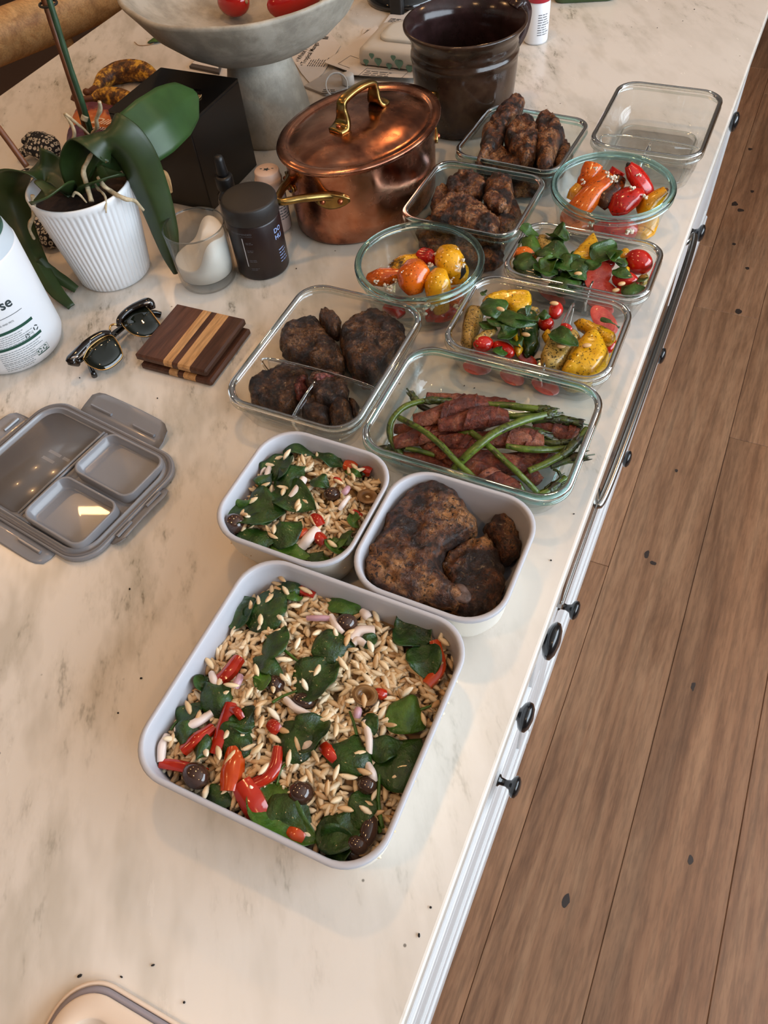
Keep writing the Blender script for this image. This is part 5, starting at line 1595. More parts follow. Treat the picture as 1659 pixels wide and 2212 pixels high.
def spin(crop, h, k, pts, w, label, group, stem=None, mat='spinach', arch=0.0055, base=0.003, **kw):
    n = len(pts)
    P3 = []
    for i, q in enumerate(pts):
        t = i / (n - 1)
        P3.append(on_salad(crop, h, q[0], q[1], base + (q[2] if len(q) > 2 else arch * math.sin(PI * t))))
    st = None if stem is None else [on_salad(crop, h, x, y, 0.0045) for x, y in stem]
    return leaf_thing('spinach_leaf', P3, w * k, label, 'spinach', group, mat, st, tray=RA if h is hA else RB, **kw)

def strip(crop, h, k, pts, w, label, group, mat, name='pepper_strip', cat='pepper', th=0.0042, dz=0.005, cup=0.22):
    P3 = [on_salad(crop, h, x, y, dz + (0.002 if 0 < i < len(pts) - 1 else 0)) for i, (x, y) in enumerate(pts)]
    n = 9
    wid = [w * k * (0.82 + 0.18 * math.sin(PI * i / (n - 1))) for i in range(n)]
    vf = ribbon(P3, wid, None, -cup, th, 14, 6, 0.0008, 120, sd(), random.uniform(-0.35, 0.35))
    o = obj(name, keep_in(vf, RA if h is hA else RB), mat); sharpen(o, 50)
    tag(o, label, cat, group)
    return o

# ================================================================ large tray of orzo salad
GA = 'spinach leaves in the large orzo tray'
kA = 0.000190
orzo_mass(RA, hA, 2500, 'mass of cooked orzo grains filling the large white tray', 11)
S = lambda pts, w, label, **kw: spin(A6, hA, kA, pts, w, label, GA, **kw)
S([(600, 370), (660, 250), (745, 118)], 150, 'big flat spinach leaf pointing into the far left corner of the large tray')
S([(462, 345), (510, 250), (608, 205)], 85, 'curled spinach leaf against the far left wall of the large tray', cup=0.35)
S([(745, 115), (790, 160), (800, 205)], 60, 'small dark spinach leaf tucked behind the corner leaf', mat='spinach')
S([(748, 190), (795, 195), (842, 200)], 42, 'short bright green spinach leaf edge beside the red strip at the far wall', mat='spinach_light')
S([(975, 195), (1050, 205), (1135, 250)], 90, 'broad green spinach leaf half buried below the far right orzo mound', mat='spinach_light')
S([(640, 470), (700, 420), (760, 350)], 105, 'spinach leaf with long pale stalk left of the whole olive', stem=[(745, 455), (800, 500), (868, 552)])
S([(604, 498), (670, 530), (745, 585)], 62, 'slim dark spinach leaf above the centre stalk')
S([(800, 665), (890, 590), (1020, 500)], 150, 'large glossy spinach leaf in the middle of the large tray', stem=[(690, 712), (745, 680), (810, 655)])
S([(885, 480), (980, 430), (1090, 440)], 110, 'dark wavy spinach leaf under the pink onion slices')
S([(355, 750), (420, 690), (495, 640)], 130, 'round dark spinach leaf near the left wall with its stalk on the rim', stem=[(128, 812), (190, 785), (290, 765)], cup=-0.15)
S([(185, 800), (270, 770), (365, 715)], 70, 'narrow spinach leaf lying along its stalk at the left wall')
S([(330, 580), (345, 620), (370, 660)], 46, 'tiny upright spinach leaf at the left wall')
S([(1130, 440), (1160, 410), (1195, 400)], 50, 'small frilly spinach scrap right of the onion crescent')
S([(845, 1000), (790, 900), (750, 810)], 150, 'darkest oval spinach leaf standing at the tray centre', cup=-0.2)
S([(815, 920), (880, 850), (965, 790)], 120, 'folded spinach leaf leaning on the darkest oval leaf', cup=0.3)
S([(450, 950), (520, 880), (590, 830)], 120, 'olive-green spinach leaf between two red pepper strips', mat='spinach')
S([(650, 1085), (680, 1210), (780, 1320), (915, 1388)], 130, 'long bright spinach leaf sweeping along the near wall', stem=[(790, 985), (735, 1030), (712, 1110)], mat='spinach_light', cup=0.25)
S([(700, 1120), (760, 1220), (880, 1330)], 130, 'dark half of the folded leaf by the near wall', cup=-0.1)
S([(905, 1330), (1020, 1340), (1135, 1240)], 110, 'dark spinach leaf left of the near right olives')
S([(1175, 985), (1240, 930), (1335, 915)], 80, 'small spinach leaf resting against the right wall above the big one')
S([(1180, 1060), (1300, 990), (1425, 890)], 165, 'biggest dark spinach leaf along the right wall of the large tray', cup=-0.15)
S([(1030, 1060), (1060, 970), (1100, 870)], 150, 'broad dark spinach leaf right of the tray centre', stem=[(1100, 870), (1085, 810), (1065, 755)])
S([(1265, 720), (1340, 770), (1430, 840)], 130, 'pale-veined spinach leaf under three orzo grains by the right wall', mat='spinach_light', stem=[(1400, 750), (1440, 735), (1485, 722)])
S([(1280, 350), (1370, 360), (1455, 420)], 150, 'crumpled spinach leaf at the far right corner', cup=0.3)
S([(1395, 440), (1430, 510), (1440, 600)], 110, 'wavy spinach leaf beside the long red strip at the right wall', cup=0.2)
S([(1150, 765), (1165, 810), (1185, 870)], 55, 'thin dark spinach leaf beside the long onion sliver')
S([(955, 1450), (1010, 1400), (1095, 1385)], 110, 'frilly spinach cluster at the near right corner', cup=0.35, wr=0.005)
S([(310, 930), (350, 925), (400, 955)], 80, 'dark spinach leaf below the left red strip')
S([(215, 880), (270, 850), (340, 850)], 70, 'folded spinach leaf beside the white onion strip')
S([(620, 640), (640, 600), (650, 560)], 60, 'small light spinach leaf beside the left centre orzo', mat='spinach_light')
S([(520, 760), (560, 800), (610, 825)], 90, 'bent spinach leaf above the olive-green one')
S([(1150, 1140), (1120, 1230), (1080, 1340)], 80, 'long dark spinach leaf pointing to the near right corner')
S([(330, 1170), (420, 1190), (500, 1210)], 60, 'low spinach leaf beside the whole olive at the near wall')
for i, st in enumerate([[(1225, 1345), (1190, 1300), (1165, 1240)], [(1240, 1330), (1205, 1200), (1210, 1060)]]):
    o = obj('spinach_stalk', tube([on_salad(A6, hA, x, y, 0.006) for x, y in st], [0.0018, 0.0015, 0.0012], 8, 18), 'spinach_light')
    tag(o, ('short' if i == 0 else 'long') + ' green spinach stalk along the near right wall', 'spinach', 'loose spinach stalks')
GP = 'red pepper pieces in the large orzo tray'
R_ = lambda pts, w, label, mat='bell_red', **kw: strip(A6, hA, kA, pts, w, label, GP, mat, **kw)
R_([(430, 598), (475, 560), (525, 492)], 66, 'chunky red pepper piece near the left wall')
R_([(490, 715), (455, 830), (408, 962)], 58, 'long upright red pepper strip left of centre')
R_([(402, 830), (330, 880), (255, 945)], 52, 'orange-red pepper strip lying beside the white onion')
R_([(140, 1012), (250, 1020), (372, 1052)], 44, 'thin red pepper strip along the near left corner')
R_([(508, 935), (492, 1040), (478, 1142)], 82, 'thick orange pepper baton above the near wall', 'bell_orange', th=0.007)
R_([(722, 928), (690, 1050), (575, 1122)], 48, 'hooked red pepper strip beside the orange baton')
R_([(540, 1100), (590, 1190), (632, 1295)], 96, 'widest red pepper piece below the orange baton', th=0.006)
R_([(1478, 415), (1500, 540), (1440, 625)], 54, 'curved orange-red pepper strip at the right wall', 'bell_orange')
R_([(795, 158), (850, 148), (918, 156)], 36, 'red pepper strip along the far wall')
R_([(935, 920), (965, 950), (1000, 990)], 50, 'small red pepper piece below the folded leaf')
R_([(680, 810), (700, 830), (722, 850)], 50, 'little red pepper bit left of the dark oval leaf')
R_([(765, 1355), (790, 1375), (830, 1395)], 50, 'orange pepper bit under the leaf at the near wall', 'bell_orange')
R_([(1195, 662), (1215, 668), (1240, 672)], 40, 'tiny red pepper bit right of the halved olive')
R_([(490, 745), (520, 755), (545, 790)], 34, 'thin red pepper sliver beside the bent leaf')
GO = 'olives in the large orzo tray'
def olive(crop, h, x, y, rx, ry, label, group, ang=0.0, dz=0.004, cut=False, k=kA):
    p = on_salad(crop, h, x, y, dz, 0.042, max(rx, ry) * k * 0.9)
    if not cut:
        o = obj('olive', keep_in(ball(p, rx * k, ry * k, min(rx, ry) * k, ang, 22, 14, 0.05, 60), RA if h is hA else RB), 'olive_skin'); tag(o, label, 'olive', group); return
    t = empty('olive_half', (p.x, p.y, p.z - 0.004), label, 'olive', group)
    n = 24
    ring = lambda s, z: [(p.x + math.cos(2 * PI * i / n + ang) * rx * k * s, p.y + math.sin(2 * PI * i / n + ang) * ry * k * s, p.z + z) for i in range(n)]
    obj('olive_skin', loft([ring(0.5, -0.006), ring(0.9, -0.003), ring(1.0, 0.0005), ring(0.97, 0.0018)], True, True, False), 'olive_skin', t)
    obj('cut_face', loft([ring(0.97, 0.0018), ring(0.80, 0.0024), ring(0.55, 0.0022), ring(0.42, 0.0004), ring(0.30, -0.002)], True, False, True), 'olive_flesh', t)
olive(A6, hA, 1050, 330, 52, 44, 'whole dark olive on the far orzo mound', GO, 0.5, 0.006)
olive(A6, hA, 1142, 680, 56, 46, 'halved olive with a hollow centre right of the middle leaf', GO, 0.4, 0.006, True)
olive(A6, hA, 298, 1108, 60, 48, 'large whole olive in the near left corner', GO, -0.2, 0.007)
olive(A6, hA, 828, 1150, 52, 48, 'brown olive half hidden under orzo below the centre', GO, 0.2, 0.004)
olive(A6, hA, 545, 1262, 50, 36, 'dark olive by the near wall beneath the red piece', GO, -0.4, 0.001)
olive(A6, hA, 1160, 1335, 34, 62, 'tall brown olive at the near right corner', GO, 0.2, 0.006)
olive(A6, hA, 1105, 1400, 42, 34, 'small brown olive beside the tall one', GO, 0.2, 0.004)
olive(A6, hA, 1045, 1470, 60, 34, 'olive touching the near wall in the right corner', GO, -0.4, 0.001)
olive(A6, hA, 705, 625, 44, 40, 'olive half hidden left of the middle leaf', GO, 0.1, 0.002)
olive(A6, hA, 1150, 1112, 40, 36, 'olive peeking out under the broad dark leaf', GO, 0.1, 0.003)
olive(A6, hA, 840, 705, 48, 34, 'olive buried below the middle leaf stalk', GO, 0.1, 0.002)
GN = 'onion slivers in the large orzo tray'
O_ = lambda pts, w, label, mat='onion_white', **kw: strip(A6, hA, kA, pts, w, label, GN, mat, 'onion_sliver', 'onion', 0.0024, 0.0065, 0.3, **kw)
O_([(858, 300), (910, 298), (972, 302)], 24, 'straight purple-edged onion sliver left of the whole olive', 'onion_pink')
O_([(970, 290), (1000, 335), (1032, 378)], 34, 'short white onion sliver touching the whole olive')
O_([(1070, 405), (1110, 368), (1188, 362)], 60, 'layered pink onion crescent right of the whole olive', 'onion_white')
O_([(1085, 425), (1105, 410), (1140, 430)], 34, 'inner white curl of the onion crescent')
O_([(220, 845), (310, 815), (398, 760)], 36, 'long curved white onion strip at the left wall')
O_([(752, 690), (800, 735), (876, 772)], 28, 'white onion sliver below the middle leaf')
O_([(1140, 800), (1158, 880), (1160, 962)], 30, 'upright white onion sliver right of centre')
O_([(160, 858), (152, 930), (150, 1000)], 34, 'white onion piece against the left wall')
O_([(505, 640), (520, 605), (535, 578)], 32, 'pale pink onion bit near the chunky red piece', 'onion_pink')
O_([(1150, 1008), (1172, 1050), (1185, 1095)], 34, 'white onion bit above the tall right stalk')
O_([(395, 565), (405, 595), (420, 628)], 32, 'white onion bit beside the small left leaf')
O_([(1110, 740), (1105, 760), (1100, 785)], 34, 'faint pink onion bit below the halved olive', 'onion_pink')
O_([(1130, 260), (1145, 280), (1160, 300)], 40, 'white onion chunk on the far right mound')
O_([(845, 940), (860, 925), (880, 905)], 40, 'bright white onion bit under the folded leaf')

# ================================================================ small tray of orzo salad
GB = 'spinach leaves in the small orzo tray'
kB = 0.000122
orzo_mass(RB, hB, 950, 'mass of cooked orzo grains in the small white tray', 5)
S = lambda pts, w, label, **kw: spin(B4, hB, kB, pts, w, label, GB, base=0.0045, **kw)
S([(560, 500), (630, 400), (750, 265)], 210, 'shiny spinach leaf reflecting light at the far left of the small tray', cup=0.25)
S([(655, 235), (780, 190), (980, 235)], 110, 'dark spinach leaf along the far wall of the small tray')
S([(985, 215), (1090, 270), (1190, 400)], 130, 'rounded green spinach leaf near the far wall of the small tray', mat='spinach')
S([(215, 640), (330, 720), (500, 740), (700, 770)], 300, 'widest wet spinach leaf at the left of the small tray', cup=0.1, wr=0.004)
S([(215, 635), (265, 660), (330, 740)], 120, 'light green leaf tip sticking out over the left wall of the small tray', mat='spinach_light')
S([(640, 560), (760, 640), (960, 760)], 200, 'dark wet spinach leaf in the centre of the small tray', wr=0.004)
S([(455, 450), (510, 480), (570, 560)], 120, 'spinach leaf below the shiny one at the left wall')
S([(600, 560), (720, 480), (870, 380)], 170, 'shadowed spinach leaf between the shiny leaf and the orzo')
S([(360, 890), (460, 850), (600, 850)], 110, 'shaded spinach leaf right of the orzo-topped olive')
S([(265, 970), (450, 990), (640, 1010)], 140, 'long spinach leaf along the near wall of the small tray', wr=0.004)
S([(560, 1010), (700, 930), (830, 850)], 190, 'broad spinach leaf left of the white onion piece', wr=0.004)
S([(560, 1060), (760, 1110), (960, 1195)], 90, 'bright green leaf stalk along the near wall', mat='spinach_light')
S([(1095, 1010), (1150, 1080), (1235, 1120)], 130, 'curved bright spinach leaf in the near right corner', mat='spinach_light', cup=0.3)
S([(1180, 960), (1240, 990), (1290, 1030)], 110, 'dark spinach leaf in the near right corner')
S([(1080, 1180), (1000, 1160), (880, 1160)], 100, 'dark spinach leaf touching the near wall')
S([(930, 480), (1000, 510), (1075, 560)], 110, 'spinach leaf half covered by orzo at the tray centre')
S([(1265, 800), (1290, 860), (1340, 900)], 70, 'small light leaf near the right wall', mat='spinach_light')
S([(1310, 405), (1360, 420), (1415, 405)], 60, 'dark spinach scrap between the two orange pepper bits')
S([(1210, 420), (1280, 450), (1350, 480)], 50, 'thin green leaf edge under the far right orzo', mat='spinach_light')
GPB = 'pepper pieces in the small orzo tray'
R_ = lambda pts, w, label, mat='bell_red', **kw: strip(B4, hB, kB, pts, w, label, GPB, mat, dz=0.0065, **kw)
R_([(1205, 370), (1255, 380), (1310, 385)], 90, 'square orange pepper chunk near the far right corner', 'bell_orange', th=0.006)
R_([(1370, 385), (1420, 360), (1480, 345)], 70, 'red-orange pepper bit in the far right corner of the small tray', 'bell_red', th=0.006)
R_([(930, 810), (970, 840), (1005, 890)], 80, 'red pepper bit above the white onion piece')
R_([(950, 945), (995, 990), (1035, 1045)], 84, 'red pepper bit right of the white onion piece')
R_([(790, 985), (830, 955), (880, 935)], 64, 'orange pepper bit left of the white onion piece', 'bell_orange')
R_([(545, 355), (570, 348), (600, 352)], 34, 'tiny red pepper bit near the shiny leaf')
R_([(1120, 490), (1145, 500), (1160, 520)], 40, 'tiny red pepper bit in the orzo')
R_([(1280, 770), (1310, 790), (1345, 810)], 44, 'red pepper bit near the right wall')
GOB = 'olives in the small orzo tray'
olive(B4, hB, 250, 870, 88, 80, 'brown olive topped with two orzo grains in the near left corner', GOB, 0.3, 0.008, k=kB)
olive(B4, hB, 1400, 650, 84, 70, 'olive ring with an open centre by the right wall', GOB, 0.5, 0.006, True, kB)
olive(B4, hB, 1095, 622, 66, 56, 'brown olive half buried in orzo left of the ring', GOB, 0.3, 0.004, k=kB)
olive(B4, hB, 245, 955, 40, 34, 'dark olive below the orzo-topped one', GOB, 0.3, 0.002, k=kB)
GNB = 'onion pieces in the small orzo tray'
O_ = lambda pts, w, label, mat='onion_white', **kw: strip(B4, hB, kB, pts, w, label, GNB, mat, 'onion_sliver', 'onion', 0.0022, 0.008, 0.3, **kw)
O_([(735, 645), (790, 570), (850, 480)], 70, 'white onion sliver at the edge of the dark centre leaf')
O_([(820, 1065), (880, 990), (962, 905)], 96, 'wide white onion piece near the front of the small tray')
O_([(1150, 750), (1185, 700), (1235, 640)], 36, 'thin white onion sliver over the orzo by the ring')
O_([(1180, 610), (1205, 585), (1225, 560)], 56, 'small purple onion bit in the small tray', 'onion_pink')
O_([(530, 500), (540, 440), (560, 380)], 46, 'pale onion sliver beside the shiny leaf')
O_([(455, 450), (465, 410), (475, 365)], 24, 'thin onion edge against the left wall of the small tray')

# ================================================================ meats
def meat_piece(name, crop, pts, z, up, dn, mat, label, cat, group, edge=0.014, lump=0.0030, lf=65, res=0.0026, rough=0.004, tilt=None, crease=None):
    o2 = [crop(x, y, z + up * 0.4)[:2] for x, y in pts]
    cr = None
    if crease:
        cr = []
        for (xa, ya, xb, yb, w, d) in crease:
            a, b = crop(xa, ya, z + up), crop(xb, yb, z + up)
            cr.append((Vector((a.x, a.y)), Vector((b.x, b.y)), w, d))
    o = obj(name, pillow(o2, z, up, dn, edge, res, lump, lf, sd(), tilt, rough, 72, cr), mat)
    tag(o, label, cat, group)
    return o
GC = 'grilled pork chops in the small white tray'
meat_piece('pork_chop', C5, [(560, 1290), (420, 1160), (700, 1210), (900, 1270), (1230, 1200), (1330, 1060), (1400, 900), (1330, 1150), (1200, 1330), (950, 1400)], 0.014, 0.012, 0.009, 'pork',
           'dark pork chop lying at the bottom of the tray', 'pork chop', GC)
meat_piece('pork_chop', C5, [(800, 900), (860, 790), (1050, 690), (1170, 640), (1240, 720), (1305, 880), (1318, 1060), (1250, 1240), (1090, 1325), (930, 1290), (850, 1190), (840, 1020)], 0.032, 0.014, 0.018, 'pork',
           'pork chop on the right with a pink seared edge', 'pork chop', GC, crease=[(880, 860, 1080, 700, .003, .003)])
c1 = meat_piece('pork_chop', C5, [(690, 212), (840, 250), (960, 350), (1055, 460), (1105, 610), (1030, 670), (900, 750), (815, 850), (830, 950), (900, 1030), (1015, 1085), (1022, 1160), (950, 1230), (820, 1225), (600, 1180), (400, 1120), (215, 1020), (168, 900), (205, 760), (300, 640), (350, 490), (450, 400), (560, 280)],
           0.040, 0.017, 0.016, 'pork', 'largest pork chop with the rounded bone end toward the front', 'pork chop', GC, edge=0.018,
           crease=[(230, 740, 420, 1000, .0025, .004), (760, 800, 840, 980, .003, .003), (460, 780, 640, 560, .003, .002)])
p = C5(950, 1140, 0.0475)
obj('bone_end', ball(p, 0.0105, 0.0085, 0.004, 0.3, 20, 12, 0.3, 140), 'bone', c1)
BASE[c1.name] = BASE[c1.name]
meat_piece('pork_chop', C5, [(1150, 610), (1225, 510), (1315, 478), (1400, 545), (1450, 680), (1440, 800), (1340, 860), (1270, 830), (1225, 710)], 0.026, 0.016, 0.018, 'pork',
           'small pork chop end in the far right corner of its tray', 'pork chop', GC, edge=0.012)

GE = 'grilled steak in the divided container'
st = lambda pts, z, up, dn, label, mat='steak', **kw: meat_piece('steak', E2, pts, z, up, dn, mat, label, 'steak', GE, **kw)
st([(490, 430), (560, 350), (700, 295), (800, 335), (860, 430), (930, 520), (1000, 640), (985, 690), (900, 700), (760, 660), (620, 620), (510, 580), (485, 510)], 0.022, 0.014, 0.014, 'coarse brown steak on the left of the large compartment', lump=0.0042, edge=0.010)
st([(965, 370), (1080, 300), (1200, 230), (1310, 275), (1400, 340), (1470, 410), (1440, 500), (1340, 620), (1255, 720), (1180, 770), (1060, 720), (1000, 640), (945, 490)], 0.026, 0.017, 0.018, 'largest blackened steak on the right of the large compartment', lump=0.0042)
st([(785, 265), (860, 240), (945, 300), (965, 380), (930, 430), (850, 395), (800, 340)], 0.030, 0.012, 0.014, 'fatty steak nub between the two large steaks', edge=0.009)
st([(1040, 700), (1120, 730), (1210, 800), (1180, 840), (1090, 800)], 0.014, 0.010, 0.008, 'pink cut steak edge against the glass divider', 'steak_pink', edge=0.007)
st([(235, 825), (330, 745), (450, 690), (570, 655), (690, 720), (685, 860), (600, 980), (520, 1020), (400, 990), (270, 940)], 0.016, 0.014, 0.010, 'dark steak piece in the near left compartment', lump=0.0042, edge=0.010)
st([(600, 800), (660, 760), (700, 790), (680, 880), (620, 930), (590, 870)], 0.022, 0.009, 0.008, 'pink side of the steak in the near left compartment', 'steak_pink', edge=0.006)
st([(695, 790), (790, 735), (940, 735), (995, 790), (1015, 890), (920, 955), (830, 970), (745, 920)], 0.030, 0.012, 0.018, 'steak cube with a pink top in the near right compartment', lump=0.004, edge=0.008)
st([(720, 765), (830, 725), (950, 735), (900, 765), (780, 790)], 0.041, 0.003, 0.004, 'pink sliced face on the steak cube', 'steak_pink', edge=0.004, lump=0.001)
st([(655, 970), (760, 925), (850, 975), (875, 1105), (760, 1115), (650, 1070)], 0.020, 0.012, 0.012, 'small dark steak chunk at the near glass wall', lump=0.004, edge=0.008)
st([(870, 980), (1000, 930), (1040, 1070), (940, 1120), (885, 1110)], 0.022, 0.012, 0.014, 'tan-sided steak chunk in the near right corner', lump=0.004, edge=0.008)
st([(1020, 915), (1110, 985), (1060, 1060), (1030, 1010)], 0.018, 0.012, 0.012, 'thin dark steak end by the right glass wall', lump=0.003, edge=0.006)

GI = 'chicken in the far square container'
ck = lambda pts, z, up, dn, label, g=GI, **kw: meat_piece('chicken_thigh', I5, pts, z, up, dn, 'chicken', label, 'chicken', g, lump=kw.pop('lump', 0.0046), edge=kw.pop('edge', 0.010), rough=0.006, res=0.0026, lf=75, **kw)
ck([(700, 560), (780, 430), (960, 440), (1150, 480), (1290, 470), (1280, 590), (1140, 620), (900, 590)], 0.022, 0.012, 0.014, 'chicken thigh lying along the near wall of the far container')
ck([(735, 640), (860, 600), (1060, 640), (1200, 650), (1230, 720), (1150, 800), (950, 780), (780, 720)], 0.010, 0.008, 0.005, 'bottom chicken thigh seen through the far container glass')
ck([(665, 480), (715, 400), (740, 265), (850, 145), (960, 82), (1042, 85), (1040, 145), (960, 205), (920, 270), (880, 370), (800, 430), (720, 490)], 0.050, 0.012, 0.020, 'long chicken thigh sticking up past the far rim', tilt=(0.1, 0.12))
ck([(905, 315), (960, 225), (1070, 192), (1150, 235), (1175, 330), (1140, 470), (1060, 500), (960, 425)], 0.050, 0.014, 0.022, 'grill-marked chicken thigh at the top centre of the far pile', crease=[(1000, 210, 985, 400, .002, .002), (1060, 200, 1050, 450, .002, .002), (1110, 210, 1110, 460, .002, .002)])
ck([(1140, 225), (1200, 165), (1280, 182), (1340, 245), (1362, 330), (1300, 450), (1270, 560), (1165, 530), (1145, 400)], 0.048, 0.016, 0.022, 'blackened chicken thigh on the right of the far pile')
ck([(1285, 460), (1340, 370), (1400, 390), (1422, 455), (1380, 550), (1300, 575)], 0.030, 0.012, 0.020, 'small chicken end in the near right corner of the far container', edge=0.008)
ck([(690, 520), (740, 470), (860, 435), (960, 480), (1060, 560), (960, 590), (800, 560)], 0.036, 0.010, 0.014, 'brown chicken thigh below the long one', edge=0.009)
GJ = 'chicken in the square container beside the copper pot'
ck([(215, 1060), (320, 960), (560, 940), (760, 1000), (900, 1100), (880, 1290), (760, 1340), (500, 1290), (280, 1230)], 0.016, 0.010, 0.011, 'bottom chicken thigh seen through the glass beside the pot', GJ)
ck([(450, 690), (530, 630), (640, 620), (740, 680), (750, 760), (680, 800), (560, 800), (465, 770)], 0.036, 0.013, 0.020, 'dark chicken thigh at the back of the pile beside the pot', GJ, edge=0.010)
ck([(745, 710), (820, 645), (920, 650), (962, 720), (972, 850), (910, 950), (830, 910), (755, 840)], 0.038, 0.014, 0.022, 'rounded chicken thigh on the right of the pile beside the pot', GJ, edge=0.012)
ck([(328, 880), (355, 760), (430, 715), (470, 790), (440, 900), (420, 975), (340, 970)], 0.030, 0.012, 0.020, 'charred chicken edge on the left of the pile beside the pot', GJ, edge=0.009)
ck([(330, 930), (420, 820), (560, 780), (690, 830), (800, 930), (870, 1000), (830, 1085), (700, 1085), (540, 1020), (380, 990)], 0.042, 0.014, 0.022, 'large tan chicken thigh at the front of the pile beside the pot', GJ, edge=0.014)
ck([(830, 1010), (910, 890), (1005, 868), (1022, 940), (960, 1030), (870, 1095)], 0.030, 0.012, 0.020, 'blackened chicken end at the right front beside the pot', GJ, edge=0.008)
ck([(735, 790), (800, 760), (880, 800), (920, 870), (860, 890), (780, 860)], 0.052, 0.006, 0.010, 'shiny orange-brown chicken flap on top of the pile beside the pot', GJ, edge=0.006, lump=0.0015)
# ================================================================ roasted peppers in the two round bowls
def feta_bits(crop, spots, label, group):
    for x, y, z, s in spots:
        p = crop(x, y, z)
        bits = []
        for k in range(5):
            q = p + Vector((random.uniform(-1, 1), random.uniform(-1, 1), random.uniform(-0.5, 0.4))) * s * 0.75
            r_ = s * random.uniform(0.28, 0.55)
            bits.append(ball(q, r_, r_ * 0.8, r_ * 0.8, random.uniform(0, 3), 7, 5, 1.2, 420))
        o = obj('feta_crumb', join(*bits), 'feta', None, False)
        tag(o, label, 'cheese', group)
def roast(crop, pts, rad, mat, label, group, flat=0.72, tipc=None, open_end=False, lump=0.0022):
    P3 = [crop(x, y, z) for x, y, z in pts]
    t = empty('roasted_pepper', (P3[0].x, P3[0].y, min(p.z for p in P3) - min(rad)), label, 'pepper', group)
    V, F = tube(P3, rad, 18, 30, flat, lump, 42, sd(), ridge=0.05, ridges=3)
    obj('pepper_flesh', (V, F), mat, t)
    if tipc:
        p, q = P3[0], P3[1]
        d = (p - q).normalized()
        obj('charred_tip', tube([p - d * 0.010, p - d * 0.003, p + d * 0.0025], [rad[0] * 1.10, rad[0] * 1.02, rad[0] * 0.3], 14, 10, flat, 0.001), tipc, t)
    if open_end:
        p, q = P3[0], P3[1]; d = (p - q).normalized()
        rg = V[:18]
        c_ = sum(rg, Vector()) / 18
        inner = [c_ + (v - c_) * 0.72 for v in rg]
        deep = [c_ + (v - c_) * 0.55 - d * 0.010 for v in rg]
        outr = [v + d * 0.0015 for v in rg]
        obj('open_rim', loft([rg, outr, [v + d * 0.0012 for v in inner], deep], True, False, True), mat, t)
    return t
GK = 'roasted peppers in the bowl by the empty container'
roast(K4, [(180, 1400, .014), (300, 1390, .016), (420, 1400, .014)], [.010, .013, .010], 'pepper_orange', 'orange pepper at the bottom left of the far bowl', GK)
roast(K4, [(430, 1440, .016), (560, 1420, .020), (700, 1420, .020), (800, 1450, .016)], [.010, .016, .016, .010], 'pepper_red', 'red pepper lying low at the front of the far bowl', GK)
roast(K4, [(960, 1240, .034), (920, 1340, .024), (870, 1440, .014), (840, 1500, .012)], [.009, .014, .014, .008], 'pepper_yellow', 'pale yellow pepper standing against the front glass of the far bowl', GK)
roast(K4, [(560, 955, .060), (460, 1060, .052), (330, 1200, .040), (220, 1310, .026), (170, 1390, .018)], [.012, .0155, .0165, .0145, .008], 'pepper_orange', 'long bright orange pepper at the left of the far bowl', GK, 0.7)
roast(K4, [(420, 870, .064), (390, 940, .058), (350, 1010, .050), (320, 1060, .044)], [.012, .0125, .012, .009], 'pepper_orange', 'open-ended orange pepper rolled up at the back left of the far bowl', GK, 0.75, None, True)
roast(K4, [(300, 1040, .048), (255, 1100, .042), (215, 1170, .034)], [.006, .010, .007], 'pepper_yellow', 'thin yellow pepper edge at the left glass of the far bowl', GK)
roast(K4, [(660, 975, .056), (600, 1060, .050), (530, 1160, .044), (480, 1230, .036)], [.009, .014, .015, .010], 'pepper_char', 'charred pepper between the orange and red ones in the far bowl', GK, 0.7, 'soot')
roast(K4, [(735, 855, .076), (780, 920, .068), (850, 1020, .056), (900, 1110, .044), (905, 1160, .038)], [.006, .012, .014, .013, .007], 'pepper_red', 'red pepper with a black tip pointing up in the far bowl', GK, 0.75, 'soot')
roast(K4, [(840, 1100, .052), (760, 1140, .050), (660, 1210, .044), (580, 1270, .036)], [.010, .0165, .0175, .011], 'pepper_red', 'fat red pepper in the middle of the far bowl', GK, 0.7)
roast(K4, [(650, 900, .058), (620, 950, .052), (600, 1000, .046)], [.010, .012, .009], 'pepper_red', 'dark red pepper end at the back of the far bowl', GK)
roast(K4, [(1075, 1082, .054), (990, 1150, .046), (900, 1220, .038), (830, 1270, .030)], [.0055, .0095, .012, .009], 'pepper_yellow', 'pointed yellow pepper leaning right in the far bowl', GK, 0.8, 'stake_brown')
roast(K4, [(950, 1080, .044), (930, 1110, .040), (900, 1150, .036)], [.006, .009, .006], 'pepper_yellow', 'yellow pepper edge behind the pointed one', GK)
feta_bits(K4, [(560, 955, .072, .0042), (600, 978, .068, .0052), (545, 930, .070, .003), (615, 1000, .062, .003), (830, 945, .072, .0035), (775, 1062, .066, .0040), (760, 1075, .066, .003), (885, 1140, .056, .0045), (335, 1000, .060, .0036), (325, 1020, .058, .0025), (750, 1450, .036, .005), (780, 1455, .034, .004), (400, 1395, .032, .004), (440, 885, .074, .003)],
          'white feta crumb sticking to the peppers in the far bowl', 'feta crumbs in the far pepper bowl')
GL = 'roasted peppers in the bowl by the steaks'
roast(L7, [(380, 960, .014), (450, 980, .016), (500, 1040, .012)], [.009, .012, .008], 'pepper_red', 'red pepper low at the left of the near bowl', GL)
roast(L7, [(720, 1040, .012), (840, 1020, .016), (960, 1000, .014)], [.009, .013, .009], 'pepper_red', 'red pepper at the bottom front of the near bowl', GL)
roast(L7, [(1010, 850, .026), (950, 880, .024), (890, 930, .018)], [.010, .015, .010], 'pepper_orange', 'orange pepper low at the right of the near bowl', GL)
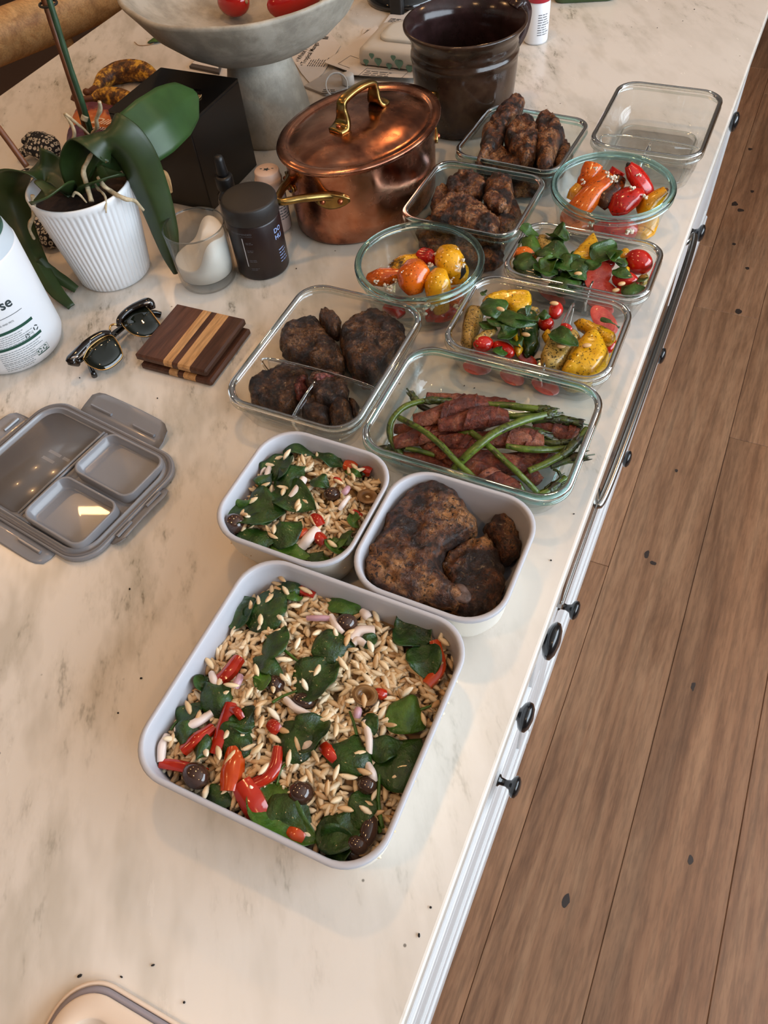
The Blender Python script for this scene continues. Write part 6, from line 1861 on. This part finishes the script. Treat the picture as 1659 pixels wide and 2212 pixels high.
roast(L7, [(220, 720, .030), (330, 705, .034), (490, 680, .034)], [.008, .013, .010], 'pepper_orange', 'red-orange pepper lying flat at the left of the near bowl', GL)
roast(L7, [(420, 640, .036), (530, 575, .040), (670, 545, .038)], [.008, .012, .009], 'pepper_yellow', 'yellow pepper with browned edge at the back left of the near bowl', GL)
roast(L7, [(670, 500, .044), (740, 535, .044), (810, 560, .040)], [.009, .012, .009], 'pepper_red', 'small red pepper at the back of the near bowl', GL)
roast(L7, [(900, 470, .052), (920, 560, .052), (960, 660, .042), (970, 760, .030)], [.012, .0185, .0165, .009], 'pepper_yellow', 'broad yellow pepper with charred side on the right of the near bowl', GL, 0.7)
roast(L7, [(1015, 600, .050), (1010, 650, .046), (985, 720, .038)], [.004, .006, .004], 'soot', 'charred black skin on the right yellow pepper', GL)
roast(L7, [(830, 650, .056), (810, 740, .052), (820, 860, .040), (840, 1000, .020)], [.008, .0145, .0150, .009], 'pepper_yellow', 'yellow pepper half standing upright at the front of the near bowl', GL, 0.75)
roast(L7, [(610, 585, .058), (605, 670, .056), (610, 760, .048), (625, 845, .038)], [.011, .0195, .0185, .008], 'pepper_orange', 'large rounded orange pepper in the middle of the near bowl', GL, 0.7)
feta_bits(L7, [(820, 500, .056, .0045), (860, 480, .056, .003), (975, 470, .062, .003), (1000, 610, .058, .005), (1020, 560, .058, .003), (410, 795, .044, .005), (370, 780, .044, .0035), (290, 740, .046, .0035), (750, 600, .050, .004), (910, 740, .048, .0045), (930, 715, .048, .003), (865, 680, .058, .003), (660, 930, .034, .006), (720, 950, .034, .006), (780, 960, .034, .005), (690, 1000, .028, .005), (515, 660, .076, .002), (450, 730, .050, .003), (960, 950, .030, .004), (770, 680, .056, .003)],
          'white feta crumb sticking to the peppers in the near bowl', 'feta crumbs in the near pepper bowl')

# ================================================================ squash, tomato and basil
def chunk(crop, pts, z, up, dn, mat, name, label, cat, group, skin=None, edge=0.007, lump=0.0012, tilt=None):
    o2 = [crop(x, y, z + up * 0.5)[:2] for x, y in pts]
    t = obj(name, pillow(o2, z, up, dn, edge, 0.003, lump, 60, sd(), tilt, 0.001, 56), mat)
    tag(t, label, cat, group)
    return t
def tom(crop, x, y, z, rx, ry, label, group, k, ang=0.0, mat='tomato_red'):
    p = crop(x, y, z)
    t = empty('cherry_tomato', (p.x, p.y, p.z - min(rx, ry) * k), label, 'tomato', group)
    obj('tomato_skin', ball(p, rx * k, ry * k, min(rx, ry) * k, ang, 22, 14, 0.04, 40), mat, t)
    return t
def tom_half(crop, x, y, z, rx, ry, label, group, k, ang=0.0, axis=(0.3, -0.4, 0.85)):
    p = crop(x, y, z)
    t = empty('tomato_half', (p.x, p.y, p.z - ry * k), label, 'tomato', group)
    R3 = Vector((0, 0, 1)).rotation_difference(Vector(axis)).to_matrix() @ Matrix.Rotation(ang, 3, 'Z')
    n = 26
    ring = lambda s, z_: [p + R3 @ Vector((math.cos(2 * PI * i / n) * rx * k * s, math.sin(2 * PI * i / n) * ry * k * s, z_)) for i in range(n)]
    m = min(rx, ry) * k
    obj('tomato_skin', loft([ring(0.25, -m), ring(0.7, -m * 0.72), ring(0.93, -m * 0.35), ring(1.0, 0)], True, True, False), 'tomato_red', t)
    obj('cut_face', loft([ring(1.0, 0), ring(0.90, 0.0006), ring(0.55, 0.0002), ring(0.15, 0.0006)], True, False, True), 'tomato_flesh', t)
    return t
kF = 0.000178
GF = 'grilled vegetables beside the asparagus'
chunk(F8, [(330, 705), (420, 668), (520, 655), (655, 665), (650, 770), (545, 790), (430, 745), (345, 760)], .044, .007, .008, 'squash_yellow', 'squash_piece', 'bright yellow squash slab at the far left of the divided container', 'squash', GF)
chunk(F8, [(178, 960), (210, 790), (300, 770), (335, 805), (295, 950), (250, 1045), (182, 1005)], .030, .010, .012, 'zucchini_flesh', 'zucchini_piece', 'browned zucchini wedge against the left glass', 'zucchini', GF)
chunk(F8, [(540, 800), (640, 790), (705, 810), (725, 980), (700, 1060), (610, 1085), (565, 920)], .030, .009, .014, 'zucchini_skin', 'zucchini_piece', 'dark green zucchini skin left of the glass divider', 'zucchini', GF)
chunk(F8, [(475, 840), (530, 860), (590, 1000), (605, 1060), (560, 1085), (520, 960)], .038, .006, .010, 'squash_yellow', 'squash_piece', 'thin yellow squash slice under the basil', 'squash', GF)
chunk(F8, [(870, 1185), (955, 1025), (1070, 920), (1160, 975), (1207, 1090), (1150, 1185), (1060, 1232), (925, 1222)], .036, .014, .018, 'squash_yellow', 'squash_piece', 'largest shiny yellow squash piece in the near right corner', 'squash', GF, edge=0.014)
chunk(F8, [(728, 1105), (795, 945), (890, 905), (1005, 955), (965, 1040), (880, 1160), (765, 1175)], .038, .009, .014, 'zucchini_flesh', 'zucchini_piece', 'pale grilled zucchini piece right of the divider', 'zucchini', GF)
chunk(F8, [(960, 870), (1010, 850), (1080, 872), (1240, 945), (1235, 1000), (1180, 1000), (1050, 930)], .040, .007, .010, 'squash_yellow', 'squash_piece', 'narrow charred squash strip at the right of the divided container', 'squash', GF)
chunk(F8, [(600, 1170), (760, 1120), (850, 1170), (840, 1270), (700, 1290)], .012, .008, .006, 'zucchini_skin', 'zucchini_piece', 'zucchini piece at the bottom near the divider', 'zucchini', GF)
chunk(F8, [(870, 1290), (1000, 1250), (1090, 1270), (1040, 1340), (920, 1340)], .012, .006, .006, 'zucchini_flesh', 'zucchini_piece', 'browned zucchini round at the bottom right', 'zucchini', GF)
chunk(F8, [(270, 990), (330, 930), (415, 920), (405, 965), (330, 990), (290, 1040)], .044, .003, .004, 'zucchini_flesh', 'zucchini_piece', 'curved pale zucchini slice on a small tomato', 'zucchini', GF, edge=0.004)
chunk(F8, [(600, 785), (690, 770), (720, 800), (640, 810)], .036, .005, .006, 'zucchini_flesh', 'zucchini_piece', 'sliver of zucchini under the yellow slab', 'zucchini', GF, edge=0.004)
chunk(F8, [(735, 960), (780, 930), (820, 970), (770, 1010)], .036, .006, .008, 'squash_yellow', 'squash_piece', 'small browned squash bit at the divider', 'squash', GF, edge=0.005)
tom(F8, 832, 800, .040, 46, 68, 'upright cherry tomato beside the glass divider', GF, kF, 0.2)
tom(F8, 765, 892, .036, 50, 46, 'round cherry tomato next to the dark zucchini', GF, kF)
tom(F8, 332, 1030, .040, 62, 48, 'cherry tomato under the curved zucchini slice', GF, kF, 0.5)
tom(F8, 470, 1068, .036, 82, 46, 'cherry tomato with basil stuck to it at the near glass', GF, kF, -0.3)
tom_half(F8, 1165, 865, .038, 110, 62, 'halved tomato with basil in the far right corner', GF, kF, -0.45)
tom_half(F8, 625, 1125, .026, 80, 34, 'flat tomato half at the near glass left of the divider', GF, kF, -0.2)
tom(F8, 1205, 1040, .026, 40, 60, 'tomato behind the largest squash piece', GF, kF)
tom(F8, 830, 1180, .024, 50, 34, 'tomato edge below the pale zucchini', GF, kF)
tom_half(F8, 290, 1190, .014, 90, 50, 'tomato half at the bottom left under glass', GF, kF, 0.3)
tom_half(F8, 530, 1260, .012, 80, 46, 'tomato half at the bottom centre under glass', GF, kF)
tom_half(F8, 760, 1320, .012, 90, 50, 'tomato half at the bottom right of the divider', GF, kF)
tom(F8, 905, 915, .048, 40, 22, 'tomato scrap on top of the pale zucchini', GF, kF, -0.3)
GBf = 'basil leaves on the grilled vegetables'
def bas(pts, w, label, z=None, g=GBf, mat='basil', **kw):
    P3 = [F8(x, y, zz) for x, y, zz in pts]
    leaf_thing('basil_leaf', P3, w * kF, label, 'basil', g, mat, None, **kw)
bas([(360, 715, .052), (420, 780, .058), (480, 870, .050)], 130, 'basil leaf draped over the yellow squash slab')
bas([(430, 790, .054), (560, 850, .056), (700, 890, .050)], 120, 'long dark basil leaf across the middle of the divided container')
bas([(390, 840, .050), (430, 870, .052), (480, 880, .048)], 90, 'small basil leaf left of the long one')
bas([(430, 985, .048), (490, 960, .052), (565, 930, .048)], 100, 'folded basil leaf above the stuck tomato', cup=0.3)
bas([(320, 880, .044), (370, 900, .046), (430, 940, .042)], 80, 'shaded basil leaf beside the zucchini wedge')
bas([(560, 820, .050), (630, 850, .054), (700, 830, .050)], 110, 'curled basil leaf over the dark zucchini', cup=0.35)
bas([(710, 830, .050), (760, 820, .052), (800, 840, .048)], 60, 'small basil leaf touching the upright tomato')
bas([(805, 935, .052), (880, 990, .056), (985, 1050, .050)], 95, 'pale-backed basil leaf on the zucchini right of the divider', mat='basil', cup=0.3)
bas([(1145, 850, .050), (1200, 880, .052), (1275, 910, .048)], 50, 'basil sliver lying on the halved tomato')
bas([(400, 1060, .047), (450, 1080, .048), (500, 1095, .044)], 60, 'basil scrap on the near glass tomato')
bas([(520, 970, .040), (560, 1020, .044), (600, 1060, .040)], 70, 'basil leaf between squash slice and dark zucchini')
bas([(320, 665, .050), (340, 675, .052), (355, 690, .050)], 36, 'tiny basil tip above the yellow slab')
for x, y, z in ((1045, 1040, .053), (625, 965, .045), (450, 790, .062), (868, 1045, .052), (820, 750, .052)):
    p = F8(x, y, z)
    tag(obj('pine_nut', ball(p, 0.0050, 0.0026, 0.0022, -0.6 + x * 0.001, 12, 8), 'pine_nut'), 'toasted pine nut on the grilled vegetables', 'pine nut', 'pine nuts on the vegetables')

GG = 'vegetables in the basil and tomato container'
kG = 0.000200
chunk(F8, [(700, 285), (760, 275), (810, 320), (830, 390), (760, 400), (705, 350)], .046, .006, .008, 'zucchini_flesh', 'zucchini_piece', 'browned zucchini under the far left basil', 'zucchini', GG)
chunk(F8, [(925, 425), (1000, 340), (1090, 258), (1140, 350), (1105, 430), (985, 442)], .044, .008, .010, 'squash_yellow', 'squash_piece', 'peppered yellow squash wedge at the far side of the basil salad', 'squash', GG)
chunk(F8, [(540, 500), (560, 445), (690, 440), (745, 540), (720, 580), (600, 560)], .036, .008, .014, 'zucchini_skin', 'zucchini_piece', 'shiny dark green zucchini half at the left of the basil salad', 'zucchini', GG)
chunk(F8, [(1270, 380), (1330, 365), (1345, 400), (1310, 440), (1275, 430)], .038, .006, .008, 'squash_yellow', 'squash_piece', 'small squash round beside the red tomato', 'squash', GG, edge=0.005)
chunk(F8, [(1300, 490), (1340, 490), (1345, 520), (1305, 520)], .044, .004, .006, 'squash_yellow', 'squash_piece', 'yellow squash bit on the right basil', 'squash', GG, edge=0.004)
chunk(F8, [(1405, 550), (1470, 545), (1470, 590), (1420, 600)], .034, .005, .008, 'zucchini_flesh', 'zucchini_piece', 'pale squash bit by the right glass', 'squash', GG, edge=0.005)
chunk(F8, [(850, 470), (960, 440), (1060, 500), (1040, 600), (900, 630), (800, 580)], .026, .010, .014, 'zucchini_skin', 'zucchini_piece', 'dark zucchini buried under basil at the centre', 'zucchini', GG)
chunk(F8, [(1020, 470), (1060, 440), (1085, 480), (1060, 515), (1030, 500)], .042, .004, .005, 'feta', 'feta_chunk', 'white feta chunk in the basil salad', 'cheese', GG, edge=0.004)
tom(F8, 622, 412, .042, 76, 46, 'orange-red tomato at the left of the basil salad', GG, kG, 0.2, 'pepper_orange')
tom(F8, 1402, 466, .042, 86, 70, 'big whole red tomato at the right of the basil salad', GG, kG, -0.4)
tom(F8, 1168, 472, .040, 60, 40, 'dark red tomato under the right basil leaf', GG, kG)
tom_half(F8, 1125, 560, .042, 66, 96, 'halved tomato facing up in the middle right', GG, kG, -0.3)
tom(F8, 1310, 592, .040, 76, 50, 'shiny tomato above the right front basil', GG, kG)
tom_half(F8, 1170, 645, .034, 110, 44, 'sliced tomato along the near glass of the basil salad', GG, kG, -0.2)
tom(F8, 1290, 680, .030, 50, 40, 'tomato at the near right glass of the basil salad', GG, kG)
tom_half(F8, 800, 690, .012, 100, 40, 'tomato half low at the front of the basil salad', GG, kG, -0.2)
tom_half(F8, 1120, 740, .014, 110, 46, 'tomato half low in the right front of the basil salad', GG, kG, -0.2)
GBg = 'basil leaves in the basil and tomato container'
bas2 = lambda pts, w, label, **kw: bas(pts, w, label, g=GBg, **kw)
bas2([(600, 205, .060), (640, 250, .056), (720, 290, .050)], 70, 'basil leaf tip standing over the far left corner')
bas2([(600, 380, .046), (660, 340, .052), (750, 350, .048)], 140, 'pale-veined basil leaf at the left', mat='spinach_light')
bas2([(800, 275, .050), (850, 270, .056), (920, 320, .048)], 110, 'curled basil leaf behind the browned zucchini', cup=0.35)
bas2([(740, 430, .048), (830, 400, .054), (930, 440, .048)], 120, 'dark basil leaf across the centre')
bas2([(760, 540, .046), (790, 470, .054), (830, 430, .050)], 90, 'ribbed folded basil leaf left of centre', mat='spinach_light', cup=0.35)
bas2([(830, 460, .048), (900, 480, .052), (960, 520, .046)], 110, 'glossy basil leaf near the centre')
bas2([(800, 580, .042), (900, 600, .048), (1010, 600, .042)], 130, 'wide dark basil leaf at the near glass')
bas2([(930, 500, .046), (990, 540, .050), (1040, 590, .044)], 110, 'crumpled basil leaf beside the halved tomato', wr=0.004)
bas2([(860, 560, .044), (930, 550, .048), (990, 570, .044)], 90, 'small dark basil leaf at the near centre')
bas2([(1085, 460, .048), (1150, 400, .056), (1250, 335, .052)], 120, 'large pale-backed basil leaf right of the squash wedge', cup=0.3)
bas2([(1200, 400, .054), (1240, 450, .054), (1290, 480, .048)], 80, 'ribbed basil leaf fold over the tomatoes', mat='spinach_light', cup=0.35)
bas2([(1225, 520, .050), (1290, 540, .052), (1360, 570, .048)], 70, 'striped basil fold on the shiny tomato')
bas2([(1285, 640, .044), (1370, 640, .048), (1475, 660, .044)], 130, 'flat dark basil leaf in the near right corner')
bas2([(1380, 590, .044), (1420, 580, .046), (1465, 565, .042)], 60, 'thin basil leaf by the right glass')
bas2([(690, 400, .050), (760, 390, .052), (840, 380, .048)], 80, 'narrow basil leaf over the orange tomato')
bas2([(560, 420, .044), (640, 450, .050), (720, 470, .046)], 120, 'dark basil leaf between the orange tomato and zucchini half')
bas2([(760, 300, .046), (820, 340, .050), (880, 390, .046)], 110, 'shaded basil leaf right of the browned zucchini')
bas2([(840, 620, .036), (930, 640, .040), (1030, 640, .036)], 110, 'basil leaf pressed along the near glass')
bas2([(960, 460, .050), (1010, 490, .052), (1040, 540, .048)], 100, 'dark basil leaf left of the feta chunk')
bas2([(1060, 520, .050), (1090, 480, .054), (1130, 440, .050)], 80, 'small basil leaf above the halved tomato')
bas2([(700, 480, .048), (770, 520, .050), (840, 560, .046)], 110, 'basil leaf covering the zucchini half edge')
bas2([(880, 420, .050), (940, 440, .052), (1000, 440, .048)], 90, 'glossy basil leaf under the squash wedge')
bas2([(1330, 480, .046), (1290, 450, .050), (1240, 430, .046)], 90, 'dark basil leaf between the two right tomatoes')
for x, y, z in ((1285, 615, .052), (1245, 660, .046), (985, 545, .052)):
    p = F8(x, y, z)
    tag(obj('pine_nut', ball(p, 0.0046, 0.0026, 0.0022, -0.6 + x * 0.001, 12, 8), 'pine_nut'), 'toasted pine nut in the basil and tomato salad', 'pine nut', 'pine nuts in the basil salad')

# ================================================================ asparagus and prosciutto
kD = 0.000183
def spear(pts, w, label, tip=None, mat='asparagus_green', dz=0.0):
    P3 = [D3(x, y, z + dz) for x, y, z in pts]
    t = empty('asparagus_spear', (P3[0].x, P3[0].y, P3[0].z - w * kD / 2), label, 'asparagus', 'asparagus spears in the glass dish')
    r = w * kD / 2 * 0.88
    m = 40
    obj('stalk', tube(P3, [r * 0.9, r, r * 0.98, r * 0.9] if tip else [r * 0.95, r, r, r * 0.9], 12, m, 0.95, 0.0006, 90, sd()), mat, t)
    if tip:
        line = catmull(P3, 60)
        k0 = 60 - tip
        seg = line[k0:]
        d = (seg[-1] - seg[-3]).normalized()
        obj('spear_tip', tube(seg + [seg[-1] + d * r * 2.2], [r * 0.95, r * 1.22, r * 1.3, r * 1.05, r * 0.62, r * 0.12], 12, 26, 0.95, 0.0011, 260, sd(), ridge=0.10, ridges=5, twist=2.5), 'asparagus_dark', t)
        for i in range(11):
            p = seg[int((len(seg) - 1) * (0.08 + 0.86 * i / 10))]
            a = i * 2.4
            s = d.cross(Vector((0, 0, 1))).normalized(); u = s.cross(d)
            o_ = s * math.cos(a) + u * math.sin(a)
            q = p + o_ * r * 0.95
            obj('scale_leaf', ribbon([q - d * r * 0.8, q + o_ * r * 0.22 + d * r * 0.4, q + o_ * r * 0.18 + d * r * 1.6], [r * 0.7, r * 0.8, r * 0.1], d.cross(o_), -0.2, 0.0005, 6, 4), 'asparagus_dark', t)
    return t
def wrap(pts, w, label, flat=0.75, mat='prosciutto'):
    P3 = [D3(x, y, z) for x, y, z in pts]
    r = w * kD / 2
    t = empty('prosciutto_roll', (P3[0].x, P3[0].y, P3[0].z - r), label, 'prosciutto', 'prosciutto-wrapped bundles in the glass dish')
    obj('ham_wrap', tube(P3, [r * 0.82, r * 1.02, r, r * 1.04, r * 0.8], 20, 44, flat, r * 0.16, 60, sd(), ridge=0.07, ridges=4, twist=3.0), mat, t)
    d = (P3[-1] - P3[0]).normalized()
    s = d.cross(Vector((0, 0, 1))).normalized()
    # loose edges of the slice winding round the bundle
    L = catmull(P3, 30)
    for j in (8, 19):
        pts2 = []
        for i in range(9):
            a = -0.4 + i * 0.45
            u_ = s.cross(d)
            pts2.append(L[min(29, j + i)] + s * (math.cos(a) * r * 1.04) + u_ * (math.sin(a) * r * flat * 1.06))
        obj('ham_edge', ribbon(pts2, [0.002, 0.006, 0.007, 0.006, 0.002], d, 0.1, 0.0007, 18, 4, 0.0008, 150, sd()), mat, t)
    return t
wrap([(480, 405, .022), (620, 415, .024), (800, 435, .024), (1045, 455, .020)], 62, 'straight prosciutto bundle along the far side of the dish')
wrap([(320, 800, .016), (450, 810, .018), (640, 850, .014)], 92, 'prosciutto bundle by the near left glass')
wrap([(560, 700, .018), (800, 800, .016), (1000, 850, .016), (1300, 800, .016)], 110, 'long prosciutto bundle low in the middle of the dish')
wrap([(280, 610, .022), (400, 610, .026), (560, 620, .026), (850, 620, .022)], 86, 'browned bundle end at the left of the dish')
wrap([(275, 700, .028), (430, 660, .034), (640, 610, .036), (880, 560, .032)], 100, 'prosciutto bundle crossing below the topmost roll')
wrap([(430, 680, .026), (530, 740, .026), (650, 830, .020)], 72, 'tan wrapped stalk slanting to the near glass', mat='prosciutto')
wrap([(560, 690, .034), (700, 690, .038), (900, 680, .036), (1080, 700, .030)], 96, 'smooth prosciutto bundle at the dish centre')
wrap([(620, 760, .030), (780, 790, .034), (1000, 830, .032), (1140, 850, .024)], 96, 'dark red prosciutto bundle behind the crossing stalk')
wrap([(730, 820, .034), (850, 890, .036), (960, 950, .034), (1065, 1010, .028)], 92, 'prosciutto bundle pointing at the near right corner')
wrap([(880, 670, .040), (1000, 665, .044), (1110, 670, .044), (1215, 690, .038)], 110, 'loose wide prosciutto bundle right of centre')
wrap([(400, 560, .040), (560, 520, .046), (720, 465, .048), (850, 440, .042)], 110, 'topmost prosciutto roll at the back left')
wrap([(560, 590, .042), (720, 560, .048), (860, 530, .050), (985, 540, .042)], 116, 'shiny crumpled prosciutto roll on top of the pile')
wrap([(1160, 600, .034), (1280, 610, .036), (1370, 640, .034), (1445, 610, .030)], 84, 'prosciutto bundle with a burnt end by the right glass')
wrap([(950, 800, .026), (1100, 800, .028), (1310, 800, .022)], 70, 'thin prosciutto bundle below the loose wide one')
wrap([(1120, 880, .022), (1160, 910, .022), (1195, 955, .016)], 70, 'short prosciutto scrap near the right front')
spear([(300, 540, .052), (400, 590, .054), (500, 655, .054), (600, 745, .050), (690, 840, .042), (800, 935, .034)], 38, 'dark-ended asparagus stalk slanting across the left of the dish')
spear([(640, 890, .030), (720, 800, .044), (820, 710, .054), (930, 630, .058), (1080, 565, .058), (1210, 530, .054), (1300, 515, .050)], 52, 'brightest green asparagus spear on top of the pile', 8)
spear([(320, 785, .020), (262, 700, .028), (240, 620, .034), (262, 545, .040), (330, 475, .044), (420, 440, .044), (520, 430, .042), (640, 436, .038)], 40, 'asparagus stalk arched in a loop at the left', 14)
spear([(760, 630, .046), (850, 700, .048), (950, 790, .044), (1060, 890, .038), (1190, 1020, .022)], 38, 'slim asparagus stalk slanting to the near right')
spear([(515, 505, .030), (450, 470, .034), (410, 430, .036), (372, 380, .036)], 40, 'short asparagus tip pointing up at the back left', 30, 'asparagus_dark')
spear([(860, 455, .040), (980, 460, .042), (1100, 475, .042), (1230, 490, .040), (1310, 505, .038)], 46, 'green spear lying under the brightest one', 22)
spear([(980, 530, .034), (1080, 530, .036), (1180, 520, .036)], 40, 'stubby asparagus end behind the brightest spear')
spear([(1150, 560, .040), (1260, 550, .042), (1380, 560, .040), (1480, 580, .038)], 48, 'dark asparagus tip pointing at the right glass', 40, 'asparagus_dark')
spear([(1080, 600, .040), (1180, 630, .042), (1280, 665, .036)], 46, 'brown asparagus tip next to the burnt bundle', 36, 'asparagus_dark')
spear([(985, 720, .044), (1120, 740, .044), (1260, 745, .040), (1370, 740, .036)], 42, 'green spear poking out of the loose wide bundle')
spear([(1180, 690, .036), (1290, 705, .038), (1400, 700, .036)], 40, 'short asparagus piece beside the loose bundle', 20, 'asparagus_dark')
spear([(1130, 880, .038), (1250, 830, .040), (1360, 770, .042), (1440, 690, .044), (1505, 610, .046)], 46, 'long asparagus tip rising along the right glass', 34)
spear([(1270, 850, .034), (1360, 815, .036), (1440, 795, .038), (1495, 785, .040)], 50, 'blunt asparagus tip at the right glass', 34, 'asparagus_dark')
spear([(1150, 1045, .018), (1230, 1020, .020), (1300, 975, .022), (1370, 925, .024)], 48, 'asparagus tip in the near right corner', 36)
spear([(165, 740, .016), (240, 735, .018), (330, 760, .016)], 44, 'dark asparagus tip in the near left corner', 34, 'asparagus_dark')
spear([(345, 735, .028), (430, 750, .028), (530, 780, .024)], 34, 'yellow-green stalk at the left below the bundles')
spear([(1290, 870, .020), (1320, 885, .020), (1335, 910, .018)], 16, 'tiny asparagus shoot by the right front', 30, 'asparagus_dark')
spear([(1065, 960, .030), (1090, 1000, .024), (1115, 1030, .018)], 36, 'asparagus end sticking out of the near right bundle')
spear([(690, 640, .040), (740, 640, .044), (790, 650, .044)], 36, 'small asparagus piece behind the centre bundle')

# ---------------------------------------------------------------- crumbs fallen on the worktop
V, F = [], []
rn = random.Random(5)
for x, y in [(280, 1272), (40, 1190), (255, 1540), (305, 1465), (1003, 833), (1025, 838), (1190, 1210), (398, 2165), (262, 2110), (330, 2085), (172, 2108), (905, 2020), (930, 1960), (1220, 930), (1240, 1110), (340, 860), (172, 816), (470, 745), (640, 580), (1475, 45), (1500, 20), (1420, 60), (1160, 80), (880, 560), (115, 85)]:
    p = P(x, y, 0.0007)
    v, f = ball(p, rn.uniform(0.0008, 0.0016), rn.uniform(0.0006, 0.001), 0.0006, rn.uniform(0, 3), 6, 4, 0.4, 300)
    k = len(V); V += v; F += [tuple(i + k for i in q) for q in f]
o = obj('pepper_crumbs', (V, F), 'soot'); tag(o, 'dark pepper crumbs scattered over the marble worktop', 'crumbs'); o['kind'] = 'stuff'
